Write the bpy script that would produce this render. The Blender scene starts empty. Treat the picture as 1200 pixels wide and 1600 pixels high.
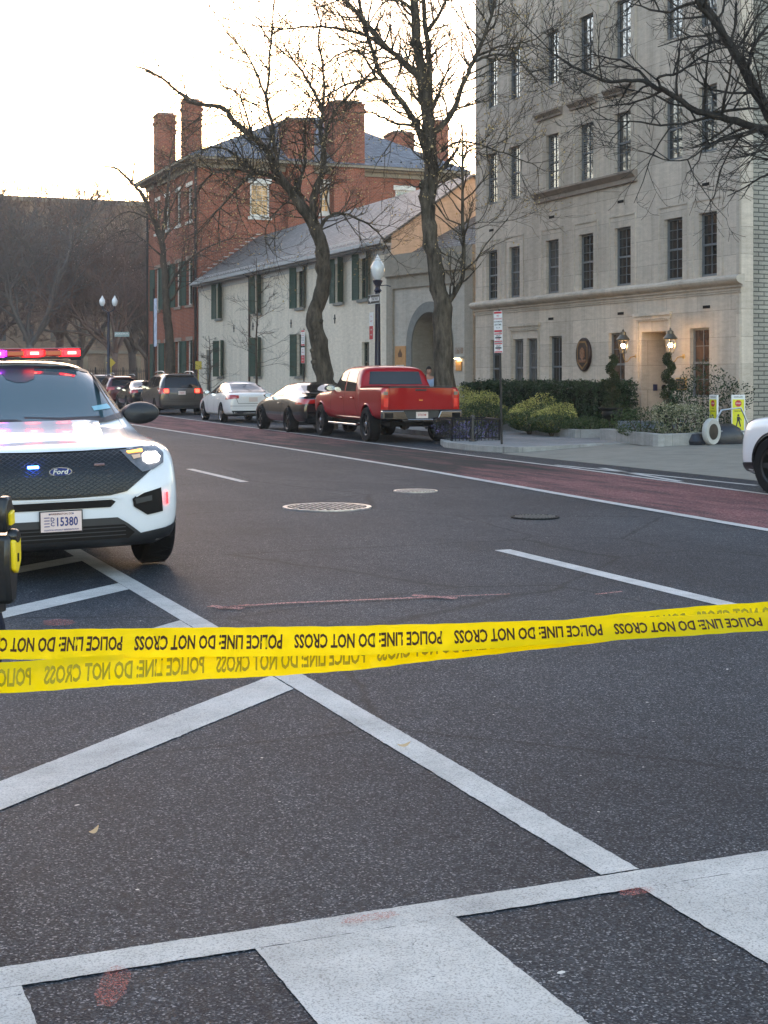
import bpy, bmesh, math, random
from mathutils import Vector, Matrix
from mathutils.bvhtree import BVHTree
R = math.radians
C = bpy.context.scene.collection
# ------------------------------------------------------------------ camera, sky, sun
# world axes: +Y runs along the street, +X points to the buildings
cam_d = bpy.data.cameras.new('camera'); cam = bpy.data.objects.new('camera', cam_d); C.objects.link(cam)
cam.location = (0, 0, 1.55); cam.rotation_euler = (R(90), 0, R(-22.6))
cam_d.sensor_fit = 'VERTICAL'; cam_d.sensor_height = 36.0; cam_d.lens = 36.0*2271/1600
cam_d.shift_y = -210/1600.0
cam_d.clip_start = .05; cam_d.clip_end = 2000
bpy.context.scene.camera = cam
SUN_AZ = 13.2; SUN_EL = 6.4
wd = bpy.data.worlds.new("World"); bpy.context.scene.world = wd; wd.use_nodes = True
nt = wd.node_tree; nt.nodes.clear()
sky = nt.nodes.new('ShaderNodeTexSky'); sky.sky_type = 'NISHITA'; sky.sun_disc = False
sky.sun_elevation = R(SUN_EL); sky.sun_rotation = R(SUN_AZ); sky.air_density = 1.0; sky.dust_density = 1.0; sky.ozone_density = 2.0
bg = nt.nodes.new('ShaderNodeBackground'); bg.inputs[1].default_value = .15
wo = nt.nodes.new('ShaderNodeOutputWorld'); wb = nt.nodes.new('ShaderNodeMix'); wb.data_type = 'RGBA'; wb.blend_type = 'MULTIPLY'; wb.inputs[0].default_value = 1; wb.inputs[7].default_value = (1.25, .985, .865, 1)
nt.links.new(sky.outputs[0], wb.inputs[6]); nt.links.new(wb.outputs[2], bg.inputs[0]); nt.links.new(bg.outputs[0], wo.inputs[0])
sun_d = bpy.data.lights.new('sun', 'SUN'); sun_d.energy = 2.0; sun_d.angle = R(.6); sun_d.color = (1, .8, .58)
sun = bpy.data.objects.new('sun', sun_d); C.objects.link(sun)
sdir = Vector((math.sin(R(SUN_AZ))*math.cos(R(SUN_EL)), math.cos(R(SUN_AZ))*math.cos(R(SUN_EL)), math.sin(R(SUN_EL))))
sun.rotation_euler = sdir.to_track_quat('Z', 'Y').to_euler(); sun.location = (0, 0, 40)
sc = bpy.context.scene
sc.view_settings.view_transform = 'Standard'; sc.view_settings.look = 'None'; sc.view_settings.gamma = 1
sc.view_settings.exposure = 2.95

# ------------------------------------------------------------------ helpers
class MB:
    """collects shapes; build() links them as ONE mesh object"""
    def __init__(s): s.v = []; s.f = []; s.m = []; s.mi = 0
    def add(s, vs, fs):
        o = len(s.v); s.v += [tuple(v) for v in vs]; s.f += [tuple(i+o for i in f) for f in fs]; s.m += [s.mi]*len(fs); return s
    def box(s, x0, x1, y0, y1, z0, z1, M=None):
        vs = [Vector((x, y, z)) for z in (z0, z1) for x, y in ((x0, y0), (x1, y0), (x1, y1), (x0, y1))]
        if M is not None: vs = [M @ v for v in vs]
        return s.add(vs, [(0, 3, 2, 1), (4, 5, 6, 7), (0, 1, 5, 4), (1, 2, 6, 5), (2, 3, 7, 6), (3, 0, 4, 7)])
    def prism(s, poly, fn, d0, d1):
        """poly of 2D points, fn(a,b,d)->3D, extruded from d0 to d1"""
        n = len(poly); vs = [fn(a, b, d0) for a, b in poly]+[fn(a, b, d1) for a, b in poly]
        fs = [tuple(range(n))[::-1], tuple(range(n, 2*n))]+[(i, (i+1) % n, (i+1) % n+n, i+n) for i in range(n)]
        return s.add(vs, fs)
    def tube(s, pts, rs, n=6, cap=True, ell=1.0):
        pts = [Vector(p) for p in pts]
        if not hasattr(rs, '__len__'): rs = [rs]*len(pts)
        d = (pts[1]-pts[0]).normalized(); u = d.orthogonal().normalized()
        vs = []; fs = []
        for i, p in enumerate(pts):
            d2 = (pts[min(i+1, len(pts)-1)]-pts[max(i-1, 0)])
            if d2.length > 1e-9: d = d2.normalized()
            u = (u-d*u.dot(d)); u = u.normalized() if u.length > 1e-6 else d.orthogonal().normalized()
            w = d.cross(u)
            for k in range(n):
                a = 2*math.pi*k/n; vs.append(p+(u*math.cos(a)+w*math.sin(a)*ell)*rs[i])
        for i in range(len(pts)-1):
            for k in range(n):
                k2 = (k+1) % n; fs.append((i*n+k, i*n+k2, (i+1)*n+k2, (i+1)*n+k))
        if cap:
            fs.append(tuple(range(n))[::-1]); fs.append(tuple((len(pts)-1)*n+k for k in range(n)))
        return s.add(vs, fs)
    def lathe(s, prof, c, n=24, axis='z', M=None):
        """prof list of (r, h); closed by caps when r==0"""
        vs = []; fs = []
        for r, h in prof:
            for k in range(n):
                a = 2*math.pi*k/n; x, y = r*math.cos(a), r*math.sin(a)
                p = Vector((x, y, h)) if axis == 'z' else (Vector((h, x, y)) if axis == 'x' else Vector((y, h, x)))
                if M is not None: p = M @ p
                vs.append(p+Vector(c))
        for i in range(len(prof)-1):
            for k in range(n):
                k2 = (k+1) % n; fs.append((i*n+k, i*n+k2, (i+1)*n+k2, (i+1)*n+k))
        return s.add(vs, fs)
    def wall(s, a0, a1, z0, z1, holes, fn, depth):
        """rectangle with rectangular holes and their reveals; fn(a,z,d)->3D, d = depth inward"""
        As = sorted({a0, a1, *[h[0] for h in holes], *[h[1] for h in holes]}); Zs = sorted({z0, z1, *[h[2] for h in holes], *[h[3] for h in holes]})
        for i in range(len(As)-1):
            for j in range(len(Zs)-1):
                ca, cz = (As[i]+As[i+1])/2, (Zs[j]+Zs[j+1])/2
                if any(h[0] < ca < h[1] and h[2] < cz < h[3] for h in holes): continue
                s.add([fn(As[i], Zs[j], 0), fn(As[i+1], Zs[j], 0), fn(As[i+1], Zs[j+1], 0), fn(As[i], Zs[j+1], 0)], [(0, 1, 2, 3)])
        for h in holes:
            c = [(h[0], h[2]), (h[1], h[2]), (h[1], h[3]), (h[0], h[3])]; dd = h[4] if len(h) > 4 else depth
            for i in range(4):
                p, q = c[i], c[(i+1) % 4]
                s.add([fn(*p, 0), fn(*q, 0), fn(*q, dd), fn(*p, dd)], [(0, 1, 2, 3)])
        return s
    def build(s, name, mats, parent=None, smooth=False, bevel=0, loc=None):
        me = bpy.data.meshes.new(name); me.from_pydata(s.v, [], s.f)
        if not isinstance(mats, (list, tuple)): mats = [mats]
        for m in mats: me.materials.append(m)
        if len(mats) > 1: me.polygons.foreach_set('material_index', s.m)
        if smooth: me.polygons.foreach_set('use_smooth', [True]*len(s.f))
        me.update()
        o = bpy.data.objects.new(name, me); C.objects.link(o)
        if parent is not None: o.parent = parent
        if loc is not None: o.location = loc
        if bevel:
            b = o.modifiers.new('bevel', 'BEVEL'); b.width = bevel; b.segments = 2; b.limit_method = 'ANGLE'; b.angle_limit = R(40)
        if smooth and smooth != 'all':
            try: me.set_sharp_from_angle(angle=R(smooth if smooth is not True else 40))
            except Exception: pass
        return o

def tag(o, label=None, cat=None, group=None, kind=None):
    if label: o['label'] = label
    if cat: o['category'] = cat
    if group: o['group'] = group
    if kind: o['kind'] = kind
    return o
def empty(name, loc=(0, 0, 0), rz=0, label=None, cat=None, group=None, parent=None):
    o = bpy.data.objects.new(name, None); C.objects.link(o); o.location = loc; o.rotation_euler = (0, 0, R(rz)); o.empty_display_size = .2
    if parent is not None: o.parent = parent
    return tag(o, label, cat, group)
def copy_tree(o, parent=None):
    c = o.copy(); C.objects.link(c)
    if parent is not None: c.parent = parent
    for ch in list(o.children): copy_tree(ch, c)
    return c

# ------------------------------------------------------------------ materials
def newmat(name):
    m = bpy.data.materials.new(name); m.use_nodes = True
    return m, m.node_tree, m.node_tree.nodes['Principled BSDF']
class NT:
    def __init__(s, t): s.t = t
    def n(s, k, **kw):
        x = s.t.nodes.new('ShaderNode'+k)
        for a, b in kw.items(): setattr(x, a, b)
        return x
    def l(s, a, b): s.t.links.new(a, b)
    def coord(s, scale=(1, 1, 1), which='Object', wallmap=False):
        tc = s.n('TexCoord'); out = tc.outputs[which]
        if wallmap:
            sp = s.n('SeparateXYZ'); s.l(out, sp.inputs[0]); ad = s.n('Math', operation='ADD'); s.l(sp.outputs[0], ad.inputs[0]); s.l(sp.outputs[1], ad.inputs[1])
            cb = s.n('CombineXYZ'); s.l(ad.outputs[0], cb.inputs[0]); s.l(sp.outputs[2], cb.inputs[1]); out = cb.outputs[0]
        mp = s.n('Mapping'); mp.inputs['Scale'].default_value = scale; s.l(out, mp.inputs[0]); return mp.outputs[0]
    def noise(s, vec, scale, detail=4, rough=.6):
        x = s.n('TexNoise'); x.inputs['Scale'].default_value = scale; x.inputs['Detail'].default_value = detail; x.inputs['Roughness'].default_value = rough
        s.l(vec, x.inputs['Vector']); return x.outputs[0]
    def ramp(s, fac, stops):
        x = s.n('ValToRGB'); e = x.color_ramp.elements
        while len(e) < len(stops): e.new(.5)
        for i, (p, c) in enumerate(stops):
            e[i].position = p; e[i].color = (*c, 1) if len(c) == 3 else c
        s.l(fac, x.inputs[0]); return x.outputs[0]
    def mix(s, fac, a, b, mode='MIX'):
        x = s.n('Mix', data_type='RGBA', blend_type=mode)
        for v, i in ((fac, 0), (a, 6), (b, 7)):
            if hasattr(v, 'is_linked') or hasattr(v, 'links'): s.l(v, x.inputs[i])
            elif isinstance(v, (int, float)): x.inputs[i].default_value = v
            else: x.inputs[i].default_value = (*v, 1)
        return x.outputs[2]
    def math(s, op, a, b=0.0, clamp=False):
        x = s.n('Math', operation=op); x.use_clamp = clamp
        for v, i in ((a, 0), (b, 1)):
            if isinstance(v, (int, float)): x.inputs[i].default_value = v
            else: s.l(v, x.inputs[i])
        return x.outputs[0]
    def bump(s, h, bsdf, strength=.3, dist=.01, prev=None):
        x = s.n('Bump'); x.inputs['Strength'].default_value = strength; x.inputs['Distance'].default_value = dist
        s.l(h, x.inputs['Height'])
        if prev is not None: s.l(prev, x.inputs['Normal'])
        s.l(x.outputs[0], bsdf.inputs['Normal']); return x.outputs[0]
def plain(name, col, rough=.5, metal=0, var=.12, scale=6, bump=0, coat=0, spec=None, ior=None):
    m, t, b = newmat(name); g = NT(t)
    b.inputs['Roughness'].default_value = rough; b.inputs['Metallic'].default_value = metal
    if coat: b.inputs['Coat Weight'].default_value = coat; b.inputs['Coat Roughness'].default_value = .04
    if ior: b.inputs['IOR'].default_value = ior
    if spec is not None: b.inputs['Specular IOR Level'].default_value = spec
    if var:
        nz = g.noise(g.coord(), scale, 5)
        g.l(g.ramp(nz, [(.3, tuple(c*(1-var) for c in col)), (.7, tuple(min(1, c*(1+var)) for c in col))]), b.inputs['Base Color'])
        if bump: g.bump(g.noise(g.coord(), scale*8, 3), b, bump, .01)
    else: b.inputs['Base Color'].default_value = (*col, 1)
    return m
def emis(name, col, strength, base=(.02, .02, .02)):
    m, t, b = newmat(name); b.inputs['Base Color'].default_value = (*base, 1); b.inputs['Emission Color'].default_value = (*col, 1); b.inputs['Emission Strength'].default_value = strength; b.inputs['Roughness'].default_value = .3
    return m
def asphalt_mat(name, lo=.0205, hi=.043):
    m, t, b = newmat(name); g = NT(t); co = g.coord()
    fine = g.n('TexVoronoi'); fine.inputs['Scale'].default_value = 175; g.l(co, fine.inputs['Vector'])
    sp = g.n('SeparateXYZ'); g.l(fine.outputs['Color'], sp.inputs[0])
    agg = g.ramp(sp.outputs[0], [(0, (lo*.30, lo*.42, lo*.56)), (.5, (lo*.80, lo*1.02, lo*1.32)), (.78, (hi*.84, hi*1.02, hi*1.25)), (.92, (hi*2.4, hi*2.6, hi*2.8)), (1, (hi*6, hi*6.1, hi*6.2))])
    big = g.ramp(g.noise(co, .35, 6), [(.30, (.62, .63, .66)), (.70, (1.25, 1.25, 1.25))])
    mid = g.ramp(g.noise(co, 5, 5), [(.3, (.82, .82, .83)), (.7, (1.16, 1.16, 1.15))])
    # long wheel tracks polished along the street
    cst = g.coord((.9, .03, 1)); trk = g.ramp(g.noise(cst, 1.1, 3), [(.35, (.84, .84, .86)), (.65, (1.14, 1.13, 1.12))])
    c1 = g.mix(1, agg, big, 'MULTIPLY'); c2 = g.mix(1, c1, mid, 'MULTIPLY'); c3 = g.mix(1, c2, trk, 'MULTIPLY')
    # dark sealed cracks and drip stains
    vc = g.n('TexVoronoi', feature='DISTANCE_TO_EDGE'); vc.inputs['Scale'].default_value = .33
    wrp = g.n('Mix', data_type='VECTOR'); wrp.inputs[0].default_value = .12; nv = g.n('TexNoise'); nv.inputs['Scale'].default_value = 1.7; nv.inputs['Detail'].default_value = 6
    g.l(co, nv.inputs['Vector']); g.l(co, wrp.inputs[4]); g.l(nv.outputs['Color'], wrp.inputs[5]); g.l(wrp.outputs[1], vc.inputs['Vector'])
    crk = g.ramp(vc.outputs['Distance'], [(0, (.35, .35, .35)), (.003, (.5, .5, .5)), (.007, (1, 1, 1))])
    c4 = g.mix(.9, c3, crk, 'MULTIPLY')
    g.l(c4, b.inputs['Base Color'])
    g.l(g.math('ADD', g.math('MULTIPLY', sp.outputs[1], .25), .62), b.inputs['Roughness'])
    g.bump(fine.outputs['Distance'], b, .4, .008)
    return m
def paint_mat(name, col=(.56, .535, .495), wear=.42, crack=True):
    m, t, b = newmat(name); g = NT(t); co = g.coord()
    dirt = g.ramp(g.noise(co, 2.2, 8, .7), [(.3, tuple(c*.62 for c in col)), (.60, col)])
    grit = g.ramp(g.noise(co, 160, 2), [(.36, (.6, .6, .6)), (.5, (1, 1, 1))])
    c = g.mix(1, dirt, grit, 'MULTIPLY')
    if crack:
        v = g.n('TexVoronoi', feature='DISTANCE_TO_EDGE'); v.inputs['Scale'].default_value = 8.5
        w = g.n('Mix', data_type='VECTOR'); w.inputs[0].default_value = .09; nv = g.n('TexNoise'); nv.inputs['Scale'].default_value = 9; nv.inputs['Detail'].default_value = 5
        g.l(co, nv.inputs['Vector']); g.l(co, w.inputs[4]); g.l(nv.outputs['Color'], w.inputs[5]); g.l(w.outputs[1], v.inputs['Vector'])
        ck = g.ramp(v.outputs['Distance'], [(0, (.5, .5, .5)), (.004, (.7, .7, .7)), (.009, (1, 1, 1))])
        where = g.ramp(g.noise(co, 1.3, 3), [(.45, (0, 0, 0)), (.6, (1, 1, 1))])
        c = g.mix(where, c, g.mix(1, c, ck, 'MULTIPLY'))
    # chips worn through to the asphalt
    ch = g.noise(co, 26, 8, .75)
    f = g.ramp(ch, [(wear-.1, (1, 1, 1)), (wear-.06, (0, 0, 0))])
    c = g.mix(f, c, (.06, .06, .065))
    g.l(c, b.inputs['Base Color']); b.inputs['Roughness'].default_value = .7
    g.bump(g.noise(co, 120, 3), b, .35, .006)
    return m
def spray_mat(name, col, dens, sc=70):
    m, t, b = newmat(name); g = NT(t); co = g.coord(); b.inputs['Roughness'].default_value = .8
    a = g.ramp(g.noise(co, sc, 4, .8), [(dens, (0, 0, 0)), (dens+.12, (1, 1, 1))])
    b.inputs['Base Color'].default_value = (*col, 1); g.l(a, b.inputs['Alpha']); return m
def brick_mat(name, c1, c2, mortar, bw=.21, rh=.073, ms=.012, rough=.85, bumps=.6, dirt=.35):
    m, t, b = newmat(name); g = NT(t); co = g.coord(wallmap=True)
    br = g.n('TexBrick'); br.inputs['Scale'].default_value = 1; br.inputs['Brick Width'].default_value = bw; br.inputs['Row Height'].default_value = rh
    br.inputs['Mortar Size'].default_value = ms; br.inputs['Mortar Smooth'].default_value = .3; br.inputs['Bias'].default_value = 0
    br.inputs['Color1'].default_value = (*c1, 1); br.inputs['Color2'].default_value = (*c2, 1); br.inputs['Mortar'].default_value = (*mortar, 1); g.l(co, br.inputs['Vector'])
    st = g.ramp(g.noise(g.coord((1, 1, .35)), .8, 7, .65), [(.25, (1-dirt,)*3), (.7, (1.15, 1.12, 1.1))])
    fn = g.ramp(g.noise(co, 30, 3), [(.3, (.85, .85, .85)), (.7, (1.15, 1.15, 1.15))])
    g.l(g.mix(1, g.mix(1, br.outputs['Color'], st, 'MULTIPLY'), fn, 'MULTIPLY'), b.inputs['Base Color']); b.inputs['Roughness'].default_value = rough
    inv = g.math('SUBTRACT', 1, br.outputs['Fac']); g.bump(inv, b, bumps, .006)
    return m
def stone_mat(name, col, bw=1.3, rh=.62, ms=.006, var=.1, tool=True, streak=.25):
    m, t, b = newmat(name); g = NT(t); co = g.coord(wallmap=True)
    br = g.n('TexBrick'); br.inputs['Scale'].default_value = 1; br.inputs['Brick Width'].default_value = bw; br.inputs['Row Height'].default_value = rh
    br.inputs['Mortar Size'].default_value = ms; br.inputs['Color1'].default_value = (*[c*(1-var) for c in col], 1); br.inputs['Color2'].default_value = (*[c*(1+var) for c in col], 1)
    br.inputs['Mortar'].default_value = (*[c*.62 for c in col], 1); g.l(co, br.inputs['Vector'])
    # tooling marks: diagonal veins; rain streaks: noise stretched vertically
    vein = g.ramp(g.noise(g.coord((1, 1, 3.2)), 3.5, 8, .7), [(.3, (.84, .83, .82)), (.65, (1.08, 1.08, 1.08))])
    rain = g.ramp(g.noise(g.coord((2.2, 2.2, .12)), 1.2, 6, .65), [(.28, (1-streak,)*3), (.6, (1.05, 1.05, 1.05))])
    grit = g.ramp(g.noise(co, 55, 3), [(.3, (.9, .9, .9)), (.7, (1.1, 1.1, 1.1))])
    c = g.mix(1, g.mix(1, g.mix(1, br.outputs['Color'], vein, 'MULTIPLY'), rain, 'MULTIPLY'), grit, 'MULTIPLY')
    g.l(c, b.inputs['Base Color']); b.inputs['Roughness'].default_value = .88
    h = g.math('ADD', g.math('MULTIPLY', g.noise(g.coord((1, 1, 2.5)), 14, 5), .5), g.math('MULTIPLY', g.math('SUBTRACT', 1, br.outputs['Fac']), .6))
    g.bump(h, b, .35, .01); return m
def slate_mat(name, c1, c2, rh=.2, axis='y', rough=.55):
    m, t, b = newmat(name); g = NT(t)
    tc = g.n('TexCoord'); sp = g.n('SeparateXYZ'); g.l(tc.outputs['Object'], sp.inputs[0]); cb = g.n('CombineXYZ')
    if axis == 'y': g.l(sp.outputs[1], cb.inputs[0])
    else: g.l(g.math('ADD', sp.outputs[0], sp.outputs[1]), cb.inputs[0])
    g.l(sp.outputs[2], cb.inputs[1])
    br = g.n('TexBrick'); br.inputs['Scale'].default_value = 1; br.inputs['Brick Width'].default_value = .3; br.inputs['Row Height'].default_value = rh*.52
    br.inputs['Mortar Size'].default_value = .012; br.inputs['Color1'].default_value = (*c1, 1); br.inputs['Color2'].default_value = (*c2, 1); br.inputs['Mortar'].default_value = (*[c*.25 for c in c1], 1); g.l(cb.outputs[0], br.inputs['Vector'])
    st = g.ramp(g.noise(g.coord(), 2, 6), [(.3, (.8, .8, .82)), (.7, (1.15, 1.15, 1.15))])
    g.l(g.mix(1, br.outputs['Color'], st, 'MULTIPLY'), b.inputs['Base Color']); b.inputs['Roughness'].default_value = rough
    g.bump(g.math('SUBTRACT', 1, br.outputs['Fac']), b, .5, .012); return m
def glass_mat(name, col=(.012, .016, .02), rough=.03, ior=1.9, wav=.0):
    m, t, b = newmat(name); g = NT(t); b.inputs['Base Color'].default_value = (*col, 1); b.inputs['Roughness'].default_value = rough; b.inputs['IOR'].default_value = ior
    if wav: g.bump(g.noise(g.coord(), 1.6, 2), b, wav, .02)
    return m
def bark_mat(name, c1, c2, sc=9):
    m, t, b = newmat(name); g = NT(t)
    n1 = g.noise(g.coord((1, 1, .22)), sc, 8, .7); n2 = g.noise(g.coord(), 2.1, 4)
    c = g.mix(1, g.ramp(n1, [(.3, c1), (.68, c2)]), g.ramp(n2, [(.3, (.7, .72, .7)), (.7, (1.25, 1.2, 1.15))]), 'MULTIPLY')
    g.l(c, b.inputs['Base Color']); b.inputs['Roughness'].default_value = .9; g.bump(n1, b, 1, .07); return m
def leaf_mat(name, c1, c2, c3):
    m, t, b = newmat(name); g = NT(t)
    geo = g.n('NewGeometry'); c = g.ramp(geo.outputs['Random Per Island'], [(0, c1), (.5, c2), (1, c3)])
    n = g.ramp(g.noise(g.coord(), 2.3, 3), [(.3, (.65, .65, .65)), (.7, (1.3, 1.3, 1.3))])
    g.l(g.mix(1, c, n, 'MULTIPLY'), b.inputs['Base Color']); b.inputs['Roughness'].default_value = .55
    return m

M = {}
M['asphalt'] = asphalt_mat('asphalt'); M['red_lane'] = None
M['paint'] = paint_mat('road_paint'); M['paint_thin'] = paint_mat('road_paint_new', (.60, .575, .54), .36, False)
M['limestone'] = stone_mat('limestone', (.53, .455, .375))
M['limestone_trim'] = stone_mat('limestone_trim', (.53, .46, .38), 1.6, 3.0, .004)
M['buff_brick'] = brick_mat('buff_brick', (.36, .34, .29), (.3, .285, .245), (.1, .1, .09), .3, .1, .014)
M['red_brick'] = brick_mat('red_brick', (.36, .10, .045), (.25, .066, .033), (.30, .21, .17), .22, .076, .011)
M['dull_brick'] = brick_mat('dull_brick', (.26, .17, .11), (.21, .13, .085), (.2, .16, .13), .3, .12, .01)
M['stucco'] = stone_mat('stucco', (.70, .62, .50), 40, 40, .0001, .02, streak=.14)
M['stucco_grey'] = stone_mat('stucco_grey', (.32, .285, .23), 40, 40, .0001, .02, streak=.2)
M['stucco_peach_lit'] = stone_mat('stucco_peach_lit', (.62, .47, .34), 40, 40, .0001, .02, streak=.15)  # warm light on the gable end, put into the stucco colour
M['slate'] = slate_mat('slate', (.20, .195, .18), (.13, .128, .12))
M['slate_blue'] = slate_mat('slate_blue', (.19, .20, .22), (.12, .13, .15), .24, 'xy')
M['granite'] = stone_mat('granite', (.33, .32, .30), 1.05, 3, .008, .08)
M['concrete'] = plain('concrete', (.30, .295, .28), .9, var=.16, scale=3, bump=.2)
M['glass'] = glass_mat('window_glass', ior=2.3, wav=.1); M['car_glass'] = glass_mat('car_glass', (.006, .007, .009), .02, 1.48)
M['sash'] = plain('sash_paint', (.16, .165, .17), .5); M['white_wood'] = plain('white_wood', (.68, .65, .58), .5)
M['shutter'] = plain('shutter_green', (.055, .085, .06), .55); M['black_metal'] = plain('black_metal', (.012, .012, .013), .4, .3)
M['dark'] = plain('dark_interior', (.015, .013, .012), .8); M['chrome'] = plain('chrome', (.75, .75, .76), .12, 1, .03)
M['rubber'] = plain('rubber', (.010, .010, .011), .8, bump=.1); M['plastic'] = plain('black_plastic', (.018, .019, .022), .45)
M['bark'] = bark_mat('bark', (.013, .012, .010), (.16, .135, .105)); M['bark2'] = bark_mat('bark_thin', (.05, .04, .032), (.12, .095, .075))
M['bark_dark'] = bark_mat('bark_dark', (.014, .013, .012), (.065, .058, .052))
M['bud'] = plain('bud', (.50, .36, .17), .7, var=.25, scale=3); M['bud_pink'] = plain('bud_pink', (.5, .33, .26), .7, var=.3, scale=3)
M['brass'] = plain('brass', (.55, .36, .14), .3, .9); M['steel'] = plain('steel', (.42, .43, .44), .35, .9)

def matte():
    """weathered, dusty surfaces hardly shine"""
    for m in bpy.data.materials:
        b = m.node_tree.nodes.get('Principled BSDF') if m.use_nodes else None
        if b and not b.inputs['Metallic'].default_value and b.inputs['Coat Weight'].default_value == 0:
            r = b.inputs['Roughness']
            if r.is_linked: b.inputs['Specular IOR Level'].default_value = .22
            elif r.default_value >= .8: b.inputs['Specular IOR Level'].default_value = .12
            elif r.default_value >= .5: b.inputs['Specular IOR Level'].default_value = .2
# ------------------------------------------------------------------ ground, road, markings
def sheet(name, poly, z, mat, label=None, kind='structure', parent=None):
    mb = MB(); zs = z if callable(z) else (lambda x, y: z)
    mb.add([(x, y, zs(x, y)) for x, y in poly], [tuple(range(len(poly)))])
    o = mb.build(name, mat, parent)
    if parent is None: tag(o, label, kind=kind)
    return o
gm = plain('ground_earth', (.075, .062, .045), .95, var=.35, scale=.6)
mb = MB(); mb.add([(-700, -700, -.03), (700, -700, -.03), (700, 900, -.03), (-700, 900, -.03)], [(0, 1, 2, 3)]); tag(mb.build('ground', gm), kind='structure')
sheet('road', [(-30, -20), (40, -20), (40, 101), (-30, 101)], 0, M['asphalt'])
def strip(mb, pts, w, z):
    L = []
    for i, p in enumerate(pts):
        a = Vector(pts[max(i-1, 0)]); b = Vector(pts[min(i+1, len(pts)-1)]); d = (b-a).normalized(); n = Vector((-d.y, d.x))*w/2
        L += [(p[0]+n.x, p[1]+n.y, z), (p[0]-n.x, p[1]-n.y, z)]
    mb.add(L, [(2*i, 2*i+1, 2*i+3, 2*i+2) for i in range(len(pts)-1)])
LINE1 = [(8.9, 4), (9.25, 12.1), (9.53, 16.4), (9.93, 21.8), (10.17, 27.8), (10.65, 44.5), (11.9, 92)]
THIN = [(11.6, 4), (11.95, 13), (12.1, 16.1), (12.5, 21.8), (12.72, 27.8), (12.93, 32.5), (13.2, 37), (13.75, 48), (14.35, 58), (16, 92)]
mb = MB(); strip(mb, LINE1, .15, .008); strip(mb, THIN, .10, .008); tag(mb.build('lane_line', M['paint_thin']), kind='structure')
mb = MB(); strip(mb, [(5.93, 5.6), (5.97, 8.1), (6.0, 11.65)], .16, .004); strip(mb, [(6.38, 20.7), (6.42, 24.0)], .13, .004)
mb.add([(12.35, 18.3, .004), (12.47, 18.3, .004), (13.05, 21.5, .004), (12.95, 21.6, .004)], [(0, 1, 2, 3)]); mb.add([(12.9, 17.2, .004), (13.0, 17.2, .004), (12.75, 22.6, .004), (12.65, 22.6, .004)], [(0, 1, 2, 3)])
tag(mb.build('lane_dash', M['paint_thin']), kind='structure')
# red bus lane, worn away over part of its length
m, t, b = newmat('red_lane'); g = NT(t); co = g.coord(); sp = g.n('SeparateXYZ'); g.l(co, sp.inputs[0])
n1 = g.noise(g.coord((1, .16, 1)), 2.4, 8, .7); n2 = g.noise(co, 60, 3)
worn = g.ramp(g.math('DIVIDE', sp.outputs[1], 70), [(.28, (.06, .06, .06)), (.33, (.22, .22, .22)), (.45, (.20, .20, .20)), (.55, (.08, .08, .08))])
thr = g.math('ADD', g.math('ADD', g.math('MULTIPLY', n1, .7), g.math('MULTIPLY', n2, .3)), worn)
f = g.ramp(thr, [(.52, (0, 0, 0)), (.70, (1, 1, 1))])
vo = g.n('TexVoronoi'); vo.inputs['Scale'].default_value = 80; g.l(co, vo.inputs['Vector']); s2 = g.n('SeparateXYZ'); g.l(vo.outputs['Color'], s2.inputs[0])
redc = g.ramp(s2.outputs[0], [(0, (.10, .045, .048)), (.6, (.22, .085, .085)), (1, (.36, .20, .19))])
g.l(g.mix(f, redc, (.03, .03, .031)), b.inputs['Base Color']); b.inputs['Roughness'].default_value = .85; g.bump(vo.outputs['Distance'], b, .6, .01)
M['red_lane'] = m
mb = MB(); ys = sorted({p[1] for p in LINE1+THIN})
def interp(P, y):
    for (x0, y0), (x1, y1) in zip(P, P[1:]):
        if y0 <= y <= y1: return x0+(x1-x0)*(y-y0)/(y1-y0)
    return P[-1][0]
ys = [y for y in ys if y <= 92]
for y0, y1 in zip(ys, ys[1:]):
    mb.add([(interp(LINE1, y0)+.09, y0, .004), (interp(THIN, y0)-.06, y0, .004), (interp(THIN, y1)-.06, y1, .004), (interp(LINE1, y1)+.09, y1, .004)], [(0, 1, 2, 3)])
tag(mb.build('bus_lane', M['red_lane']), kind='structure')
def ragged(mb, ymax):
    """worn, slightly uneven edges on painted outlines"""
    rg = random.Random(77); V = []; Fs = []
    for f in mb.f:
        P = [Vector(mb.v[i]) for i in f]; out = []
        for a, b in zip(P, P[1:]+P[:1]):
            n = max(1, int((b-a).length/.018)); d = (b-a).normalized(); nn = Vector((-d.y, d.x, 0)); w = 0
            for k in range(n):
                q = a.lerp(b, k/n); near = -2 < q.x < 6 and q.y < ymax
                if k and near: w = w*.3+rg.gauss(0, .0011); q = q+nn*(w+(rg.uniform(-.006, .0) if rg.random() < .04 else 0))
                if k == 0 or near or k % 20 == 0: out.append(q)
        o = len(V); V += [tuple(q) for q in out]; Fs.append(tuple(range(o, o+len(out))))
    mb.v, mb.f = V, Fs
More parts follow.
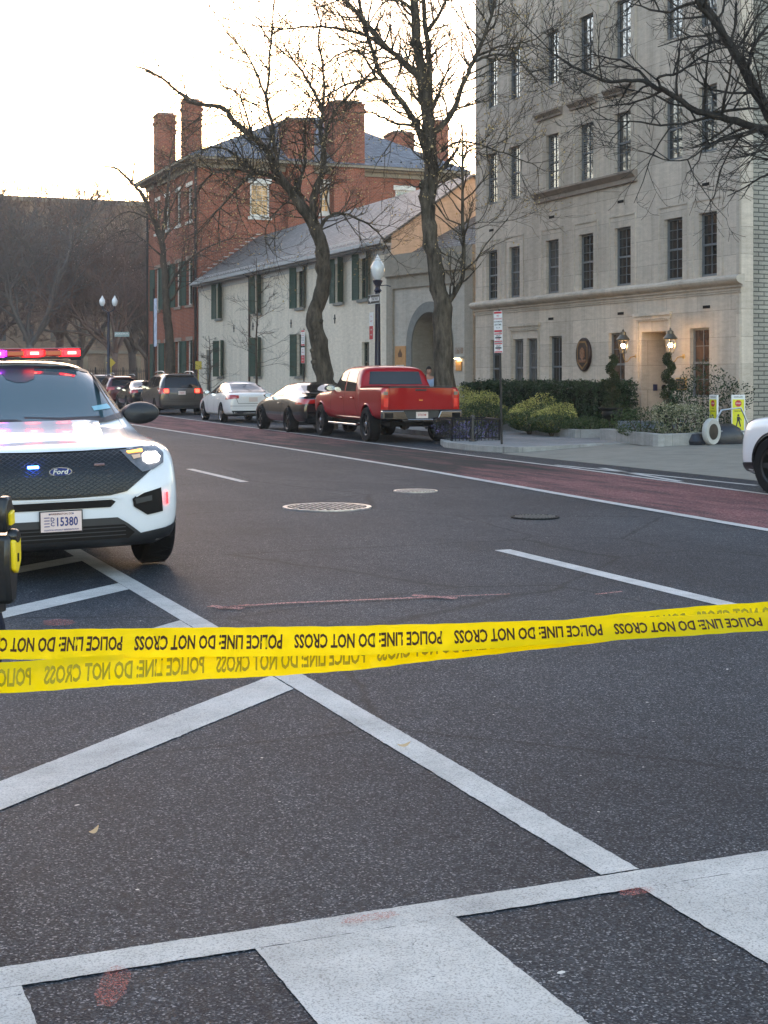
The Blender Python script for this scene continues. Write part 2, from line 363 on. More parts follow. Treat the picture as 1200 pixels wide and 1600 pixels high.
# crosswalk, stop line and hatched island
mb = MB()
mb.add([(-12, 3.77, .004), (9, 3.77, .004), (9, 3.905, .004), (-12, 3.905, .004)], [(0, 1, 2, 3)])
for k in range(-8, 6): mb.add([(1.19+1.22*k, -1, .004), (1.79+1.22*k, -1, .004), (1.79+1.22*k, 3.768, .004), (1.19+1.22*k, 3.768, .004)], [(0, 1, 2, 3)])
ragged(mb, 4.2); tag(mb.build('crosswalk', M['paint']), kind='structure')
mb = MB()
mb.add([(2.36, 3.915, .004), (2.50, 3.915, .004), (2.52, 7.24, .004), (2.5, 18, .004), (2.35, 18, .004), (2.37, 6.8, .004)], [(0, 1, 2, 3, 4, 5)])
for y in (7.24, 9.1, 10.92, 12.7):
    mb.add([(2.36, y-.40, .004), (2.36, y-.05, .004), (-3.0, y-5.09, .004), (-3.0, y-5.38, .004)], [(0, 1, 2, 3)])
ragged(mb, 9); tag(mb.build('hatch_marking', M['paint']), kind='structure')
mb = MB()
def blob(mb, cx, cy, rx, ry, rot=0, z=.012, n=18, seed=1):
    rr = random.Random(seed); pts = []
    for k in range(n):
        a = 2*math.pi*k/n; r = 1+rr.uniform(-.12, .12); x, y = rx*r*math.cos(a), ry*r*math.sin(a); c, s = math.cos(rot), math.sin(rot)
        pts.append((cx+x*c-y*s, cy+x*s+y*c, z))
    mb.add(pts, [tuple(range(n))])
strip(mb, [(2.75, 9.42), (3.2, 9.42), (4.25, 9.28)], .05, .012); strip(mb, [(4.25, 9.28), (4.8, 9.2)], .025, .012)
strip(mb, [(2.68, 9.5), (2.85, 9.30)], .07, .012); strip(mb, [(2.70, 9.38), (2.95, 9.45)], .06, .012); strip(mb, [(4.14, 9.42), (4.36, 9.16)], .07, .012); strip(mb, [(5.35, 8.95), (5.6, 9.0)], .03, .012)
tag(mb.build('spray_marking', spray_mat('pink_spray', (.62, .30, .26), .44)), kind='structure')
mb = MB(); blob(mb, .78, 3.66, .04, .13, -.35); blob(mb, 2.37, 3.73, .06, .03); blob(mb, 1.62, 9.22, .10, .13); blob(mb, 1.55, 3.84, .09, .03, 0)
tag(mb.build('red_paint_spot', spray_mat('red_spray', (.5, .16, .13), .50, 220)), kind='structure')
# debris: pale chips and flattened leaves on the asphalt
mb = MB(); rr = random.Random(5)
for k in range(150):
    d = rr.uniform(3.2, 26); an = R(22.6+rr.uniform(-14, 15)); s_ = rr.uniform(.0025, .006)*(1 if rr.random() < .95 else 1.5)
    blob(mb, math.sin(an)*d, math.cos(an)*d, s_*rr.uniform(.8, 2), s_, rr.uniform(0, 3), .014, 6, k)
tag(mb.build('road_grit', plain('grit', (.55, .54, .5), .7)), kind='stuff')
def leaf(x, y, rot, s, label):
    mb = MB(); n = 7
    for k in range(n):
        a = -1+2*k/(n-1); w = .35*(1-a*a)+.03
        mb.v += [(a*s, -w*s*.5, .016+.012*a*a), (a*s, w*s*.5, .02+.012*a*a+.01*w)]
    mb.f += [(2*i, 2*i+2, 2*i+3, 2*i+1) for i in range(n-1)]; mb.m += [0]*(n-1)
    o = mb.build('leaf', plain('dry_leaf', (.52, .36, .2), .7), smooth=True, loc=(x, y, 0)); o.rotation_euler.z = rot; tag(o, label, 'leaf')
leaf(.98, 4.9, .9, .035, 'curled yellowish dry leaf lying on dark asphalt left of the near hatch line')
leaf(2.40, 5.55, .3, .035, 'curled yellow dry leaf lying on the white hatch line')
# manhole covers
castm = plain('cast_iron', (.012, .012, .013), .75, .0, scale=12); castm2 = plain('worn_iron', (.52, .52, .53), .32, .7, scale=20, var=.3)
def manhole(x, y, r, label, slots, bright):
    e = empty('manhole_cover', (x, y, 0), 0, label, 'manhole cover', 'manhole covers in the road')
    mb = MB(); mb.lathe([(r, .0), (r, .016), (r*.9, .016), (r*.9, .006)], (0, 0, 0), 36); mb.build('frame_ring', bright, e)
    mb = MB(); mb.lathe([(r*.88, .012), (0.001, .012)], (0, 0, 0), 36); mb.build('lid', castm, e)
    mb = MB()
    for i in range(-slots, slots+1):
        xx = i*r*.8/slots*.98; h = math.sqrt(max(0, (r*.84)**2-xx*xx)); n = max(1, int(h*2/(r*.22)))
        for j in range(n):
            y0 = -h+2*h*j/n; mb.box(xx-r*.016*6/slots, xx+r*.016*6/slots, y0+.01, y0+2*h/n-.01, .012, .020)
    mb.build('tread', bright if bright is castm2 else plain('dull_tread', (.16, .16, .155), .5, .5), e)
manhole(6.03, 16.25, .53, 'large round iron grate cover in the road, nearest the police car', 5, castm2)
manhole(8.0, 18.1, .30, 'small bright manhole cover farther off, towards the red pickup', 5, castm2)
manhole(7.72, 14.2, .27, 'small dull grey manhole cover at the right, nearest the red lane', 5, castm)

# sidewalk, kerb, driveway apron
KERB = [(18.1, 27.3), (16.6, 27.2), (14.75, 26.5), (13.95, 26.35), (13.62, 26.9), (13.5, 27.9), (13.6, 29.2), (14.1, 30.5), (15.2, 31.3), (15.75, 32.6), (16.2, 42), (17.0, 58), (18.6, 92)]
kin = []
for i, p in enumerate(KERB):
    a = Vector(KERB[max(i-1, 0)]); b = Vector(KERB[min(i+1, len(KERB)-1)]); d = (b-a).normalized(); kin.append((p[0]+d.y*.17, p[1]-d.x*.17))
mb = MB()
n = len(KERB); vs = [(*p, 0) for p in KERB]+[(*p, .13) for p in KERB]+[(*p, .13) for p in kin]+[(*p, .11) for p in kin]
mb.add(vs, [(i, i+1, i+1+n, i+n) for i in range(n-1)]+[(i+n, i+1+n, i+1+2*n, i+2*n) for i in range(n-1)]+[(i+2*n, i+1+2*n, i+1+3*n, i+3*n) for i in range(n-1)])
tag(mb.build('kerb', M['granite']), kind='structure')
pav = brick_mat('paving', (.26, .255, .25), (.22, .22, .22), (.12, .12, .115), .9, .9, .012, .8, .3, .25)
# paving needs a flat x/y mapping
t = pav.node_tree; [t.nodes.remove(x) for x in list(t.nodes) if x.type in ('SEPXYZ', 'COMBXYZ')]
tcn = [x for x in t.nodes if x.type == 'TEX_COORD'][0]
for x in t.nodes:
    if x.type == 'MAPPING' and not x.inputs[0].is_linked: t.links.new(tcn.outputs['Object'], x.inputs[0])
poly = list(kin)+[(60, 92), (60, 27.47)]
sheet('sidewalk', poly, .12, pav)
apm = plain('apron_concrete', (.235, .215, .18), .9, var=.13, scale=2.2, bump=.3)
def apz(x, y): return min(.116, max(.006, (x-13.55)/3.6*.11+.006))
mb = MB(); xs = [13.53, 13.7, 14.75, 16.0, 17.15, 19, 60]; yy = [-20, 10, 18.8, 26.35]
for i in range(len(xs)-1):
    for j in range(len(yy)-1):
        q = [(xs[i], yy[j]), (xs[i+1], yy[j]), (xs[i+1], yy[j+1]), (xs[i], yy[j+1])]; mb.add([(x, y, apz(x, y)) for x, y in q], [(0, 1, 2, 3)])
for q in ([(14.0, 26.35), (14.75, 26.35), (14.75, 26.5)], [(14.75, 26.35), (16, 26.35), (17.15, 26.35), (19, 26.35), (60, 26.35), (60, 27.3), (18.1, 27.3), (16.6, 27.2), (14.75, 26.5)]):
    mb.add([(x, y, apz(x, y)-.001) for x, y in q], [tuple(range(len(q)))])
tag(mb.build('driveway', apm), kind='structure')
# cross street pavement and park ground far off
sheet('park_ground', [(-120, 104), (160, 104), (160, 300), (-120, 300)], .05, plain('winter_grass', (.10, .085, .05), .95, var=.3, scale=.4))
sheet('path', [(-120, 101), (160, 101), (160, 104), (-120, 104)], .1, M['concrete'])

# ------------------------------------------------------------------ windows
def fb(mb, fn, a0, a1, z0, z1, d0, d1):
    """box in facade space (along, up, inward)"""
    vs = [Vector(fn(a, z, d)) for d in (d0, d1) for a, z in ((a0, z0), (a1, z0), (a1, z1), (a0, z1))]
    mb.add(vs, [(0, 3, 2, 1), (4, 5, 6, 7), (0, 1, 5, 4), (1, 2, 6, 5), (2, 3, 7, 6), (3, 0, 4, 7)]); return mb
def blind_glass(name, base, slat):
    m, t, b = newmat(name); g = NT(t); w = g.n('TexWave', wave_type='BANDS', bands_direction='Z'); w.inputs['Scale'].default_value = 5.2
    g.l(g.coord(), w.inputs['Vector']); g.l(g.ramp(w.outputs['Fac'], [(.35, base), (.6, slat)]), b.inputs['Base Color']); b.inputs['Roughness'].default_value = .04; b.inputs['IOR'].default_value = 2.2; return m
G_DARK = M['glass']; G_BLIND = blind_glass('blind_glass', (.03, .03, .03), (.22, .21, .2)); G_CURT = plain('curtain_glass', (.10, .095, .09), .05, scale=2, ior=1.5, var=.35); G_SKY = glass_mat('sky_glass', ior=3.6, wav=.06); G_LOW = glass_mat('shaded_glass', (.010, .011, .012), ior=1.8, wav=.1)
G_AMBER_GLOW = plain('amber_glow_paint', (.62, .34, .12), .08, scale=1.5, ior=1.6, var=.2)  # amber glow of the panes painted as base colour
G_WARM = plain('warm_glass', (.07, .04, .025), .04, scale=3, ior=1.7, var=.5)
def window(parent, fn, a0, a1, z0, z1, d, cols=2, rows=(3, 3), frame=None, glass=None, fw=.05, label=None, split=.5):
    frame = frame or M['sash']; glass = glass or G_DARK
    mb = MB(); o = .003
    fb(mb, fn, a0+o, a0+fw, z0+o, z1-o, d-.07, d-.004); fb(mb, fn, a1-fw, a1-o, z0+o, z1-o, d-.07, d-.004)
    fb(mb, fn, a0+fw, a1-fw, z1-fw, z1-o, d-.068, d-.006); fb(mb, fn, a0+fw, a1-fw, z0+o, z0+fw*1.3, d-.068, d-.006)
    zm = z0+(z1-z0)*split; fb(mb, fn, a0+fw, a1-fw, zm-.025, zm+.025, d-.06, d-.008)
    for (lo, hi, nr) in ((z0+fw*1.3, zm-.025, rows[0]), (zm+.025, z1-fw, rows[1])):
        for i in range(1, cols): a = a0+fw+(a1-a0-2*fw)*i/cols; fb(mb, fn, a-.007, a+.007, lo, hi, d-.045, d-.012)
        for j in range(1, nr): z = lo+(hi-lo)*j/nr; fb(mb, fn, a0+fw, a1-fw, z-.007, z+.007, d-.042, d-.014)
    w = mb.build('window', frame, parent)
    if label: w['label'] = label
    p = MB(); p.add([fn(a0+fw*.5, z0+fw*.5, d-.025), fn(a1-fw*.5, z0+fw*.5, d-.025), fn(a1-fw*.5, z1-fw*.5, d-.025), fn(a0+fw*.5, z1-fw*.5, d-.025)], [(0, 1, 2, 3)])
    p.build('pane', glass, w); return w

# ------------------------------------------------------------------ limestone apartment building
FX = 20.0; Y0, Y1, ZT = 27.12, 40.64, 18.2
fl = lambda a, z, d: (FX+d, a, z)
apt = empty('apartment_building', (FX, 34, 0), 0, 'tall grey limestone apartment building with rows of sash windows and a lantern-lit door', 'building')
def ab(mb, name, mat, **k): # world coordinates to the building's frame
    mb.v = [(x-FX, y-34, z) for x, y, z in mb.v]; return mb.build(name, mat, apt, **k)
class Rel:
    pass
cols7 = [(39.16, 39.89), (37.72, 38.41), (35.42, 36.15), (33.56, 34.32), (31.72, 32.5), (29.43, 30.2), (28.04, 28.76)]
rows = [(3.91, 5.41), (6.82, 8.37), (9.76, 11.28), (12.68, 14.2), (15.6, 17.1)]
holes = [(a0, a1, z0, z1) for a0, a1 in cols7 for z0, z1 in rows]
gw = [(38.9, 39.62, .95, 2.69), (37.5, 38.16, 1.0, 2.68), (36.64, 37.3, 1.0, 2.68), (35.24, 35.96, 1.0, 2.71), (32.0, 32.78, 1.08, 2.71), (28.34, 29.12, 1.08, 2.72)]
holes += gw; DOOR = (30.12, 31.22, .1, 2.69, .95)
mb = MB().wall(Y0, Y1, 0, ZT, holes+[DOOR], fl, .16)
for z0_, z1_, x_ in ((0, ZT, 20.33),): mb.add([(FX, Y0, z0_), (x_, Y0, z0_), (x_, Y0, z1_), (FX, Y0, z1_)], [(0, 1, 2, 3)])
mb.add([(FX, Y1, 0), (34, Y1, 0), (34, Y1, ZT), (FX, Y1, ZT)], [(0, 1, 2, 3)]); mb.add([(FX, Y0, ZT), (34, Y0, ZT), (34, Y1, ZT), (FX, Y1, ZT)], [(0, 1, 2, 3)])
ab(mb, 'wall', M['limestone'])
mb = MB(); mb.add([(20.33, Y0+.06, 0), (34, Y0+.06, 0), (34, Y0+.06, ZT), (20.33, Y0+.06, ZT)], [(0, 1, 2, 3)]); mb.add([(20.33, Y0, 0), (20.33, Y0+.06, 0), (20.33, Y0+.06, ZT), (20.33, Y0, ZT)], [(0, 1, 2, 3)])
mb.add([(34, Y0+.06, 0), (34, Y1, 0), (34, Y1, ZT), (34, Y0+.06, ZT)], [(0, 1, 2, 3)])
ab(mb, 'side_wall', M['buff_brick'])
aw = lambda a, z, d: (d, a-34, z)
for ci, (a0, a1) in enumerate(cols7):
    for ri, (z0, z1) in enumerate(rows):
        gl = G_DARK
        if ri == 1 and ci in (0, 1, 2, 3): gl = G_BLIND
        if ri >= 2: gl = G_SKY
        if ri == 0: gl = G_CURT if ci in (1, 2) else G_LOW
        window(apt, aw, a0, a1, z0, z1, .16, 2, (3, 3) if ri == 0 else (2, 2) if ri > 1 else (3, 2), glass=gl)
for i, (a0, a1, z0, z1) in enumerate(gw): window(apt, aw, a0, a1, z0, z1, .16, 2, (2, 2), glass=G_WARM if i > 3 else G_LOW if i in (0, 3) else G_CURT)
# string course, lintel hoods, surrounds
mb = MB()
def prof_y(mb, prof, a0, a1):   # profile of (out, z) swept along the facade
    n = len(prof); vs = [(FX-o, a0, z) for o, z in prof]+[(FX-o, a1, z) for o, z in prof]
    mb.add(vs, [(i, (i+1) % n, (i+1) % n+n, i+n) for i in range(n)]+[tuple(range(n)), tuple(range(n, 2*n))[::-1]])
tor = [(-.01, 3.60), (.05, 3.60), (.05, 3.64), (.08, 3.66), (.14, 3.68), (.20, 3.72), (.225, 3.77), (.22, 3.82), (.17, 3.86), (.08, 3.88), (-.01, 3.89)]
prof_y(mb, tor, Y0-.12, Y1+.02)
for z in (3.48, 3.53): prof_y(mb, [(-.01, z), (.03, z), (.03, z+.03), (-.01, z+.03)], Y0-.01, Y1)
ab(mb, 'string_course', M['limestone_trim'], smooth=30)
mb = MB()
cor = lambda z: [(-.01, z), (.07, z), (.07, z+.11), (.10, z+.13), (.16, z+.2), (.21, z+.23), (.21, z+.28), (-.01, z+.30)]
prof_y(mb, cor(6.51), 31.4, 36.75)
for a0, a1 in ((35.2, 36.65), (33.36, 34.75), (31.5, 32.9)): prof_y(mb, [(-.01, 8.84), (.06, 8.84), (.06, 8.9), (.16, 8.99), (.16, 9.04), (-.01, 9.05)], a0, a1)
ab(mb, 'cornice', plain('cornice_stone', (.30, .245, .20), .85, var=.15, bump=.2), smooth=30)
mb = MB()
def bar(a0, a1, z0, z1, o=.022): fb(mb, fl, a0, a1, z0, z1, -o, .004)
for a0, a1 in cols7:   # raised frame round each first-floor window
    bar(a0-.25, a0-.21, 3.9, 5.74); bar(a1+.21, a1+.25, 3.9, 5.74); bar(a0-.21, a1+.21, 5.70, 5.74)
for a0, a1 in cols7[2:5]:
    bar(a0-.27, a0-.22, 6.82, 8.83); bar(a1+.22, a1+.27, 6.82, 8.83)
    bar(a0-.27, a0-.2, 9.06, ZT-.05, .05); bar(a1+.2, a1+.27, 9.06, ZT-.05, .05)
bar(Y0+.02, Y0+.14, 3.9, ZT-.05, .03); bar(Y0+.02, Y0+.14, .12, 3.46, .03)
for a0, a1, z1 in ((36.45, 38.38, 3.02), (29.85, 31.5, 3.06)):   # hoods over the paired window and the door
    bar(a0, a1, z1+.02, z1+.10, .09); bar(a0+.04, a1-.04, z1-.06, z1+.02, .05); bar(a1-.16, a1-.08, .12, z1-.06, .03); bar(a0+.08, a0+.16, .12, z1-.06, .03)
    for k in range(int((a1-a0-.2)/.09)): bar(a0+.1+k*.09, a0+.14+k*.09, z1-.11, z1-.06, .06)
ab(mb, 'surround', M['limestone_trim'])
for a, z in ((28.47, 6.07), (32.19, 6.08), (35.81, 6.05), (39.54, 6.03), (28.44, 3.2), (32.19, 3.2), (35.85, 3.2)): ab(fb(MB(), fl, a-.14, a+.14, z-.035, z+.035, -.012, .003), 'vent', M['dark'])
# entrance recess: door deep inside, buzzer boxes on the reveal
mb = MB(); fb(mb, fl, 30.14, 31.2, .13, 2.66, .90, .94); d_ = ab(mb, 'door', plain('door_wood', (.10, .035, .015), .35, scale=3, var=.3))
dm_ = plain('door_wood2', (.14, .05, .02), .3, scale=3, var=.3)
for q in ((30.3, 30.62, .4, 1.3), (30.3, 30.62, 1.45, 2.45), (30.72, 31.04, .4, 1.3), (30.72, 31.04, 1.45, 2.45)): fb(MB(), aw, *q, .87, .905).build('door_panel', dm_, d_)
mb = MB(); mb.box(FX+.34, FX+.44, 31.17, 31.225, 1.22, 1.38); ab(mb, 'intercom', plain('blue_box', (.03, .035, .09), .3))
mb = MB(); mb.lathe([(.001, 0), (.07, 0), (.07, .03), (.001, .03)], (FX+.66, 31.19, 1.3), 20, 'y'); ab(mb, 'door_buzzer', M['black_metal'])
mb = MB(); mb.box(FX-.5, FX+.9, 30.1, 31.25, .121, .16); ab(mb, 'doorstep', M['granite'])

# ------------------------------------------------------------------ gateway between the two houses
GL = 5.47; gang = math.atan2(5.4, -.85)
gate = empty('gateway', (21.35, 43.4, 0), 0, 'grey rendered gateway wall with a deep arched entrance between the houses', 'gateway')
gd = Vector((-.85, 5.4, 0)).normalized(); gn = Vector((gd.y, -gd.x, 0))   # along (away from camera), inward
gf = lambda a, z, d: tuple(gd*(GL-a)+gn*d+Vector((0, 0, z)))              # a measured from the far end
W_, T_ = 1.13, 3.83; ca = 2.73; zs = T_-W_
mb = MB(); N = 24; arc = [(ca+W_*math.cos(math.pi*k/N), zs+W_*math.sin(math.pi*k/N)) for k in range(N+1)]
top = 5.95
def gquad(mb, pts, d=0): mb.add([gf(a, z, d) for a, z in pts], [tuple(range(len(pts)))])
gquad(mb, [(0, 0), (ca-W_, 0), (ca-W_, top), (0, top)]); gquad(mb, [(ca+W_, 0), (GL, 0), (GL, top), (ca+W_, top)])
for k in range(N): (a0, z0), (a1, z1) = arc[k], arc[k+1]; gquad(mb, [(a1, z1), (a0, z0), (a0, top), (a1, top)])
op = [(ca+W_, 0)]+arc+[(ca-W_, 0)]
for (a0, z0), (a1, z1) in zip(op, op[1:]): mb.add([gf(a0, z0, 0), gf(a1, z1, 0), gf(a1, z1, 1.1), gf(a0, z0, 1.1)], [(0, 1, 2, 3)])
mb.build('wall', M['stucco_grey'], gate, smooth=30)
mb = MB(); oa = [(ca+1.47*math.cos(math.pi*k/N), zs+1.5*math.sin(math.pi*k/N)) for k in range(N+1)]   # raised archivolt
vo_ = [(ca+1.47, 0)]+oa+[(ca-1.47, 0)]; vi_ = [(ca+W_+.002, 0)]+[(ca+(W_+.002)*math.cos(math.pi*k/N), zs+(W_+.002)*math.sin(math.pi*k/N)) for k in range(N+1)]+[(ca-W_-.002, 0)]
for i in range(len(vo_)-1):
    p = [vo_[i], vo_[i+1], vi_[i+1], vi_[i]]; mb.add([gf(a, z, -.05) for a, z in p], [(0, 1, 2, 3)])
    for q in ((vo_[i], vo_[i+1]), (vi_[i], vi_[i+1])): mb.add([gf(*q[0], -.05), gf(*q[1], -.05), gf(*q[1], .0), gf(*q[0], .0)], [(0, 1, 2, 3)])
mb.build('archivolt', plain('dark_render', (.20, .20, .185), .9, var=.12), gate, smooth=30)
mb = MB(); M['pale_panel'] = M['stucco']
pa0, pa1, pz = .42, 4.98, 4.75
P = [[(pa0, 0), (ca-1.48, 0)], [(ca+1.48, 0), (pa1, 0)]]
gquad(mb, [(pa0, 0), (ca-1.475, 0), (ca-1.475, pz), (pa0, pz)], -.012); gquad(mb, [(ca+1.475, 0), (pa1, 0), (pa1, pz), (ca+1.475, pz)], -.012)
for k in range(N): (a0, z0), (a1, z1) = oa[k], oa[k+1]; gquad(mb, [(a1, z1+.004), (a0, z0+.004), (a0, pz), (a1, pz)], -.012)
mb.build('panel', stone_mat('panel_render', (.46, .42, .36), 40, 40, .0001, .02, streak=.15), gate)
mb = MB()
for a0, a1, z0, z1, o in ((0, pa0, 0, 4.75, .10), (pa1, GL, 0, 4.75, .10), (0, GL, 4.75, 5.15, .10), (-.02, GL+.02, 5.15, 5.20, .13), (-.05, GL+.05, 5.2, 5.28, .22), (-.05, GL+.05, 5.28, 5.97, .16)):
    fb(mb, gf, a0, a1, z0, z1, -o, -.001 if z1 < 5.97 else .35)
mb.build('pilaster_and_parapet', M['stucco_grey'], gate)
# vaulted passage with a back wall
mb = MB(); mb.add([gf(ca-2.2, 0, 5.2), gf(ca+2.2, 0, 5.2), gf(ca+2.2, 4.4, 5.2), gf(ca-2.2, 4.4, 5.2)], [(0, 1, 2, 3)])
for a in (ca-2.2, ca+2.2): mb.add([gf(a, 0, 1.1), gf(a, 0, 5.2), gf(a, 4.4, 5.2), gf(a, 4.4, 1.1)], [(0, 1, 2, 3)])
mb.add([gf(ca-2.2, 4.4, 1.1), gf(ca+2.2, 4.4, 1.1), gf(ca+2.2, 4.4, 5.2), gf(ca-2.2, 4.4, 5.2)], [(0, 1, 2, 3)])
mb.build('passage', plain('passage_render', (.42, .36, .28), .9), gate)
# low slate roof behind the gateway parapet
mb = MB(); mb.add([gf(.3, 5.9, .4), gf(GL+2, 5.9, .4), gf(GL+2, 8.0, 4.2), gf(.3, 8.0, 4.2)], [(0, 1, 2, 3)]); mb.build('roof', M['slate'], gate)

# ------------------------------------------------------------------ white rendered service wing
WX = 20.6; A0, A1 = 48.8, 75.15
wing = empty('white_house', (WX, 62, 0), 0, 'long two storey white rendered house with green shutters and a grey slate roof', 'building')
ww = lambda a, z, d: (d, a-62, z); wf = lambda a, z, d: (WX+d, a, z)
up = [(71.2, .98), (64.7, .9), (58.8, .9), (54.1, .9), (51.5, .9)]; lowr = [(70.8, .8), (64.7, .8), (58.8, .85)]
wh = [(c-w/2, c+w/2, 4.55, 6.28) for c, w in up]+[(c-w/2, c+w/2, 1.62, 3.4) for c, w in lowr]+[(50.95, 51.7, 1.4, 2.9), (72.65, 73.7, .2, 2.98)]
mb = MB().wall(A0, A1, 0, 6.75, wh, ww, .18); mb.build('wall', M['stucco'], wing)
def gab(y, m, nm):
    mb = MB(); y -= 62; pts = [(0, 0), (6.6, 0), (6.6, 6.75), (3.3, 9.06), (0, 6.75)]; mb.add([(x, y, z) for x, z in pts], [(0, 1, 2, 3, 4)]); return mb.build(nm, m, wing)
gab(A0, M['stucco_peach_lit'], 'gable_wall')
mb = MB(); mb.add([(6.6, A0-62, 0), (6.6, A1-62, 0), (6.6, A1-62, 6.75), (6.6, A0-62, 6.75)], [(0, 1, 2, 3)]); mb.build('rear_wall', M['stucco'], wing)
mb = MB(); e = .12; sl = (9.06-6.75)/3.3
def roofz(x): return 6.75+x*sl+.1
for x0, x1 in ((-.38, 3.3), (6.98, 3.3)):
    zz = lambda x: 9.16-(abs(x-3.3))*sl
    a, b2 = A0-62-.12, A1-62; q = [(x0, a, zz(x0)), (x0, b2, zz(x0)), (x1, b2, zz(x1)), (x1, a, zz(x1))]
    mb.add(q, [(0, 1, 2, 3)]); mb.add([(x, y, z-.1) for x, y, z in q], [(0, 1, 2, 3)]); mb.add([q[0], q[3], (q[3][0], q[3][1], q[3][2]-.1), (q[0][0], q[0][1], q[0][2]-.1)], [(0, 1, 2, 3)])
rf = mb.build('roof', M['slate'], wing)
mb = MB(); mb.box(-.52, -.39, A0-62-.12, A1-62, 6.42, 6.56); mb.box(-.36, 0, A0-62-.02, A1-62, 6.36, 6.46); mb.box(-.03, -.001, A0-62, A1-62, 6.1, 6.36); mb.build('gutter', plain('gutter', (.40, .40, .39), .6), wing)
mb = MB()
for k in range(62):
    y = A0-62+.3+k*.42; mb.box(-.18, -.15, y, y+.06, 6.66, 6.78)
for o in (0, .08): mb.tube([(-.17, A0-62, 6.77+o*.6), (-.17, A1-62, 6.77+o*.6)], .012, 4)
mb.build('snow_guard', plain('snow_guard', (.5, .5, .5), .5, .3), rf)
mb = MB(); mb.tube([(-.1, 65.8-62, 0), (-.1, 65.8-62, 6.1), (-.12, 65.8-62, 6.3), (-.4, 65.8-62, 6.45)], .055, 8); mb.build('downpipe', plain('brown_pipe', (.05, .035, .03), .5), wing, smooth=True)
def shutter(parent, fn, a0, a1, z0, z1, ang, hinge_far):
    """louvred leaf, hinged at one edge and standing slightly open"""
    mb = MB(); w = a1-a0; h = a1 if hinge_far else a0; s = -1 if hinge_far else 1   # fn(a,z,d): d<0 is towards the street
    def f2(u, z, d): return fn(h+s*(u*math.cos(ang)) if not hinge_far else h-u*math.cos(ang), z, -.02-u*math.sin(ang)-d)
    fb(mb, f2, 0, .05, z0, z1, 0, .035); fb(mb, f2, w-.05, w, z0, z1, 0, .035)
    for zz in (z0, (z0+z1)/2-.03, z1-.06): fb(mb, f2, .05, w-.05, zz, zz+.06, 0, .035)
    n = int((z1-z0)/.06)
    for k in range(1, n):
        z = z0+k*(z1-z0)/n; a = [f2(.05, z, .03), f2(w-.05, z, .03), f2(w-.05, z+.035, .006), f2(.05, z+.035, .006)]
        mb.add(a, [(0, 1, 2, 3)])
    mb.add([f2(.05, z0, .004), f2(w-.05, z0, .004), f2(w-.05, z1, .004), f2(.05, z1, .004)], [(0, 1, 2, 3)])
    return mb.build('shutter', M['shutter'], parent)
rr = random.Random(3)
for (a0, a1, z0, z1) in wh:
    sh = z0 > 4 or (z1 > 3.3)
    if z0 < .3:
        mb = MB(); fb(mb, ww, a0, a1, .2, 2.98, .06, .1); mb.build('door', plain('grey_door', (.17, .165, .145), .6), wing); continue
    w = window(wing, ww, a0, a1, z0, z1, .18, 2, (3, 3), frame=plain('green_sash', (.06, .075, .055), .5) if 'gs' not in M else M['gs'], fw=.06)
    M['gs'] = w.data.materials[0]
    mb = MB(); fb(mb, ww, a0-.1, a1+.1, z0-.12, z0-.003, -.09, .1); mb.build('sill', plain('sill_stone', (.22, .215, .19), .8) if 'sill' not in M else M['sill'], w); M['sill'] = w.children[-1].data.materials[0]
    if sh:
        shutter(w, ww, a1+.0, a1+(a1-a0)*.5, z0-.02, z1+.02, rr.uniform(.1, .5), False)
        shutter(w, ww, a0-(a1-a0)*.5, a0, z0-.02, z1+.02, rr.uniform(.3, .9), True)
for a, z in ((68.6, 3.95), (65.5, 3.95), (60.0, 3.9), (57.3, 3.9), (54.6, 3.9)):
    mb = MB(); fb(mb, ww, a-.03, a+.03, z-.18, z+.18, -.03, -.001); fb(mb, ww, a-.09, a+.09, z-.01, z+.05, -.034, -.002); mb.build('wall_anchor', M['black_metal'], wing)

# ------------------------------------------------------------------ red brick house
BX, BYn, BYf, BXr = 20.6, 75.2, 86.5, 35.6
bh = empty('brick_house', (BX, BYn, 0), 0, 'three storey red brick house with tall chimneys and a blue slate hipped roof', 'building')
bf = lambda a, z, d: (d, a-BYn, z); bs = lambda a, z, d: (a-BX, d, z)
fw_ = []
for c in (84.2, 81.9, 79.4, 77.0): fw_ += [(c-.55, c+.55, 10.05, 11.95), (c-.6, c+.6, 5.5, 7.95), (c-.6, c+.6, 1.0, 3.55)]
mb = MB().wall(BYn, BYf, 0, 13.1, fw_, bf, .2)
sw_ = [(23.47, 24.57, 10.25, 12.05), (32.0, 33.1, 10.2, 12.1), (27.5, 28.06, 10.6, 12.2)]
mb.wall(BX, BXr, 0, 13.1, sw_, bs, .2)
mb.add([(BXr-BX, 0, 0), (BXr-BX, BYf-BYn, 0), (BXr-BX, BYf-BYn, 13.1), (BXr-BX, 0, 13.1)], [(0, 1, 2, 3)]); mb.add([(0, BYf-BYn, 0), (BXr-BX, BYf-BYn, 0), (BXr-BX, BYf-BYn, 13.1), (0, BYf-BYn, 13.1)], [(0, 1, 2, 3)])
mb.build('wall', M['red_brick'], bh)
for i, (a0, a1, z0, z1) in enumerate(fw_):
    w = window(bh, bf, a0, a1, z0, z1, .2, 2, (2, 2), frame=M['white_wood'], fw=.09)
    mb = MB(); m_ = M['white_wood'] if z0 > 9 else M.setdefault('brownstone', plain('brownstone', (.3, .23, .18), .8)); fb(mb, bf, a0-.12, a1+.12, z0-.14, z0-.003, -.08, .1).build('sill', m_, w); fb(MB(), bf, a0-.1, a1+.1, z1+.003, z1+.22, -.03, .01).build('lintel', m_, w)
    if z0 < 9:
        for s in (0, 1): shutter(w, bf, *((a1, a1+.5) if s == 0 else (a0-.5, a0)), z0, z1, .35, s == 1)
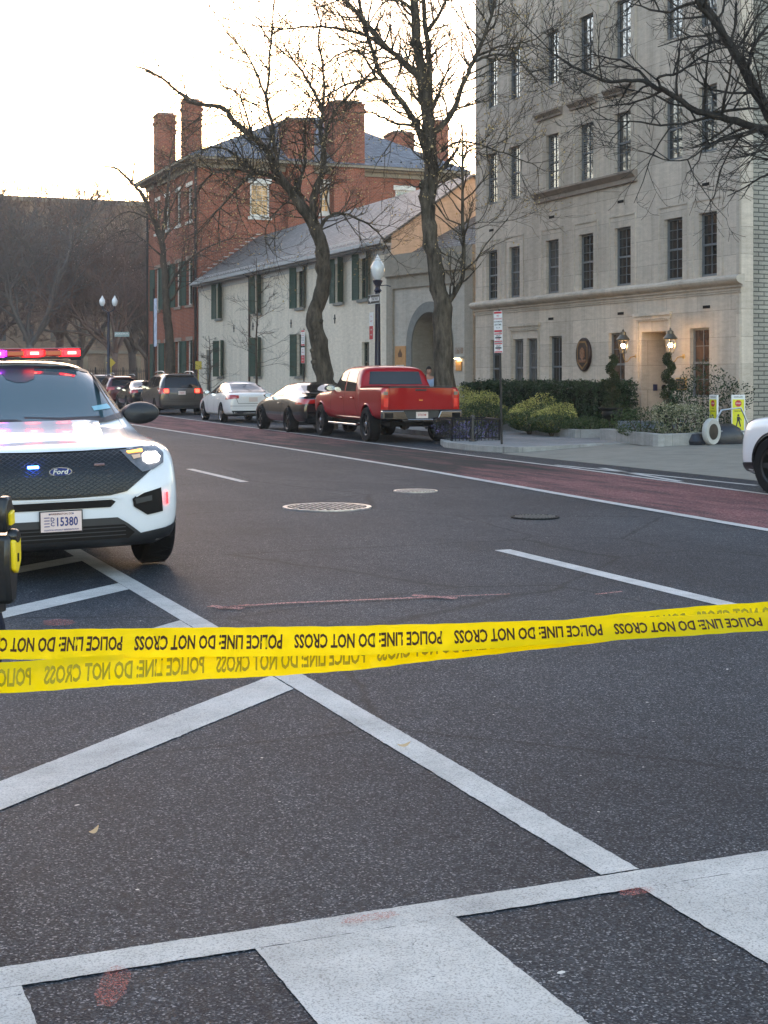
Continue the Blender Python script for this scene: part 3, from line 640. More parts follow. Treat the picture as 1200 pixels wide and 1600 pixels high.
for i, (a0, a1, z0, z1) in enumerate(sw_):
    w = window(bh, bs, a0, a1, z0, z1, .12, 3 if i == 0 else 2, (2, 3), frame=M['white_wood'], fw=.1, glass=G_AMBER_GLOW if i != 1 else G_DARK, label='white framed window glowing amber on the side wall' if i == 0 else None)
    mb = MB(); fb(mb, bs, a0-.12, a1+.12, z0-.16, z0-.003, -.08, .1).build('sill', M['white_wood'], w); fb(MB(), bs, a0-.12, a1+.12, z1+.003, z1+.26, -.04, .01).build('lintel', M['white_wood'], w)
mb = MB()   # projecting eaves with a moulded cornice
for o, z0, z1 in ((.15, 12.75, 13.0), (.4, 13.0, 13.12), (.75, 13.12, 13.26)): mb.box(-o, BXr-BX+o, -o, BYf-BYn+o, z0, z1)
mb.build('cornice', plain('cornice_wood', (.27, .23, .17), .7), bh)
mb = MB(); o = .8; X1, Y1_ = BXr-BX+o, BYf-BYn+o
base = [(-o, -o, 13.27), (X1, -o, 13.27), (X1, Y1_, 13.27), (-o, Y1_, 13.27)]; ap = [(6.9, 5.4, 16.75), (9.2, 5.4, 16.95), (9.2, 6.6, 16.95), (6.9, 6.6, 16.75)]
mb.add(base+ap, [(0, 1, 5, 4), (1, 2, 6, 5), (2, 3, 7, 6), (3, 0, 4, 7), (4, 5, 6, 7)]); rf = mb.build('roof', M['slate_blue'], bh)
mb = MB()
for k in range(26):
    x = .2+k*.6; mb.box(x, x+.08, -.28, -.22, 13.52, 13.66)
mb.build('snow_guard', M['black_metal'], rf)
def chimney(x0, x1, y0, y1, z0, z1):
    mb = MB(); mb.box(x0-BX, x1-BX, y0-BYn, y1-BYn, z0, z1-.55); mb.box(x0-BX-.06, x1-BX+.06, y0-BYn-.06, y1-BYn+.06, z1-.55, z1-.38)
    mb.box(x0-BX, x1-BX, y0-BYn, y1-BYn, z1-.38, z1-.1); mb.box(x0-BX-.05, x1-BX+.05, y0-BYn-.05, y1-BYn+.05, z1-.1, z1)
    c = mb.build('chimney', M['red_brick'], bh)
    mb = MB(); mb.box(x0-BX+.1, x1-BX-.1, y0-BYn+.1, y1-BYn-.1, z1, z1+.12); mb.build('cap', M['concrete'], c)
chimney(25.45, 26.95, 74.65, 76.2, 6, 15.55); chimney(28.1, 29.9, 74.6, 76.3, 6, 16.7)
chimney(20.45, 21.55, 83.6, 84.6, 12.5, 17.0); chimney(20.72, 21.75, 78.6, 79.3, 12.5, 16.95)
chimney(34.5, 35.9, 81.4, 82.9, 12.5, 16.5); chimney(37.2, 38.0, 81.0, 82.2, 9, 17.3)
mb = MB(); mb.tube([(-.12, .12, 0), (-.12, .12, 12.8)], .07, 8); mb.tube([(-.12, 11.1, 0), (-.12, 11.1, 12.8)], .06, 8); mb.build('downpipe', M['black_metal'], bh, smooth=True)
# step flashing where the low roof meets the brick
mb = MB()
for k in range(11):
    x = .2+k*.3; z = 6.95+x*sl+.08; mb.box(x, x+.26, -.035, -.001, z, z+.05)
mb.build('flashing', plain('lead', (.5, .47, .42), .6), bh)

# ------------------------------------------------------------------ long brick block far behind the park
fbk = empty('office_building', (0, 185, 0), 0, 'long flat roofed brown brick office block far behind the bare trees', 'building')
mb = MB(); mb.box(-240, 90, 0, 30, 0, 23.6); mb.build('wall', M['dull_brick'], fbk)  # unseen left stretch added to block low sky glow in the panes
mb = MB(); mb.box(-240.4, 90.4, -.4, 30, 23.6, 24.2); mb.box(-240.2, 90.2, -.25, 0, 20.4, 20.8); mb.box(-240.2, 90.2, -.25, 0, 4.6, 5.0); mb.build('parapet', plain('stone_band', (.2, .16, .12), .85), fbk)
wm = plain('far_window', (.05, .05, .055), .15, ior=1.6); k = 0
proto = None
for r_ in range(5):
    for c_ in range(17):
        if c_*4.2-4 > 62: continue
        if proto is None:
            mb = MB(); mb.box(-.65, .65, -.12, -.02, -1.1, 1.1); proto = mb.build('window', wm, fbk); o = proto
        else: o = proto.copy(); C.objects.link(o); o.parent = fbk
        o.location = (5+c_*3.4, 0, 3.2+r_*4.0)

# added block out of view, there only to be mirrored in the window panes
ob = empty('reflection_block', (-72, 60, 0), 0, 'plain brown brick block added out of view on the left for window reflections', 'building')
mb = MB(); mb.box(-15, 0, -90, 110, 0, 27); mb.build('wall', M['dull_brick'], ob); mb = MB(); mb.box(-15.5, .5, -90.5, 110.5, 27, 28); mb.build('parapet', M['limestone_trim'], ob)
# ------------------------------------------------------------------ vehicles
def evaluated(o):
    dg = bpy.context.evaluated_depsgraph_get(); dg.update()
    me = bpy.data.meshes.new_from_object(o.evaluated_get(dg)); return me
def car_body(name, st, mat, parent, wells=(), wr=.36, levels=2, arch_gap=.05):
    """st: stations (y, zb, wb, zm, wm, zs, ws, zr, wr, crown[, zg, wg]) front to rear, local +Y is forward"""
    mb = MB(); ring = []
    for s in st:
        y, zb, wb, zm, wm, zs, ws, zr, wrf, cr = s[:10]
        zg = zs+(zr-zs)*.5; wg = ws+(wrf-ws)*.45
        half = [(0, zb), (wb*.8, zb), (wb, zb+.05), (wm, zm), (ws, zs), (wg, zg), (wrf, zr-.03*min(1, (zr-zs)*4)), (wrf*.62, zr+cr*.6), (0, zr+cr)]
        ring.append([(x, y, z) for x, z in half]+[(-x, y, z) for x, z in half[-2:0:-1]])
    n = len(ring[0])
    for r in ring: mb.v += r
    for i in range(len(ring)-1):
        for k in range(n): k2 = (k+1) % n; mb.f.append((i*n+k, i*n+k2, (i+1)*n+k2, (i+1)*n+k)); mb.m.append(0)
    for base, rv in ((0, False), ((len(ring)-1)*n, True)):   # caps as quad strips
        for k in range(0, n//2):
            a, b, c, d = base+k, base+k+1, base+(n-k-1) % n, base+(n-k) % n
            f = [a, b, c, d]; f = [x for i, x in enumerate(f) if x not in f[:i]]
            if len(f) >= 3: mb.f.append(tuple(f[::-1] if not rv else f)); mb.m.append(0)
    o = mb.build(name, mat, None, smooth='all')
    bm = bmesh.new(); bm.from_mesh(o.data); bmesh.ops.recalc_face_normals(bm, faces=bm.faces); bm.to_mesh(o.data); bm.free()
    o.data.materials.append(M['dark'])
    ss = o.modifiers.new('s', 'SUBSURF'); ss.levels = levels; ss.render_levels = levels
    me = evaluated(o); o.modifiers.clear(); o.data = me
    bvh = BVHTree.FromPolygons([v.co.copy() for v in me.vertices], [tuple(p.vertices) for p in me.polygons])
    if wells:
        cm = MB()
        for (yy, zz, xin, side) in wells:
            x0, x1 = (xin, 2.0) if side > 0 else (-2.0, -xin)
            cm.lathe([(.001, x0), (wr+arch_gap, x0), (wr+arch_gap, x1), (.001, x1)], (0, yy, zz), 40, 'x')
        co = cm.build('cutter', M['dark']); bm = bmesh.new(); bm.from_mesh(co.data); bmesh.ops.remove_doubles(bm, verts=bm.verts, dist=.0015); bmesh.ops.recalc_face_normals(bm, faces=bm.faces); bm.to_mesh(co.data); bm.free()
        bo = o.modifiers.new('b', 'BOOLEAN'); bo.operation = 'DIFFERENCE'; bo.object = co; bo.solver = 'EXACT'
        me = evaluated(o); o.modifiers.clear(); o.data = me; bpy.data.objects.remove(co)
        if len(me.materials) < 2: me.materials.append(M['dark'])
        for p in me.polygons:
            c = p.center
            for (yy, zz, xin, side) in wells:
                rr_ = math.hypot(c.y-yy, c.z-zz)
                if rr_ < wr+arch_gap+.004 and (c.x*side) > 0: p.material_index = 1
        try: me.set_sharp_from_angle(angle=R(45))
        except Exception: pass
    o.parent = parent; return o, bvh
def patch(name, bvh, poly, axis, mat, parent, off=.004, res=.06, smooth=True, kind=None, hit_far=False, thick=0):
    """piece laid on the body: outline in (x,z), (y,z) or (x,y) pushed onto the surface along an axis"""
    bm = bmesh.new(); vs = [bm.verts.new((a, b, 0)) for a, b in poly]; bm.faces.new(vs)
    for ax in (0, 1):
        lo = min(p[ax] for p in poly); hi = max(p[ax] for p in poly); n = max(1, int((hi-lo)/res))
        for k in range(1, n):
            co = Vector((0, 0, 0)); co[ax] = lo+(hi-lo)*k/n; no = Vector((0, 0, 0)); no[ax] = 1
            bmesh.ops.bisect_plane(bm, geom=bm.verts[:]+bm.edges[:]+bm.faces[:], plane_co=co, plane_no=no)
    def place(v):
        a, b = v
        if axis[0] == 'y': s = 1 if axis[1] == '+' else -1; return Vector((a, 5*s, b)), Vector((0, -s, 0))
        if axis[0] == 'x': s = 1 if axis[1] == '+' else -1; return Vector((3*s, a, b)), Vector((-s, 0, 0))
        return Vector((a, b, 4)), Vector((0, 0, -1))
    for v in bm.verts:
        o_, d = place((v.co.x, v.co.y)); h = bvh.ray_cast(o_, d)
        if h[0] is None:
            h = bvh.find_nearest(o_+d*4)
            q = bvh.find_nearest(o_+d*(4 if axis[0] != 'y' else 3)); h = q
        p, nn = h[0], h[1]
        if nn.dot(d) > 0: nn = -nn
        v.co = p-d*off*.5+nn*off
    if thick:
        bmesh.ops.recalc_face_normals(bm, faces=bm.faces); bmesh.ops.solidify(bm, geom=bm.faces[:], thickness=thick)
    me = bpy.data.meshes.new(name); bm.to_mesh(me); bm.free(); me.materials.append(mat)
    if smooth: me.polygons.foreach_set('use_smooth', [True]*len(me.polygons))
    o = bpy.data.objects.new(name, me); C.objects.link(o); o.parent = parent
    if kind: o['kind'] = kind
    return o
def both(fn):
    for s in (1, -1): fn(s)
def mir(poly, s): return [(x*s, z) for x, z in poly]
M['rim_black'] = plain('rim_black', (.02, .02, .022), .3, .6); M['rim_alloy'] = plain('rim_alloy', (.30, .30, .31), .25, .9); M['rim_steel'] = plain('rim_steel', (.03, .03, .032), .4, .5)
def wheel(parent, x, y, z, r, w, side, rim, spokes=5, hub=None, rimr=None, spw=.055):
    rr_ = rimr or r*.68
    e = MB(); h = w/2
    e.lathe([(rr_, -h*.8), (rr_+.02, -h*.95), (r*.93, -h), (r*.985, -h*.82), (r, -h*.6), (r, h*.6), (r*.985, h*.82), (r*.93, h), (rr_+.02, h*.95), (rr_, h*.8)], (0, 0, 0), 40, 'x')
    for k in range(40):
        a = 2*math.pi*k/40; Mx = Matrix.Rotation(a, 4, 'X'); e.box(-h*.8, h*.8, -.008, .008, r-.002, r+.006, Mx @ Matrix.Rotation(.3*(1 if k % 2 else -1), 4, 'Z'))
    t = e.build('wheel', M['rubber'], parent, smooth=35, loc=(x, y, z))
    q = MB(); s = side
    q.lathe([(rr_, -h*.8), (rr_*.96, -h*.7), (rr_*.92, h*.2), (rr_*.95, h*.75), (rr_+.008, h*.86), (rr_+.008, h*.8)] if s > 0 else [(rr_, h*.8), (rr_*.96, h*.7), (rr_*.92, -h*.2), (rr_*.95, -h*.75), (rr_+.008, -h*.86), (rr_+.008, -h*.8)], (0, 0, 0), 40, 'x')
    for k in range(spokes):
        a = 2*math.pi*(k+.5)/spokes; Mx = Matrix.Rotation(a, 4, 'X')
        x0, x1 = sorted((s*h*.35, s*h*.72))
        q.add([Mx @ Vector(v) for v in ((x0, -spw, .04), (x0, spw, .04), (x0, spw*.6, rr_*.97), (x0, -spw*.6, rr_*.97), (x1, -spw, .04), (x1, spw, .04), (x1+s*.015, spw*.5, rr_*.97), (x1+s*.015, -spw*.5, rr_*.97))], [(0, 1, 2, 3), (4, 5, 6, 7), (0, 1, 5, 4), (1, 2, 6, 5), (2, 3, 7, 6), (3, 0, 4, 7)])
    q.lathe([(.001, s*h*.8), (.05, s*h*.8), (.075, s*h*.7), (.08, s*h*.3)], (0, 0, 0), 20, 'x')
    q.build('rim', rim, t, smooth=35)
    d = MB(); d.lathe([(.001, s*h*.02), (rr_*.93, s*h*.02)], (0, 0, 0), 28, 'x'); d.lathe([(.001, s*h*.12), (rr_*.55, s*h*.12), (rr_*.55, s*h*.02)], (0, 0, 0), 24, 'x'); d.build('brake_disc', M['dark'], t)
    if hub: d = MB(); d.lathe([(.001, s*h*.92), (.055, s*h*.92), (.07, s*h*.8)], (0, 0, 0), 20, 'x'); d.build('hub_cap', hub, t, smooth=True)
    return t
FONT = None
def text_data(txt, size=1, bold=0, cx='CENTER', xs=1.0):
    c = bpy.data.curves.new('t', 'FONT'); c.body = txt; c.size = size; c.align_x = cx; c.align_y = 'CENTER'; c.offset = bold; c.resolution_u = 2
    o = bpy.data.objects.new('t', c); C.objects.link(o); me = evaluated(o); bpy.data.objects.remove(o); bpy.data.curves.remove(c)
    vs = [(v.co.x*xs, v.co.y) for v in me.vertices]; fs = [tuple(p.vertices) for p in me.polygons]; bpy.data.meshes.remove(me); return vs, fs
def text_on(name, txt, size, fn, mat, parent, bold=0, xs=1.0, align='CENTER'):
    vs, fs = text_data(txt, size, bold, align, xs); mb = MB(); mb.add([fn(a, b) for a, b in vs], fs); return mb.build(name, mat, parent)
M['white_paint'] = plain('white_car_paint', (.70, .71, .73), .28, var=.02, coat=1); M['red_paint'] = plain('red_car_paint', (.29, .0, .003), .35, var=.03, coat=.5, spec=.12)
M['black_paint'] = plain('black_car_paint', (.012, .012, .014), .22, .2, var=.05, coat=1); M['grey_paint'] = plain('grey_car_paint', (.05, .047, .045), .3, .4, var=.05, coat=1)
M['pearl_paint'] = plain('pearl_car_paint', (.78, .77, .75), .28, var=.02, coat=1)
M['tail_red'] = plain('tail_lamp_red', (.45, .01, .008), .12, coat=1); M['tail_lit'] = emis('tail_lamp_lit', (1, .04, .02), 1.2, (.4, .01, .01)); M['lens'] = plain('clear_lens', (.10, .10, .11), .06, coat=1, var=.3, scale=25)
M['plate'] = plain('plate_white', (.66, .55, .50), .5, var=.05); M['plate_ink'] = plain('plate_ink', (.03, .04, .16), .5, var=0); M['plate_red'] = plain('plate_ink_red', (.40, .05, .04), .5, var=0)
M['seam'] = plain('panel_seam', (.008, .008, .008), .8, var=0)
def plate(parent, x, y, z, nd, txt='', ink=None, w=.305, h=.152):
    """nd +1 faces +Y, -1 faces -Y (local)"""
    mb = MB(); y0, y1 = sorted((y, y-nd*.012)); mb.box(x-w/2, x+w/2, y0, y1, z-h/2, z+h/2); p = mb.build('number_plate', M['plate'], parent, bevel=.002)
    s = -nd
    if txt: text_on('plate_number', txt, .088, lambda a, b: (x+s*a, y+nd*.0015, z+b-.004), ink or M['plate_ink'], p, xs=.86, bold=.0015)
    return p
def seam(name, bvh, pts, axis, parent, w=.012, mat=None, off=.003):
    """dark panel gap following the body along a polyline"""
    o = None; mb_objs = []
    bmv = MB()
    P = [Vector(p) for p in pts]; dense = []
    for a, b in zip(P, P[1:]):
        n = max(1, int((b-a).length/.04)); dense += [a.lerp(b, k/n) for k in range(n)]
    dense.append(P[-1]); L = []
    for i, p in enumerate(dense):
        d = (dense[min(i+1, len(dense)-1)]-dense[max(i-1, 0)]).normalized(); nn = Vector((-d.y, d.x))*w/2
        for q in (p+nn, p-nn):
            if axis[0] == 'y': s = 1 if axis[1] == '+' else -1; o_, dd = Vector((q.x, 5*s, q.y)), Vector((0, -s, 0))
            elif axis[0] == 'x': s = 1 if axis[1] == '+' else -1; o_, dd = Vector((3*s, q.x, q.y)), Vector((-s, 0, 0))
            else: o_, dd = Vector((q.x, q.y, 4)), Vector((0, 0, -1))
            h = bvh.ray_cast(o_, dd)
            if h[0] is None: h = bvh.find_nearest(o_+dd*3)
            L.append(h[0]-dd*off)
    bmv.add(L, [(2*i, 2*i+1, 2*i+3, 2*i+2) for i in range(len(dense)-1)]); return bmv.build(name, mat or M['seam'], parent)
def mirror_part(parent, x, y, z, s, mat, sz=1.0):
    mb = MB(); pr = [(.001, -.02), (.075, -.02), (.09, .0), (.095, .06), (.085, .11), (.05, .14), (.001, .15)]
    Mx = Matrix.Diagonal((1.45*sz, 1, .84*sz, 1)); mb.lathe(pr, (x+s*.12*sz, y, z), 20, 'y', Mx); mb.box(min(x, x+s*.1)-.0, max(x, x+s*.1), y-.0, y+.05, z-.06, z-.02)
    w = mb.build('wing_mirror', mat, parent, smooth=40)
    g = MB(); g.lathe([(.001, -.022), (.072, -.022)], (x+s*.12*sz, y, z), 20, 'y', Mx); g.build('mirror_glass', M['chrome'], w); return w

# ---------- white police SUV
m, t, b = newmat('grille_mesh'); g = NT(t); tc = g.n('TexCoord'); sp = g.n('SeparateXYZ'); g.l(tc.outputs['Object'], sp.inputs[0])
def diag(sx): return g.math('ABSOLUTE', g.math('SINE', g.math('ADD', g.math('MULTIPLY', sp.outputs[0], 62*sx), g.math('MULTIPLY', sp.outputs[2], 105))))
mn = g.math('MINIMUM', diag(1), diag(-1)); f = g.ramp(mn, [(.10, (1, 1, 1)), (.30, (0, 0, 0))])
g.l(g.mix(f, (.004, .004, .005), (.055, .06, .07)), b.inputs['Base Color']); b.inputs['Roughness'].default_value = .35; g.bump(f, b, 1, .012); M['grille'] = m
M['windscreen'] = glass_mat('windscreen', (.05, .085, .10), .06, 1.7, .03)
M['blue_led'] = emis('blue_led', (.03, .12, 1), 8); M['red_led'] = emis('red_led', (1, .006, .01), 1.5); M['white_led'] = emis('white_led', (1, .93, .85), 3.5); M['amber_led'] = emis('amber_led', (1, .33, .04), 1.2)
M['hot_led'] = emis('hot_led', (1, .13, .09), 2.2); M['red_lens'] = plain('red_lens', (.35, .01, .012), .15, coat=1); M['purple_led'] = emis('purple_led', (.35, .01, .9), 1.6)
def police_suv(label, loc, rz, hero=True, roll=0, group='white police SUVs'):
    e = empty('police_suv', loc, rz, label, 'police car', group); e.rotation_euler.y = R(roll)
    st = [ # y, zb, wb, zm, wm, zs, ws, zr, wr, crown
        (2.50, .30, .55, .46, .62, .60, .60, .66, .45, .0), (2.47, .25, .80, .45, .84, .66, .82, .84, .62, .01), (2.36, .23, .90, .50, .945, .84, .925, .985, .80, .012),
        (2.18, .22, .93, .55, .975, .95, .945, 1.02, .85, .02), (1.75, .24, .95, .58, .99, .985, .965, 1.055, .82, .03), (1.30, .24, .95, .60, 1.0, .98, .955, 1.10, .84, .03),
        (1.16, .24, .95, .60, 1.0, 1.0, .955, 1.13, .84, .03), (.92, .24, .95, .60, 1.0, 1.02, .955, 1.27, .78, .035), (.52, .24, .95, .60, 1.0, 1.03, .955, 1.54, .71, .03), (.28, .24, .95, .60, 1.0, 1.04, .955, 1.655, .69, .03),
        (-.1, .24, .95, .60, 1.0, 1.05, .955, 1.69, .70, .03), (-1.3, .24, .95, .60, 1.0, 1.07, .955, 1.685, .69, .03), (-2.0, .25, .94, .62, .99, 1.09, .94, 1.66, .62, .03), (-2.3, .27, .90, .64, .96, 1.10, .90, 1.52, .60, .02), (-2.47, .32, .85, .62, .90, 1.0, .85, 1.08, .70, .0), (-2.50, .36, .7, .6, .8, .8, .8, .9, .6, 0)]
    wl = [(1.68, .37, .62, 1), (1.68, .37, .62, -1), (-1.5, .37, .62, 1), (-1.5, .37, .62, -1)]
    body, bv = car_body('body', st, M['white_paint'], e, wl, .385)
    for s in (1, -1):
        for yy in (1.68, -1.5): wheel(e, s*.875, yy, .385, .385, .24, s, M['rim_steel'], 6, M['chrome'], .235, .05)
    # windscreen and side glass
    ws = patch('windscreen', bv, [(-.80, 1.22), (-.62, 1.18), (0, 1.165), (.62, 1.18), (.80, 1.22), (.655, 1.60), (.5, 1.635), (0, 1.655), (-.5, 1.635), (-.655, 1.60)], 'y+', M['windscreen'], e, .006, .05)
    if hero:
        cw = patch('cowl', bv, [(-.86, 1.19), (-.62, 1.15), (0, 1.135), (.62, 1.15), (.86, 1.19), (.8, 1.225), (.62, 1.185), (0, 1.17), (-.62, 1.185), (-.8, 1.225)], 'y+', M['plastic'], e, .009, .05)
        patch('screen_border', bv, [(-.655, 1.60), (-.5, 1.635), (0, 1.655), (.5, 1.635), (.655, 1.60), (.64, 1.575), (.5, 1.61), (0, 1.632), (-.5, 1.61), (-.64, 1.575)], 'y+', M['plastic'], ws, .008, .05)
        for s in (1, -1): patch('pillar_trim', bv, mir([(.655, 1.60), (.80, 1.22), (.84, 1.2), (.685, 1.61)], s), 'y+', M['plastic'], e, .01, .05)
        patch('sensor_box', bv, [(-.16, 1.645), (-.12, 1.53), (-.04, 1.50), (.04, 1.50), (.12, 1.53), (.16, 1.645)], 'y+', plain('sensor', (.035, .04, .055), .3), ws, .009, .05)
        patch('windscreen_sticker', bv, [(-.70, 1.30), (-.55, 1.28), (-.56, 1.245), (-.73, 1.26)], 'y+', plain('sticker', (.25, .5, .6), .4), ws, .010, .05)
        seam('wiper', bv, [(-.60, 1.20), (-.25, 1.195), (.05, 1.21)], 'y+', e, .018, M['black_metal'], .02); seam('wiper', bv, [(.05, 1.19), (.35, 1.195), (.62, 1.225)], 'y+', e, .018, M['black_metal'], .02)
    for s in (1, -1):
        ax = 'x+' if s > 0 else 'x-'
        patch('side_window', bv, [(.75, 1.14), (.35, 1.56), (-.2, 1.62), (-.32, 1.62), (-.32, 1.10)], ax, M['car_glass'], e); patch('side_window', bv, [(-.42, 1.10), (-.42, 1.62), (-1.2, 1.60), (-1.3, 1.10)], ax, M['car_glass'], e); patch('side_window', bv, [(-1.4, 1.12), (-1.3, 1.59), (-1.9, 1.54), (-2.15, 1.2)], ax, M['car_glass'], e)
        for p in ([(.9, .35), (.92, 1.05)], [(-.37, .32), (-.37, 1.08)], [(-1.35, 1.08), (-1.25, .8), (-1.05, .5), (-1.0, .32)], [(.9, .32), (-1.0, .32)]): seam('door_seam', bv, p, ax, e)
        for y_ in (-.2, -1.15): mb = MB(); mb.box(*sorted((s*.985, s*1.02)), y_-.1, y_+.1, .93, .96); mb.build('door_handle', M['black_metal'], e, bevel=.006)
        # wheel-arch lip: black moulding
        for yy in (1.68, -1.5):
            mb = MB()
            pts = [(s*.985, yy+.44*math.cos(a), .385+.44*math.sin(a)) for a in [math.pi*k/20 for k in range(-1, 22)]]
            pts = [(bv.ray_cast(Vector((s*3, p[1], p[2])), Vector((-s, 0, 0)))[0] or Vector(p)) for p in pts]; mb.tube(pts, .016, 6); mb.build('arch_trim', M['plastic'], e, smooth=True)
        mirror_part(e, s*.86, .74, 1.215, s, M['plastic'], 1.25)
        seam('rear_lamp_edge', bv, [(-2.3, .95), (-2.3, 1.15)], ax, e, .08, M['tail_red'])
    patch('rear_window', bv, [(-.58, 1.2), (.58, 1.2), (.5, 1.55), (-.5, 1.55)], 'y-', M['car_glass'], e)
    fas = lambda poly, s_: [((x*.90)*s_, z+.004) for x, z in poly]
    # fascia
    gr = patch('grille', bv, [(-.76, .86), (-.50, .977), (0, .962), (.50, .977), (.76, .86), (.64, .77), (.50, .665), (.37, .64), (0, .63), (-.37, .64), (-.50, .665), (-.64, .77)], 'y+', M['grille'], e, .006, .035)
    patch('grille_inner', bv, [(-.40, .80), (.40, .80), (.40, .655), (-.40, .655)], 'y+', M['grille'], gr, .010, .05)
    seam('bonnet_seam', bv, [(-.93, 1.0), (-.60, .985), (-.2, .975), (.2, .975), (.6, .985), (.93, 1.0)], 'y+', e, .016)
    patch('lower_slot', bv, [(-.41, .59), (-.38, .607), (.38, .607), (.41, .59), (.37, .55), (-.37, .55)], 'y+', M['dark'], e, .006, .05)
    seam('slot_lip', bv, [(-.46, .61), (-.40, .625), (.40, .625), (.46, .61)], 'y+', e, .012, M['white_paint'], .012)
    low = patch('lower_bumper', bv, [(-.97, .42), (-.80, .37), (-.60, .34), (-.50, .42), (-.42, .47), (.42, .47), (.50, .42), (.60, .34), (.80, .37), (.97, .42), (.95, .215), (.6, .205), (-.6, .205), (-.95, .215)], 'y+', M['plastic'], e, .012, .04)
    patch('lower_intake', bv, [(-.47, .415), (.47, .415), (.55, .35), (.50, .31), (-.50, .31), (-.55, .35)], 'y+', M['dark'], low, .018, .05)
    for k in range(3): seam('intake_slat', bv, [(-.48, .335+k*.03), (.48, .335+k*.03)], 'y+', low, .007, M['plastic'], .03)
    for s in (1, -1):
        fr = patch('fog_recess', bv, fas([(.60, .60), (.63, .62), (.86, .685), (.87, .49), (.73, .47), (.61, .54)], s), 'y+', M['dark'], e, .007, .04)
        patch('fog_slat', bv, fas([(.62, .60), (.77, .62), (.77, .58), (.63, .56)], s), 'y+', M['plastic'], fr, .014, .05)
        seam('recess_lip', bv, [(s*.57, .62), (s*.63, .65), (s*.88, .71)], 'y+', e, .010, M['white_paint'], .014)
        hl = patch('headlight', bv, fas([(.53, .965), (.72, .98), (.875, .985), (.92, .935), (.90, .86), (.80, .815), (.70, .80), (.61, .875)], s), 'y+', M['lens'], e, .010, .03)
        if hero:
            patch('turn_signal', bv, fas([(.585, .953), (.73, .965), (.73, .948), (.60, .94)], s), 'y+', M['amber_led'] if s < 0 else M['lens'], hl, .014, .03)
            patch('low_beam', bv, fas([(.72, .925), (.76, .942), (.85, .938), (.875, .905), (.85, .87), (.76, .86), (.72, .885)], s), 'y+', M['white_led'], hl, .016, .03)
            patch('lamp_trim', bv, fas([(.62, .925), (.70, .93), (.70, .905), (.635, .895)], s), 'y+', plain('lamp_amber', (.7, .45, .3), .3), hl, .015, .03)
        mk = patch('marker_light', bv, fas([(.898, .635), (.918, .635), (.918, .545), (.898, .545)], s), 'y+', M['red_led'] if hero else M['tail_red'], e, .012, .03)
    if hero:
        q = bv.ray_cast(Vector((0, 5, .835)), Vector((0, -1, 0)))[0]; yb = q.y+.018
        mb = MB(); mb.lathe([(.001, 0), (1, 0), (1, -.3)], (0, yb, .835), 40, 'y', Matrix.Diagonal((.088, .04, .036, 1))); em = mb.build('badge', M['chrome'], e, smooth=40)
        mb = MB(); mb.lathe([(.001, 0), (1, 0)], (0, yb+.002, .835), 40, 'y', Matrix.Diagonal((.079, .04, .029, 1))); mb.build('badge_field', plain('badge_blue', (.01, .03, .16), .2, coat=1), em)
        def ital(a, b): return (-(a+b*.25), yb+.004, .835+b)
        text_on('badge_script', 'Ford', .052, ital, M['white_wood'], em, bold=.0012, xs=1.15)
        mb = MB()
        q = bv.ray_cast(Vector((0, 5, .46)), Vector((0, -1, 0)))[0]; yp = q.y+.03; px = .012; pz = .463
        mb = MB(); mb.box(px-.163, px+.163, yp-.012, yp, pz-.083, pz+.083); fr = mb.build('plate_frame', M['black_metal'], e, bevel=.004)
        mb = MB(); mb.box(px-.153, px+.153, yp, yp+.004, pz-.075, pz+.075); pl = mb.build('number_plate', plain('dc_plate', (.74, .58, .53), .5, var=.06, scale=12), e)
        f_ = lambda ox, oz: (lambda a, b: (px-(a+ox), yp+.006, pz+b+oz))
        ink = M['plate_ink']; text_on('plate_number', '15380', .092, f_(.04, -.004), ink, pl, xs=.74, bold=.0018)
        text_on('plate_letters', 'D', .042, f_(-.066, .018), ink, pl, bold=.001); text_on('plate_letters', 'C', .042, f_(-.066, -.018), ink, pl, bold=.001)
        text_on('plate_title', 'WASHINGTON, DC', .021, f_(0, .058), plain('plate_brown', (.16, .06, .05), .5), pl, xs=.9, bold=.0004); text_on('plate_motto', 'TAXATION WITHOUT REPRESENTATION', .0165, f_(0, -.062), M['plate_ink'], pl, xs=.85, bold=.0003)
        mb = MB()
        for k in range(4): mb.box(px+.088, px+.128, yp+.004, yp+.006, pz-.036+k*.022, pz-.030+k*.022)
        for sx in (-.088, .088): mb.lathe([(.001, .006), (.006, .006), (.006, .003)], (px+sx, yp, pz+.058), 12, 'y')
        mb.build('plate_marks', M['plate_ink'], pl)
        for sx, mt in ((.20, M['blue_led']), (-.30, plain('unlit_led', (.2, .12, .12), .2))):
            yq = bv.ray_cast(Vector((sx*1.0, 5, .875)), Vector((0, -1, 0)))[0].y
            mb = MB(); mb.box(sx-.042, sx+.042, yq, yq+.022, .866, .886); mb.build('grille_light', mt, e, bevel=.006)
        # bonnet creases: shade laid on as grey strips; raised centre
        for s in (1, -1): seam('bonnet_crease_shade', bv, [(s*.50, 1.2), (s*.46, 1.7), (s*.40, 2.22)], 'z', e, .02, plain('crease_shade', (.4, .43, .48), .3, coat=1), .004)
        mb = MB(); mb.v = [(-.55, 1.22, 1.17), (.55, 1.22, 1.17), (.42, 2.1, 1.03), (-.42, 2.1, 1.03), (-.42, 1.30, 1.185), (.42, 1.30, 1.185), (.34, 1.95, 1.075), (-.34, 1.95, 1.075)]
        mb.f = [(4, 5, 6, 7), (0, 1, 5, 4), (1, 2, 6, 5), (2, 3, 7, 6), (3, 0, 4, 7)]; mb.m = [0]*5; mb.build('bonnet_bulge', M['white_paint'], e, bevel=.02, smooth=20)
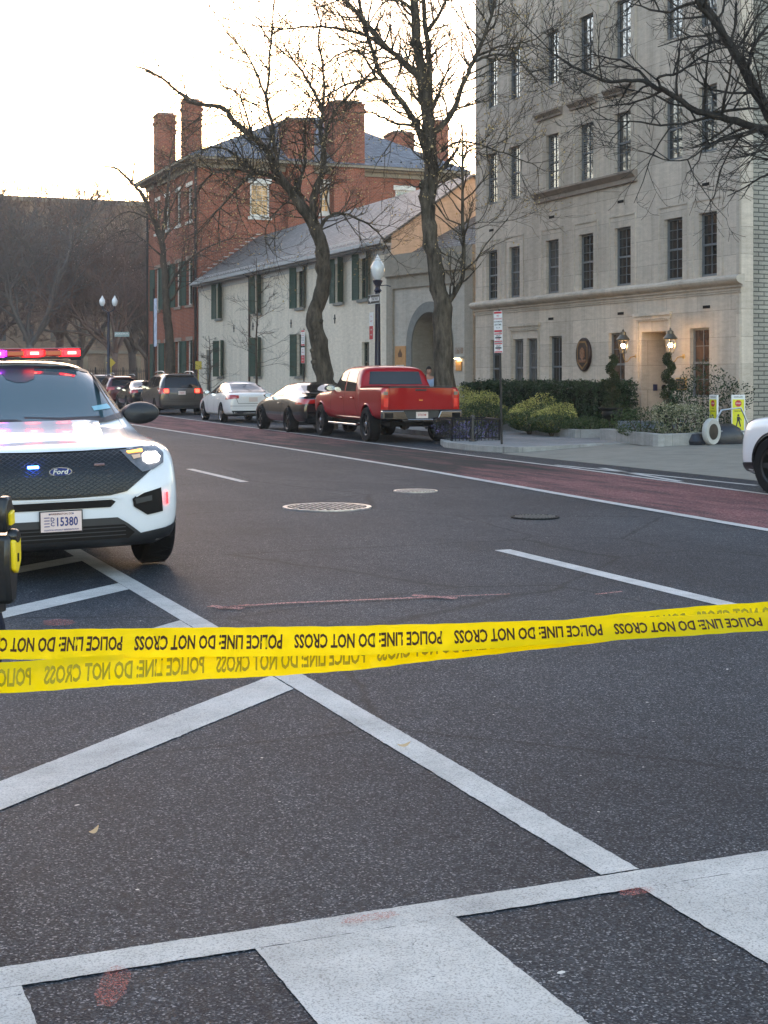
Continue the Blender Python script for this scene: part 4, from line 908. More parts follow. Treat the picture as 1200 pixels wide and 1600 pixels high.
        # light bar
        zl = 1.745; mb = MB(); mb.box(-.585, .585, .02, .34, zl-.035, zl-.012); mb.box(-.6, -.5, .1, .26, 1.70, zl-.03); mb.box(.5, .6, .1, .26, 1.70, zl-.03)
        lb = mb.build('light_bar', M['black_metal'], e, bevel=.008)
        mb = MB(); mb.box(-.585, .585, .02, .34, zl+.052, zl+.066); mb.build('light_bar_cover', M['red_lens'], lb, bevel=.008)
        xs_ = [-.585+i*1.17/7 for i in range(8)]
        for i in range(7):
            lit = {0: M['red_led'], 2: M['red_led'], 4: M['purple_led'], 6: M['blue_led']}.get(i, M['red_lens'] if i < 4 else plain('blue_lens', (.01, .02, .3), .15, coat=1))
            mb = MB(); mb.box(xs_[i]+.006, xs_[i+1]-.006, .03, .335, zl-.01, zl+.05); lm = mb.build('light_module', lit, lb, bevel=.012)
            if i in (0, 2, 4, 6): mb = MB(); mb.box(xs_[i]+.045, xs_[i+1]-.045, .333, .341, zl+.008, zl+.034); mb.build('bulb_row', M['hot_led'] if i < 6 else M['blue_led'], lm, bevel=.004)
    return e
SUV1 = police_suv('white police SUV facing us with its red and blue light bar lit', (1.99, 13.60, 0), 180, True, 1.2)
SUV2 = police_suv('white SUV cut off by the right edge of the picture beside the driveway', (13.13, 14.05, 0), 3, False)
# ---------- red pickup
def pickup():
    e = empty('pickup_truck', (14.23, 34.44, 0), -3.6, 'red crew cab pickup truck with chrome rear bumper parked at the kerb', 'pickup truck')
    st = [(2.86, .62, .6, .75, .85, .95, .88, 1.05, .7, .0), (2.78, .50, .88, .7, .95, 1.0, .93, 1.12, .82, .01), (2.55, .48, .93, .75, .99, 1.05, .96, 1.18, .86, .02), (1.6, .48, .95, .75, 1.0, 1.10, .97, 1.22, .86, .02), (1.3, .48, .95, .75, 1.0, 1.12, .97, 1.25, .86, .02),
          (1.12, .48, .95, .75, 1.0, 1.14, .97, 1.36, .82, .02), (.62, .48, .95, .75, 1.0, 1.15, .97, 1.78, .80, .02), (.40, .48, .95, .75, 1.0, 1.15, .97, 1.85, .79, .02), (-.75, .48, .95, .75, 1.0, 1.16, .97, 1.84, .79, .02), (-1.06, .48, .95, .75, 1.0, 1.17, .97, 1.80, .80, .02), (-1.12, .48, .95, .75, 1.0, 1.17, .97, 1.68, .78, .02),
          (-1.20, .48, .95, .75, 1.0, 1.17, .97, 1.34, .92, .0), (-1.24, .48, .95, .75, 1.0, 1.20, .985, 1.325, .94, 0), (-1.4, .50, .95, .75, 1.0, 1.22, .985, 1.33, .95, 0), (-2.85, .55, .95, .75, 1.0, 1.23, .985, 1.34, .95, 0), (-2.95, .56, .94, .75, .99, 1.23, .975, 1.335, .94, 0), (-2.965, .60, .9, .75, .95, 1.2, .94, 1.31, .9, 0)]
    wl = [(2.02, .42, .6, s) for s in (1, -1)]+[(-1.85, .42, .6, s) for s in (1, -1)]
    body, bv = car_body('body', st, M['red_paint'], e, wl, .44, arch_gap=.04)
    for s in (1, -1):
        for yy in (2.02, -1.85): wheel(e, s*.88, yy, .415, .415, .29, s, M['rim_black'], 6, M['rim_alloy'], .25, .06)
        ax = 'x+' if s > 0 else 'x-'
        patch('side_window', bv, [(1.0, 1.24), (.55, 1.66), (.02, 1.72), (.02, 1.21)], ax, M['car_glass'], e); patch('side_window', bv, [(-.08, 1.21), (-.08, 1.72), (-.78, 1.71), (-.90, 1.21)], ax, M['car_glass'], e)
        for p in ([(1.12, .55), (1.12, 1.2)], [(-.03, .55), (-.03, 1.2)], [(-.95, 1.2), (-.95, .9), (-1.1, .7), (-1.15, .55)], [(1.1, .55), (-1.15, .55)], [(-1.21, .55), (-1.21, 1.3)]): seam('door_seam', bv, p, ax, e, .014)
        for y_ in (.15, -.75): mb = MB(); mb.box(*sorted((s*.99, s*1.03)), y_-.1, y_+.1, 1.02, 1.06); mb.build('door_handle', M['red_paint'], e, bevel=.01)
        mb = MB(); mb.box(*sorted((s*.82, s*1.0)), -1.05, 1.3, .36, .41); mb.build('running_board', M['chrome'], e, bevel=.01)
        mirror_part(e, s*.90, .98, 1.28, s, M['plastic'], 1.1)
        for yy in (2.02, -1.85):
            mb = MB(); pts = [(s*.99, yy+.49*math.cos(a), .42+.49*math.sin(a)) for a in [math.pi*k/20 for k in range(3, 18)]]
            pts = [(bv.ray_cast(Vector((s*3, p[1], p[2])), Vector((-s, 0, 0)))[0] or Vector(p)) for p in pts]; mb.tube(pts, .022, 6); mb.build('arch_trim', M['red_paint'], e, smooth=True)
        tl = patch('tail_lamp', bv, mir([(.80, 1.27), (.965, 1.29), (.975, .80), (.83, .80), (.80, .95)], s), 'y-', M['tail_red'], e, .02, .05)
        patch('lamp_core', bv, mir([(.83, 1.22), (.93, 1.22), (.93, 1.14), (.83, 1.14)], s), 'y-', M['lens'], tl, .028, .05); patch('lamp_core', bv, mir([(.83, 1.06), (.93, 1.06), (.93, .86), (.83, .86)], s), 'y-', plain('lamp_bright', (.75, .03, .02), .1, coat=1), tl, .028, .05)
        patch('headlight', bv, mir([(.60, 1.0), (.92, 1.0), (.92, .82), (.60, .86)], s), 'y+', M['lens'], e, .01)
    patch('rear_window', bv, [(-.70, 1.38), (.70, 1.38), (.64, 1.70), (-.64, 1.70)], 'y-', M['car_glass'], e, .006)
    patch('windscreen', bv, [(-.78, 1.27), (.78, 1.27), (.66, 1.74), (-.66, 1.74)], 'y+', M['car_glass'], e)
    tg = patch('tailgate', bv, [(-.785, .80), (.785, .80), (.785, 1.31), (-.785, 1.31)], 'y-', M['red_paint'], e, .014, .1)
    mb = MB(); mb.box(-.80, .80, -2.99, -2.96, 1.305, 1.335); mb.build('tailgate_top', M['plastic'], tg, bevel=.008)
    mb = MB(); mb.box(-.14, .14, -3.0, -2.97, 1.235, 1.275); mb.build('tailgate_handle', M['black_metal'], tg, bevel=.006)
    mb = MB(); mb.box(-.045, .045, -3.0, -2.975, 1.0, 1.03); mb.build('badge', plain('brass_badge', (.6, .25, .05), .3, .6), tg, bevel=.004)
    for p in ([(-.78, 1.12), (.78, 1.12)], [(-.78, .93), (.78, .93)]): seam('tailgate_crease_shade', bv, p, 'y-', tg, .014, plain('shade_red', (.2, .005, .006), .3), .018)  # shade in the creases laid on as darker red strips
    mb = MB(); mb.add([(-.9, -1.24, 1.35), (.9, -1.24, 1.35), (.9, -2.94, 1.355), (-.9, -2.94, 1.355)], [(0, 1, 2, 3)]); mb.build('bed_cover', M['plastic'], e)
    # chrome bumper, raised ends, dark centre with the plate
    mb = MB()
    for s in (1, -1): mb.prism([(s*.36, .55), (s*1.0, .58), (s*1.0, .77), (s*.46, .77)], lambda a, b, d: (a, d, b), -3.12, -2.95)
    mb.box(-.5, .5, -3.10, -2.97, .50, .575); bp = mb.build('bumper', plain('bumper_chrome', (.22, .22, .23), .12, 1, .03), e, bevel=.02)
    mb = MB(); mb.box(-.44, .44, -3.07, -2.95, .575, .775); mb.box(-1.0, 1.0, -3.13, -2.95, .772, .79); mb.build('bumper_step', M['plastic'], bp, bevel=.006)
    for s in (1, -1): mb = MB(); mb.box(*sorted((s*.74, s*.96)), -3.125, -3.0, .60, .72); mb.build('bumper_pocket', M['dark'], bp, bevel=.01)
    p = plate(e, 0, -3.072, .665, -1, '', None); text_on('plate_number', 'DT31748', .075, lambda a, b: (a, -3.0735, .665+b), M['plate_red'], p, xs=.72, bold=.0015)
    mb = MB(); mb.tube([(-.6, -2.6, .40), (-.6, -1.9, .44)], .05, 8); mb.box(-.75, .75, -2.9, 1.9, .42, .5); mb.tube([(-.85, -1.85, .41), (.85, -1.85, .41)], .06, 8); mb.lathe([(.001, -.13), (.1, -.1), (.14, 0), (.1, .1), (.001, .13)], (0, -1.85, .41), 14, 'x'); mb.tube([(.05, -3.08, .42), (.05, -2.8, .42)], .035, 8); mb.build('chassis', M['dark'], e)
    return e
# ---------- passenger cars and vans seen from behind
def car(kind, label, loc, rz, paint, rim, group='cars parked along the kerb', plate_txt='', lit=False, name='parked_car', cat='car'):
    e = empty(name, loc, rz, label, cat, group)
    if kind in ('sedan', 'coupe'):
        k = 0 if kind == 'sedan' else 1
        w = [1, 1.05][k]; st = [(2.42, .3, .5, .45, .62, .55, .62, .62, .45, 0), (2.3, .22, .8, .45, .87, .66, .82, .72, .6, .02), (1.9, .2, .86, .5, .92, .78, .86, .84, .7, .03), (1.2, .2, .87, .5, .92, .86, .87, .96, .74, .03), (.95, .2, .87, .5, .92, .88, .87, 1.0, .72, .03),
             (.5, .2, .87, .5, .92, .90, .87, 1.2, .64, .03), (.1, .2, .87, .5, .92, .92, .86, 1.36, .58, .04), (-.35, .2, .87, .5, .92, .93, .86, 1.41, .57, .04), (-.9, .2, .87, .5, .92, .95, .86, 1.38, .57, .04), (-1.3, .2, .87, .52, .92, .97, .86, 1.28, .59, .03),
             (-1.75, .22, .87, .55, .92, .99, .85, 1.09, .66, .02), (-2.0, .24, .86, .58, .91, .99, .84, 1.04, .70, .01), (-2.3, .26, .82, .6, .87, .97, .80, 1.03, .66, .01), (-2.40, .30, .78, .6, .82, .90, .76, .98, .6, 0), (-2.43, .34, .6, .6, .7, .8, .65, .9, .5, 0)]
        if k: st = [(s[0]*1.03, s[1], s[2]*w, s[3], s[4]*w*(1.03 if abs(abs(s[0])-1.5) < .5 else 1), s[5]+.02, s[6]*w, s[7]+(.0 if s[7] > 1.1 else .03), s[8]*w, s[9]) for s in st]
        ax = (1.42, -1.4); r = .33 if not k else .355; zw = 1.0
        sw = [[(.62, .97), (.1, 1.28), (-.28, 1.33), (-.30, .98)], [(-.38, .98), (-.36, 1.33), (-.85, 1.30), (-1.42, 1.05)]] if not k else [[(.55, 1.0), (.1, 1.28), (-.45, 1.34), (-.55, 1.0)], [(-.65, 1.02), (-.55, 1.32), (-.8, 1.29), (-1.2, 1.08)]]
        rw = [(-.60, 1.06), (.60, 1.06), (.50, 1.33), (-.50, 1.33)]; tz = (.80, .95); zp = .80 if not k else .5; L = -2.43; wm = .87*w
    elif kind == 'van':
        st = [(2.5, .3, .55, .5, .7, .7, .7, .78, .5, 0), (2.35, .25, .85, .5, .92, .8, .88, .9, .7, .02), (1.9, .22, .92, .55, .97, .95, .92, 1.03, .76, .03), (1.6, .22, .93, .55, .98, 1.0, .93, 1.12, .78, .03), (.9, .22, .93, .55, .98, 1.03, .94, 1.5, .72, .04), (.5, .22, .93, .55, .98, 1.04, .94, 1.66, .70, .04), (-.2, .22, .93, .55, .98, 1.05, .94, 1.73, .70, .04),
              (-1.6, .22, .93, .55, .98, 1.07, .94, 1.71, .69, .04), (-2.15, .24, .93, .58, .97, 1.07, .93, 1.66, .68, .03), (-2.35, .26, .92, .6, .96, 1.05, .92, 1.5, .70, .02), (-2.5, .28, .90, .6, .94, 1.02, .90, 1.12, .78, .0), (-2.56, .32, .8, .6, .85, .8, .82, .9, .7, 0)]
        ax = (1.55, -1.5); r = .335; sw = [[(1.1, 1.12), (.55, 1.52), (.25, 1.56), (.25, 1.1)], [(.17, 1.1), (.17, 1.57), (-.85, 1.6), (-.85, 1.12)], [(-.95, 1.13), (-.95, 1.6), (-1.9, 1.56), (-2.1, 1.2)]]
        rw = [(-.72, 1.13), (.72, 1.13), (.63, 1.56), (-.63, 1.56)]; tz = (.88, 1.10); zp = .92; L = -2.56; wm = .92
    else:
        st = [(2.35, .3, .55, .5, .7, .7, .7, .78, .5, 0), (2.2, .28, .85, .5, .90, .8, .86, .95, .7, .02), (1.7, .26, .88, .55, .94, .95, .90, 1.03, .76, .03), (1.2, .26, .9, .55, .95, 1.0, .91, 1.08, .78, .03), (.95, .26, .9, .55, .95, 1.02, .91, 1.16, .76, .03), (.4, .26, .9, .55, .95, 1.03, .91, 1.52, .68, .04), (0, .26, .9, .55, .95, 1.04, .91, 1.64, .66, .04),
              (-1.3, .26, .9, .55, .95, 1.06, .91, 1.63, .65, .04), (-1.9, .28, .9, .6, .94, 1.07, .90, 1.56, .64, .03), (-2.15, .32, .88, .6, .92, 1.04, .88, 1.3, .70, .01), (-2.3, .36, .84, .6, .88, .96, .84, 1.05, .7, 0), (-2.34, .4, .7, .6, .78, .85, .76, .95, .65, 0)]
        ax = (1.4, -1.35); r = .36; sw = [[(.65, 1.12), (.2, 1.46), (-.3, 1.52), (-.3, 1.1)], [(-.4, 1.1), (-.4, 1.52), (-1.1, 1.5), (-1.2, 1.12)], [(-1.3, 1.14), (-1.2, 1.5), (-1.7, 1.42), (-1.85, 1.2)]]
        rw = [(-.62, 1.12), (.62, 1.12), (.52, 1.48), (-.52, 1.48)]; tz = (.88, 1.06); zp = .82; L = -2.34; wm = .86
    wl = [(y, r, .55, s) for y in ax for s in (1, -1)]
    body, bv = car_body('body', st, paint, e, wl, r, arch_gap=.045)
    for s in (1, -1):
        for y in ax: wheel(e, s*(wm-.06 if kind != 'coupe' else wm-.03), y, r, r, .22 if kind != 'coupe' else .27, s, rim, 5 if kind != 'sedan' else 8, None, r*.7, .04 if kind != 'sedan' else .022)
        axn = 'x+' if s > 0 else 'x-'
        for q in sw: patch('side_window', bv, q, axn, M['car_glass'], e)
        fr = ax[0]-.5; dz = .95
        seam('door_seam', bv, [(.72, .35), (.72, .92)], axn, e); seam('door_seam', bv, [(-.34 if kind != 'coupe' else -.6, .33), (-.34 if kind != 'coupe' else -.6, .95)], axn, e)
        if kind != 'coupe': seam('door_seam', bv, [(-1.15, .95), (-1.0, .6), (-.95, .33)], axn, e)
        for y_ in ((-.2, -1.0) if kind != 'coupe' else (-.45,)): mb = MB(); mb.box(*sorted((s*wm*1.04, s*wm*1.075)), y_-.08, y_+.08, .80, .83); mb.build('door_handle', paint, e, bevel=.006)
        mirror_part(e, s*(wm-.04), .62 if kind != 'van' else .95, 1.03 if kind in ('sedan', 'coupe') else 1.14, s, M['black_paint'] if kind in ('sedan', 'coupe') else paint, .85)
        tl = [(.50, tz[1]-.01), (wm-.03, tz[1]+.01), (wm+.01, tz[0]), (.50, tz[0]+.04)] if kind != 'van' else [(.52, tz[1]), (wm-.01, tz[1]+.03), (wm, tz[0]), (.52, tz[0]+.03)]
        t_ = patch('tail_lamp', bv, mir(tl, s), 'y-', M['tail_red'], e, .010, .05)
        seam('tail_lamp_side', bv, [(L+.14, tz[1]-.05), (L+.42, tz[1]-.02)], axn, t_, .08, M['tail_red'], .008)
        if lit: patch('lamp_core', bv, mir([(.55, tz[1]-.03), (.74, tz[1]-.03), (.74, tz[0]+.05), (.55, tz[0]+.05)], s), 'y-', M['tail_lit'], t_, .018, .05)
        patch('headlight', bv, mir([(.45, .70), (.80, .74), (.80, .62), (.45, .60)], s), 'y+', M['lens'], e)
    patch('rear_window', bv, rw, 'y-', M['car_glass'], e, .006)
    zt = max(s[7] for s in st)
    patch('windscreen', bv, [(-.68, 1.02), (.68, 1.02), (.54, zt-.08), (-.54, zt-.08)] if kind in ('sedan', 'coupe') else [(-.75, 1.18), (.75, 1.18), (.62, zt-.1), (-.62, zt-.1)], 'y+', M['car_glass'], e)
    patch('bumper_insert', bv, [(-wm+.12, .42), (wm-.12, .42), (wm-.2, .31), (-wm+.2, .31)], 'y-', M['plastic'], e, .012)
    seam('boot_seam', bv, [(-.58, tz[0]+.02), (-.52, .66), (.52, .66), (.58, tz[0]+.02)], 'y-', e, .014); seam('boot_seam', bv, [(-.8, .58), (.8, .58)], 'y-', e, .012)
    q = bv.ray_cast(Vector((0, -5, zp)), Vector((0, 1, 0)))[0]
    p = plate(e, 0, q.y-.018, zp, -1, '', None)
    if plate_txt: text_on('plate_number', plate_txt, .07, lambda a, b: (a, q.y-.0195, zp+b), M['plate_red'] if lit else M['plate_ink'], p, xs=.72, bold=.001)
    if kind in ('van', 'suv'):
        for s in (1, -1):
            mb = MB(); xr = .62; pts = [(s*xr, y, z+.06) for y, z in ((.1, zt-.03), (-.4, zt+.02), (-1.6, zt+.02), (-2.0, zt-.05))]; mb.tube(pts, .02, 6); mb.build('roof_rail', M['steel'], e, smooth=True)
        mb = MB(); yy0 = L+.5; mb.box(-.62, .62, L+.28, L+.5, zt-.1, zt-.06); mb.build('roof_spoiler', paint, e, bevel=.015)
        seam('rear_wiper', bv, [(-.05, 1.16), (.15, 1.19), (.42, 1.16)], 'y-', e, .02, M['black_metal'], .02)
    if kind == 'coupe':
        mb = MB(); mb.box(-.82, .82, -2.5, -2.2, 1.10, 1.13); mb.box(-.7, -.62, -2.42, -2.25, 1.02, 1.10); mb.box(.62, .7, -2.42, -2.25, 1.02, 1.10); mb.build('boot_spoiler', M['plastic'], e, bevel=.01)
    return e
PICK = pickup()
COUPE = car('coupe', 'low black two door muscle coupe parked ahead of the red pickup', (14.32, 40.4, 0), -2, M['black_paint'], M['rim_black'], plate_txt='')
car('sedan', 'pearl white sedan parked between the black coupe and the grey minivan', (15.12, 50.1, 0), -3, M['pearl_paint'], M['rim_alloy'], plate_txt='')
car('van', 'dark grey minivan with lit brake lamps and roof rails parked behind the white sedan', (15.5, 61.1, 0), -3.5, M['grey_paint'], M['rim_alloy'], plate_txt='TL8120', lit=True, cat='minivan')
car('sedan', 'black sedan parked just beyond the grey minivan', (16.25, 70, 0), -3.5, M['black_paint'], M['rim_alloy'])
car('suv', 'dark red sport utility car parked behind the black sedan', (16.6, 76.8, 0), -3.5, plain('maroon_paint', (.10, .012, .015), .3, .2, coat=1), M['rim_alloy'], cat='suv')
car('van', 'silver van farthest along the row of parked cars', (17.1, 84.2, 0), -3.5, plain('silver_paint', (.42, .42, .43), .3, .6, coat=1), M['rim_alloy'], cat='van')
TREE_A = [('T', [(0.0, 0.58), (-0.02, 1.26), (-0.15, 1.94), (-0.29, 2.62), (-0.41, 3.29), (-0.29, 3.87), (-0.14, 4.46), (-0.17, 5.33), (-0.39, 6.1)], 0.3, 0.2, 0), ('L', [(-0.39, 6.1), (-0.66, 6.49), (-1.1, 7.17), (-1.59, 7.85), (-1.78, 8.33), (-2.27, 8.82), (-2.85, 9.3), (-3.04, 9.59), (-3.43, 9.73), (-4.01, 9.78), (-4.4, 10.07), (-4.92, 10.5), (-5.37, 10.75), (-5.85, 10.91)], 0.15, 0.02, -0.6), ('L', [(-1.1, 7.17), (-1.69, 7.65), (-2.27, 7.9), (-2.75, 8.27), (-3.24, 8.62), (-3.91, 8.6)], 0.09, 0.02, 1.0), ('L', [(-1.39, 7.56), (-2.17, 7.71), (-2.71, 7.17), (-3.14, 6.59), (-3.43, 6.2)], 0.08, 0.015, -1.5), ('L', [(-2.17, 7.71), (-2.85, 7.87), (-3.53, 7.79), (-4.05, 7.27), (-4.4, 6.39)], 0.05, 0.012, 1.6), ('L', [(-0.29, 6.01), (-0.46, 6.59), (-0.33, 7.36), (-0.14, 7.85), (-0.14, 8.52), (-0.23, 9.11), (-0.19, 9.78), (-0.52, 10.46), (-0.81, 10.95), (-1.1, 11.33), (-1.39, 11.82)], 0.13, 0.02, 0.8), ('L', [(-0.14, 8.52), (0.06, 9.3), (0.64, 10.07), (1.32, 10.66), (1.7, 10.75), (2.19, 10.81)], 0.07, 0.015, -1.2), ('L', [(-0.97, 6.97), (-0.77, 7.75), (-0.7, 8.43), (-0.77, 9.11), (-0.62, 9.88), (-0.39, 10.85)], 0.07, 0.012, 1.8), ('L', [(-1.49, 7.75), (-1.63, 9.01), (-1.78, 9.78), (-1.7, 10.66), (-1.59, 11.62), (-1.47, 12.79), (-1.39, 13.56)], 0.07, 0.012, -1.8), ('L', [(-1.74, 9.59), (-2.07, 10.56), (-2.46, 11.33), (-3.04, 12.01), (-3.43, 12.44)], 0.05, 0.01, 1.2), ('L', [(-0.23, 8.91), (-0.12, 10.85), (-0.29, 11.82), (-0.08, 12.79), (-0.04, 13.56)], 0.05, 0.01, -0.5), ('L', [(-0.29, 5.72), (-0.12, 6.3), (0.35, 6.55), (0.93, 6.39), (1.51, 6.01), (1.94, 5.33)], 0.07, 0.012, 0.6), ('L', [(-2.27, 8.82), (-2.65, 10.07), (-3.24, 10.46), (-3.53, 10.95)], 0.04, 0.008, 0.5), ('L', [(-0.66, 6.49), (-1.16, 6.82), (-1.69, 6.3), (-1.82, 5.72), (-1.59, 5.23)], 0.04, 0.01, -1), ('L', [(-1.1, 11.33), (-1.78, 11.92), (-2.17, 12.59)], 0.03, 0.01, 0.5), ('L', [(-2.85, 9.3), (-3.33, 9.49), (-4.11, 9.01), (-4.59, 8.43)], 0.03, 0.008, 0.9)]
TREE_B = [('T', [(0.02, 0.32), (0.0, 0.73), (-0.02, 2.04), (-0.05, 3.35), (-0.18, 4.01), (-0.33, 4.99), (-0.43, 5.81), (-0.36, 6.79), (-0.41, 7.94), (-0.49, 8.76), (-0.64, 9.74), (-0.75, 10.72), (-0.8, 12.2)], 0.29, 0.1, 0), ('T', [(-0.23, 4.66), (-0.43, 5.56), (-0.52, 6.3), (-0.52, 6.55)], 0.14, 0.11, -0.1), ('L', [(-0.33, 6.71), (-0.56, 7.58), (-0.69, 8.02), (-1.05, 8.59), (-1.46, 9.17), (-1.7, 9.58), (-1.95, 10.4), (-2.16, 11.21), (-2.23, 12.2)], 0.11, 0.03, 0.7), ('L', [(-0.69, 8.02), (-1.13, 8.02), (-1.54, 8.15), (-1.87, 8.27), (-2.16, 8.2)], 0.05, 0.012, -0.8), ('L', [(-0.56, 9.17), (-1.13, 9.66), (-1.54, 9.99), (-2.11, 10.64), (-2.69, 11.21), (-3.01, 11.54)], 0.09, 0.03, -0.9), ('L', [(-0.88, 9.49), (-1.54, 9.99), (-1.95, 10.31), (-2.69, 10.53), (-3.34, 10.62), (-4.0, 10.59), (-4.49, 10.66), (-5.18, 10.76)], 0.055, 0.012, 0.9), ('L', [(-1.74, 9.28), (-2.19, 10.04), (-2.69, 10.07), (-3.18, 9.77), (-3.59, 9.33)], 0.04, 0.01, 1.5), ('L', [(-1.7, 9.28), (-2.36, 9.09), (-2.85, 8.76), (-3.34, 8.35), (-3.67, 7.94)], 0.04, 0.01, -1.7), ('L', [(-0.36, 7.69), (-0.36, 9.25), (-0.43, 10.23), (-0.51, 11.21), (-0.56, 12.2)], 0.1, 0.05, 0.5), ('L', [(-0.2, 7.86), (0.18, 8.3), (0.43, 8.92), (0.72, 9.58), (0.95, 10.07), (1.21, 10.89), (1.41, 11.71)], 0.085, 0.03, -0.6), ('L', [(-0.49, 7.86), (-0.23, 8.59), (-0.03, 9.17), (0.15, 9.66), (0.23, 10.31), (0.1, 10.89)], 0.045, 0.01, 1.0), ('L', [(-0.07, 7.37), (0.29, 7.56), (0.75, 7.51), (1.33, 7.28), (1.9, 7.04), (2.31, 6.82)], 0.04, 0.01, -0.9), ('L', [(0.0, 3.35), (0.29, 3.76), (0.48, 4.25), (0.48, 5.15), (0.46, 6.3), (0.46, 7.28)], 0.075, 0.03, -0.2), ('L', [(0.48, 7.12), (0.67, 7.37), (1.08, 7.48), (1.57, 7.69)], 0.03, 0.01, 0.6), ('L', [(0.72, 9.58), (1.24, 9.71), (1.74, 9.58), (2.1, 9.17), (2.36, 8.76)], 0.04, 0.01, -0.8), ('L', [(0.84, 9.74), (1.57, 10.07), (2.23, 10.23), (2.88, 10.72)], 0.035, 0.01, 0.9), ('L', [(0.46, 5.24), (0.75, 5.48), (1.16, 5.56)], 0.02, 0.006, 0.3), ('L', [(-0.75, 10.89), (-1.21, 11.38), (-1.7, 11.87)], 0.06, 0.02, 0.7), ('L', [(-0.43, 10.48), (-0.07, 10.97), (0.26, 11.71)], 0.06, 0.02, -0.7)]
TREE_C = [('T', [(0.0, 0.91), (-0.03, 2.51), (-0.13, 4.44), (-0.23, 5.73), (-0.29, 7.01), (-0.45, 8.46)], 0.26, 0.13, 0), ('L', [(-0.45, 8.46), (-0.84, 9.43), (-1.41, 10.71), (-1.96, 11.35), (-2.7, 12.06), (-3.41, 12.22), (-3.99, 12.25)], 0.15, 0.015, 0.4), ('L', [(-1.96, 11.35), (-1.74, 12.48), (-1.32, 13.6), (-1.09, 14.73)], 0.05, 0.01, -0.6), ('L', [(-0.39, 8.3), (-0.26, 9.91), (-0.13, 11.51), (-0.03, 12.96), (0.29, 14.41)], 0.11, 0.02, 0.8), ('L', [(-0.26, 9.26), (0.29, 10.55), (0.93, 11.51), (1.41, 12.48)], 0.05, 0.01, -0.8), ('L', [(-0.13, 6.05), (0.39, 6.85), (1.09, 7.66), (1.9, 8.14), (3.02, 8.56), (3.83, 8.56)], 0.08, 0.015, 0.5), ('L', [(-0.45, 7.66), (-1.32, 8.46), (-2.12, 8.94), (-2.93, 8.56)], 0.05, 0.01, -0.5), ('L', [(-0.84, 9.43), (-2.12, 9.91), (-3.09, 9.43), (-4.05, 8.3)], 0.05, 0.01, 0.7), ('L', [(0.06, 5.41), (0.51, 6.21), (0.61, 7.01), (0.77, 7.98)], 0.06, 0.01, -0.7)]
TREE_D = [('T', [(0.0, 0.49), (-0.05, 1.44), (-0.26, 2.5), (-0.58, 3.35), (-1.06, 4.09)], 0.26, 0.16, 0), ('L', [(-1.06, 4.09), (-1.59, 5.02), (-2.06, 5.88), (-2.48, 6.68), (-2.75, 7.2), (-3.12, 7.79), (-3.38, 8.21)], 0.125, 0.05, 0.3), ('L', [(-2.54, 6.78), (-2.91, 7.26), (-3.33, 7.68), (-3.59, 8.1)], 0.06, 0.03, -0.7), ('L', [(-0.85, 3.82), (-1.53, 5.41), (-2.06, 5.61), (-2.48, 5.78), (-2.96, 5.9), (-3.28, 6.04), (-3.65, 6.28), (-3.91, 6.43), (-4.17, 6.54), (-4.65, 6.55), (-5.07, 6.7), (-5.44, 6.94), (-5.69, 7.15)], 0.085, 0.012, 0.7), ('L', [(-3.68, 6.31), (-3.91, 6.52), (-3.54, 6.62), (-3.17, 6.86), (-2.85, 6.98), (-2.64, 6.94)], 0.03, 0.01, -0.6), ('L', [(-3.91, 6.43), (-4.23, 6.83), (-4.65, 7.05), (-5.07, 7.15)], 0.03, 0.008, 0.9), ('L', [(-3.28, 6.03), (-2.96, 6.01), (-2.54, 6.09), (-2.01, 6.15)], 0.035, 0.02, 0.5), ('L', [(-0.53, 3.24), (-1.06, 4.83), (-1.69, 5.35), (-2.11, 5.62), (-2.64, 5.51), (-3.17, 5.3), (-3.7, 5.02), (-4.23, 5.14)], 0.05, 0.006, -0.8), ('L', [(-2.96, 5.9), (-3.59, 5.83), (-4.23, 5.94), (-4.86, 6.09)], 0.03, 0.006, 1.2), ('L', [(-1.27, 4.51), (-1.16, 5.67), (-1.37, 6.73), (-1.59, 7.79)], 0.08, 0.03, -0.6), ('L', [(-2.43, 6.57), (-2.22, 7.15), (-1.8, 7.68)], 0.04, 0.02, 0.6), ('L', [(-3.38, 7.68), (-3.91, 7.57), (-4.44, 7.79)], 0.03, 0.01, 0.4)]
# ------------------------------------------------------------------ trees
CR = Vector((math.cos(R(22.6)), -math.sin(R(22.6)), 0)); CF = Vector((math.sin(R(22.6)), math.cos(R(22.6)), 0))
def crom(P, k=3):
    out = []
    for i in range(len(P)-1):
        a, b, c, d = P[max(i-1, 0)], P[i], P[i+1], P[min(i+2, len(P)-1)]
        for j in range(k):
            t = j/k; out.append(.5*((2*b)+(c-a)*t+(2*a-5*b+4*c-d)*t*t+(3*b-a-3*c+d)*t**3))
    out.append(P[-1]); return out
def rvec(rg): return Vector((rg.gauss(0, 1), rg.gauss(0, 1), rg.gauss(0, 1)))
def twig(mb, p, d, r, L, lvl, rg, tips, up=.12, spread=.8, n=4, kids=4):
    pts = [p]; d = d.normalized(); seg = L/4
    for i in range(4):
        d = (d+rvec(rg)*.16+Vector((0, 0, up))).normalized(); pts.append(pts[-1]+d*seg)
    rs = [max(r*(1-.7*i/4), .0038) for i in range(5)]
    mb.tube(pts, rs, n if lvl > 1 else 3, False)
    tips.append((pts[-1], d))
    if lvl <= 0: tips.append((pts[2], d)); return
    for k in range(kids):
        t = rg.uniform(.2, 1); i = min(3, int(t*4)); q = pts[i].lerp(pts[i+1], t*4-i); dd = (pts[i+1]-pts[i]).normalized()
        side = rvec(rg); side = (side-dd*side.dot(dd)).normalized()
        twig(mb, q, dd+side*spread*rg.uniform(.6, 1.3), rs[i]*.62, L*rg.uniform(.4, .65), lvl-1, rg, tips, up, spread, n, kids)
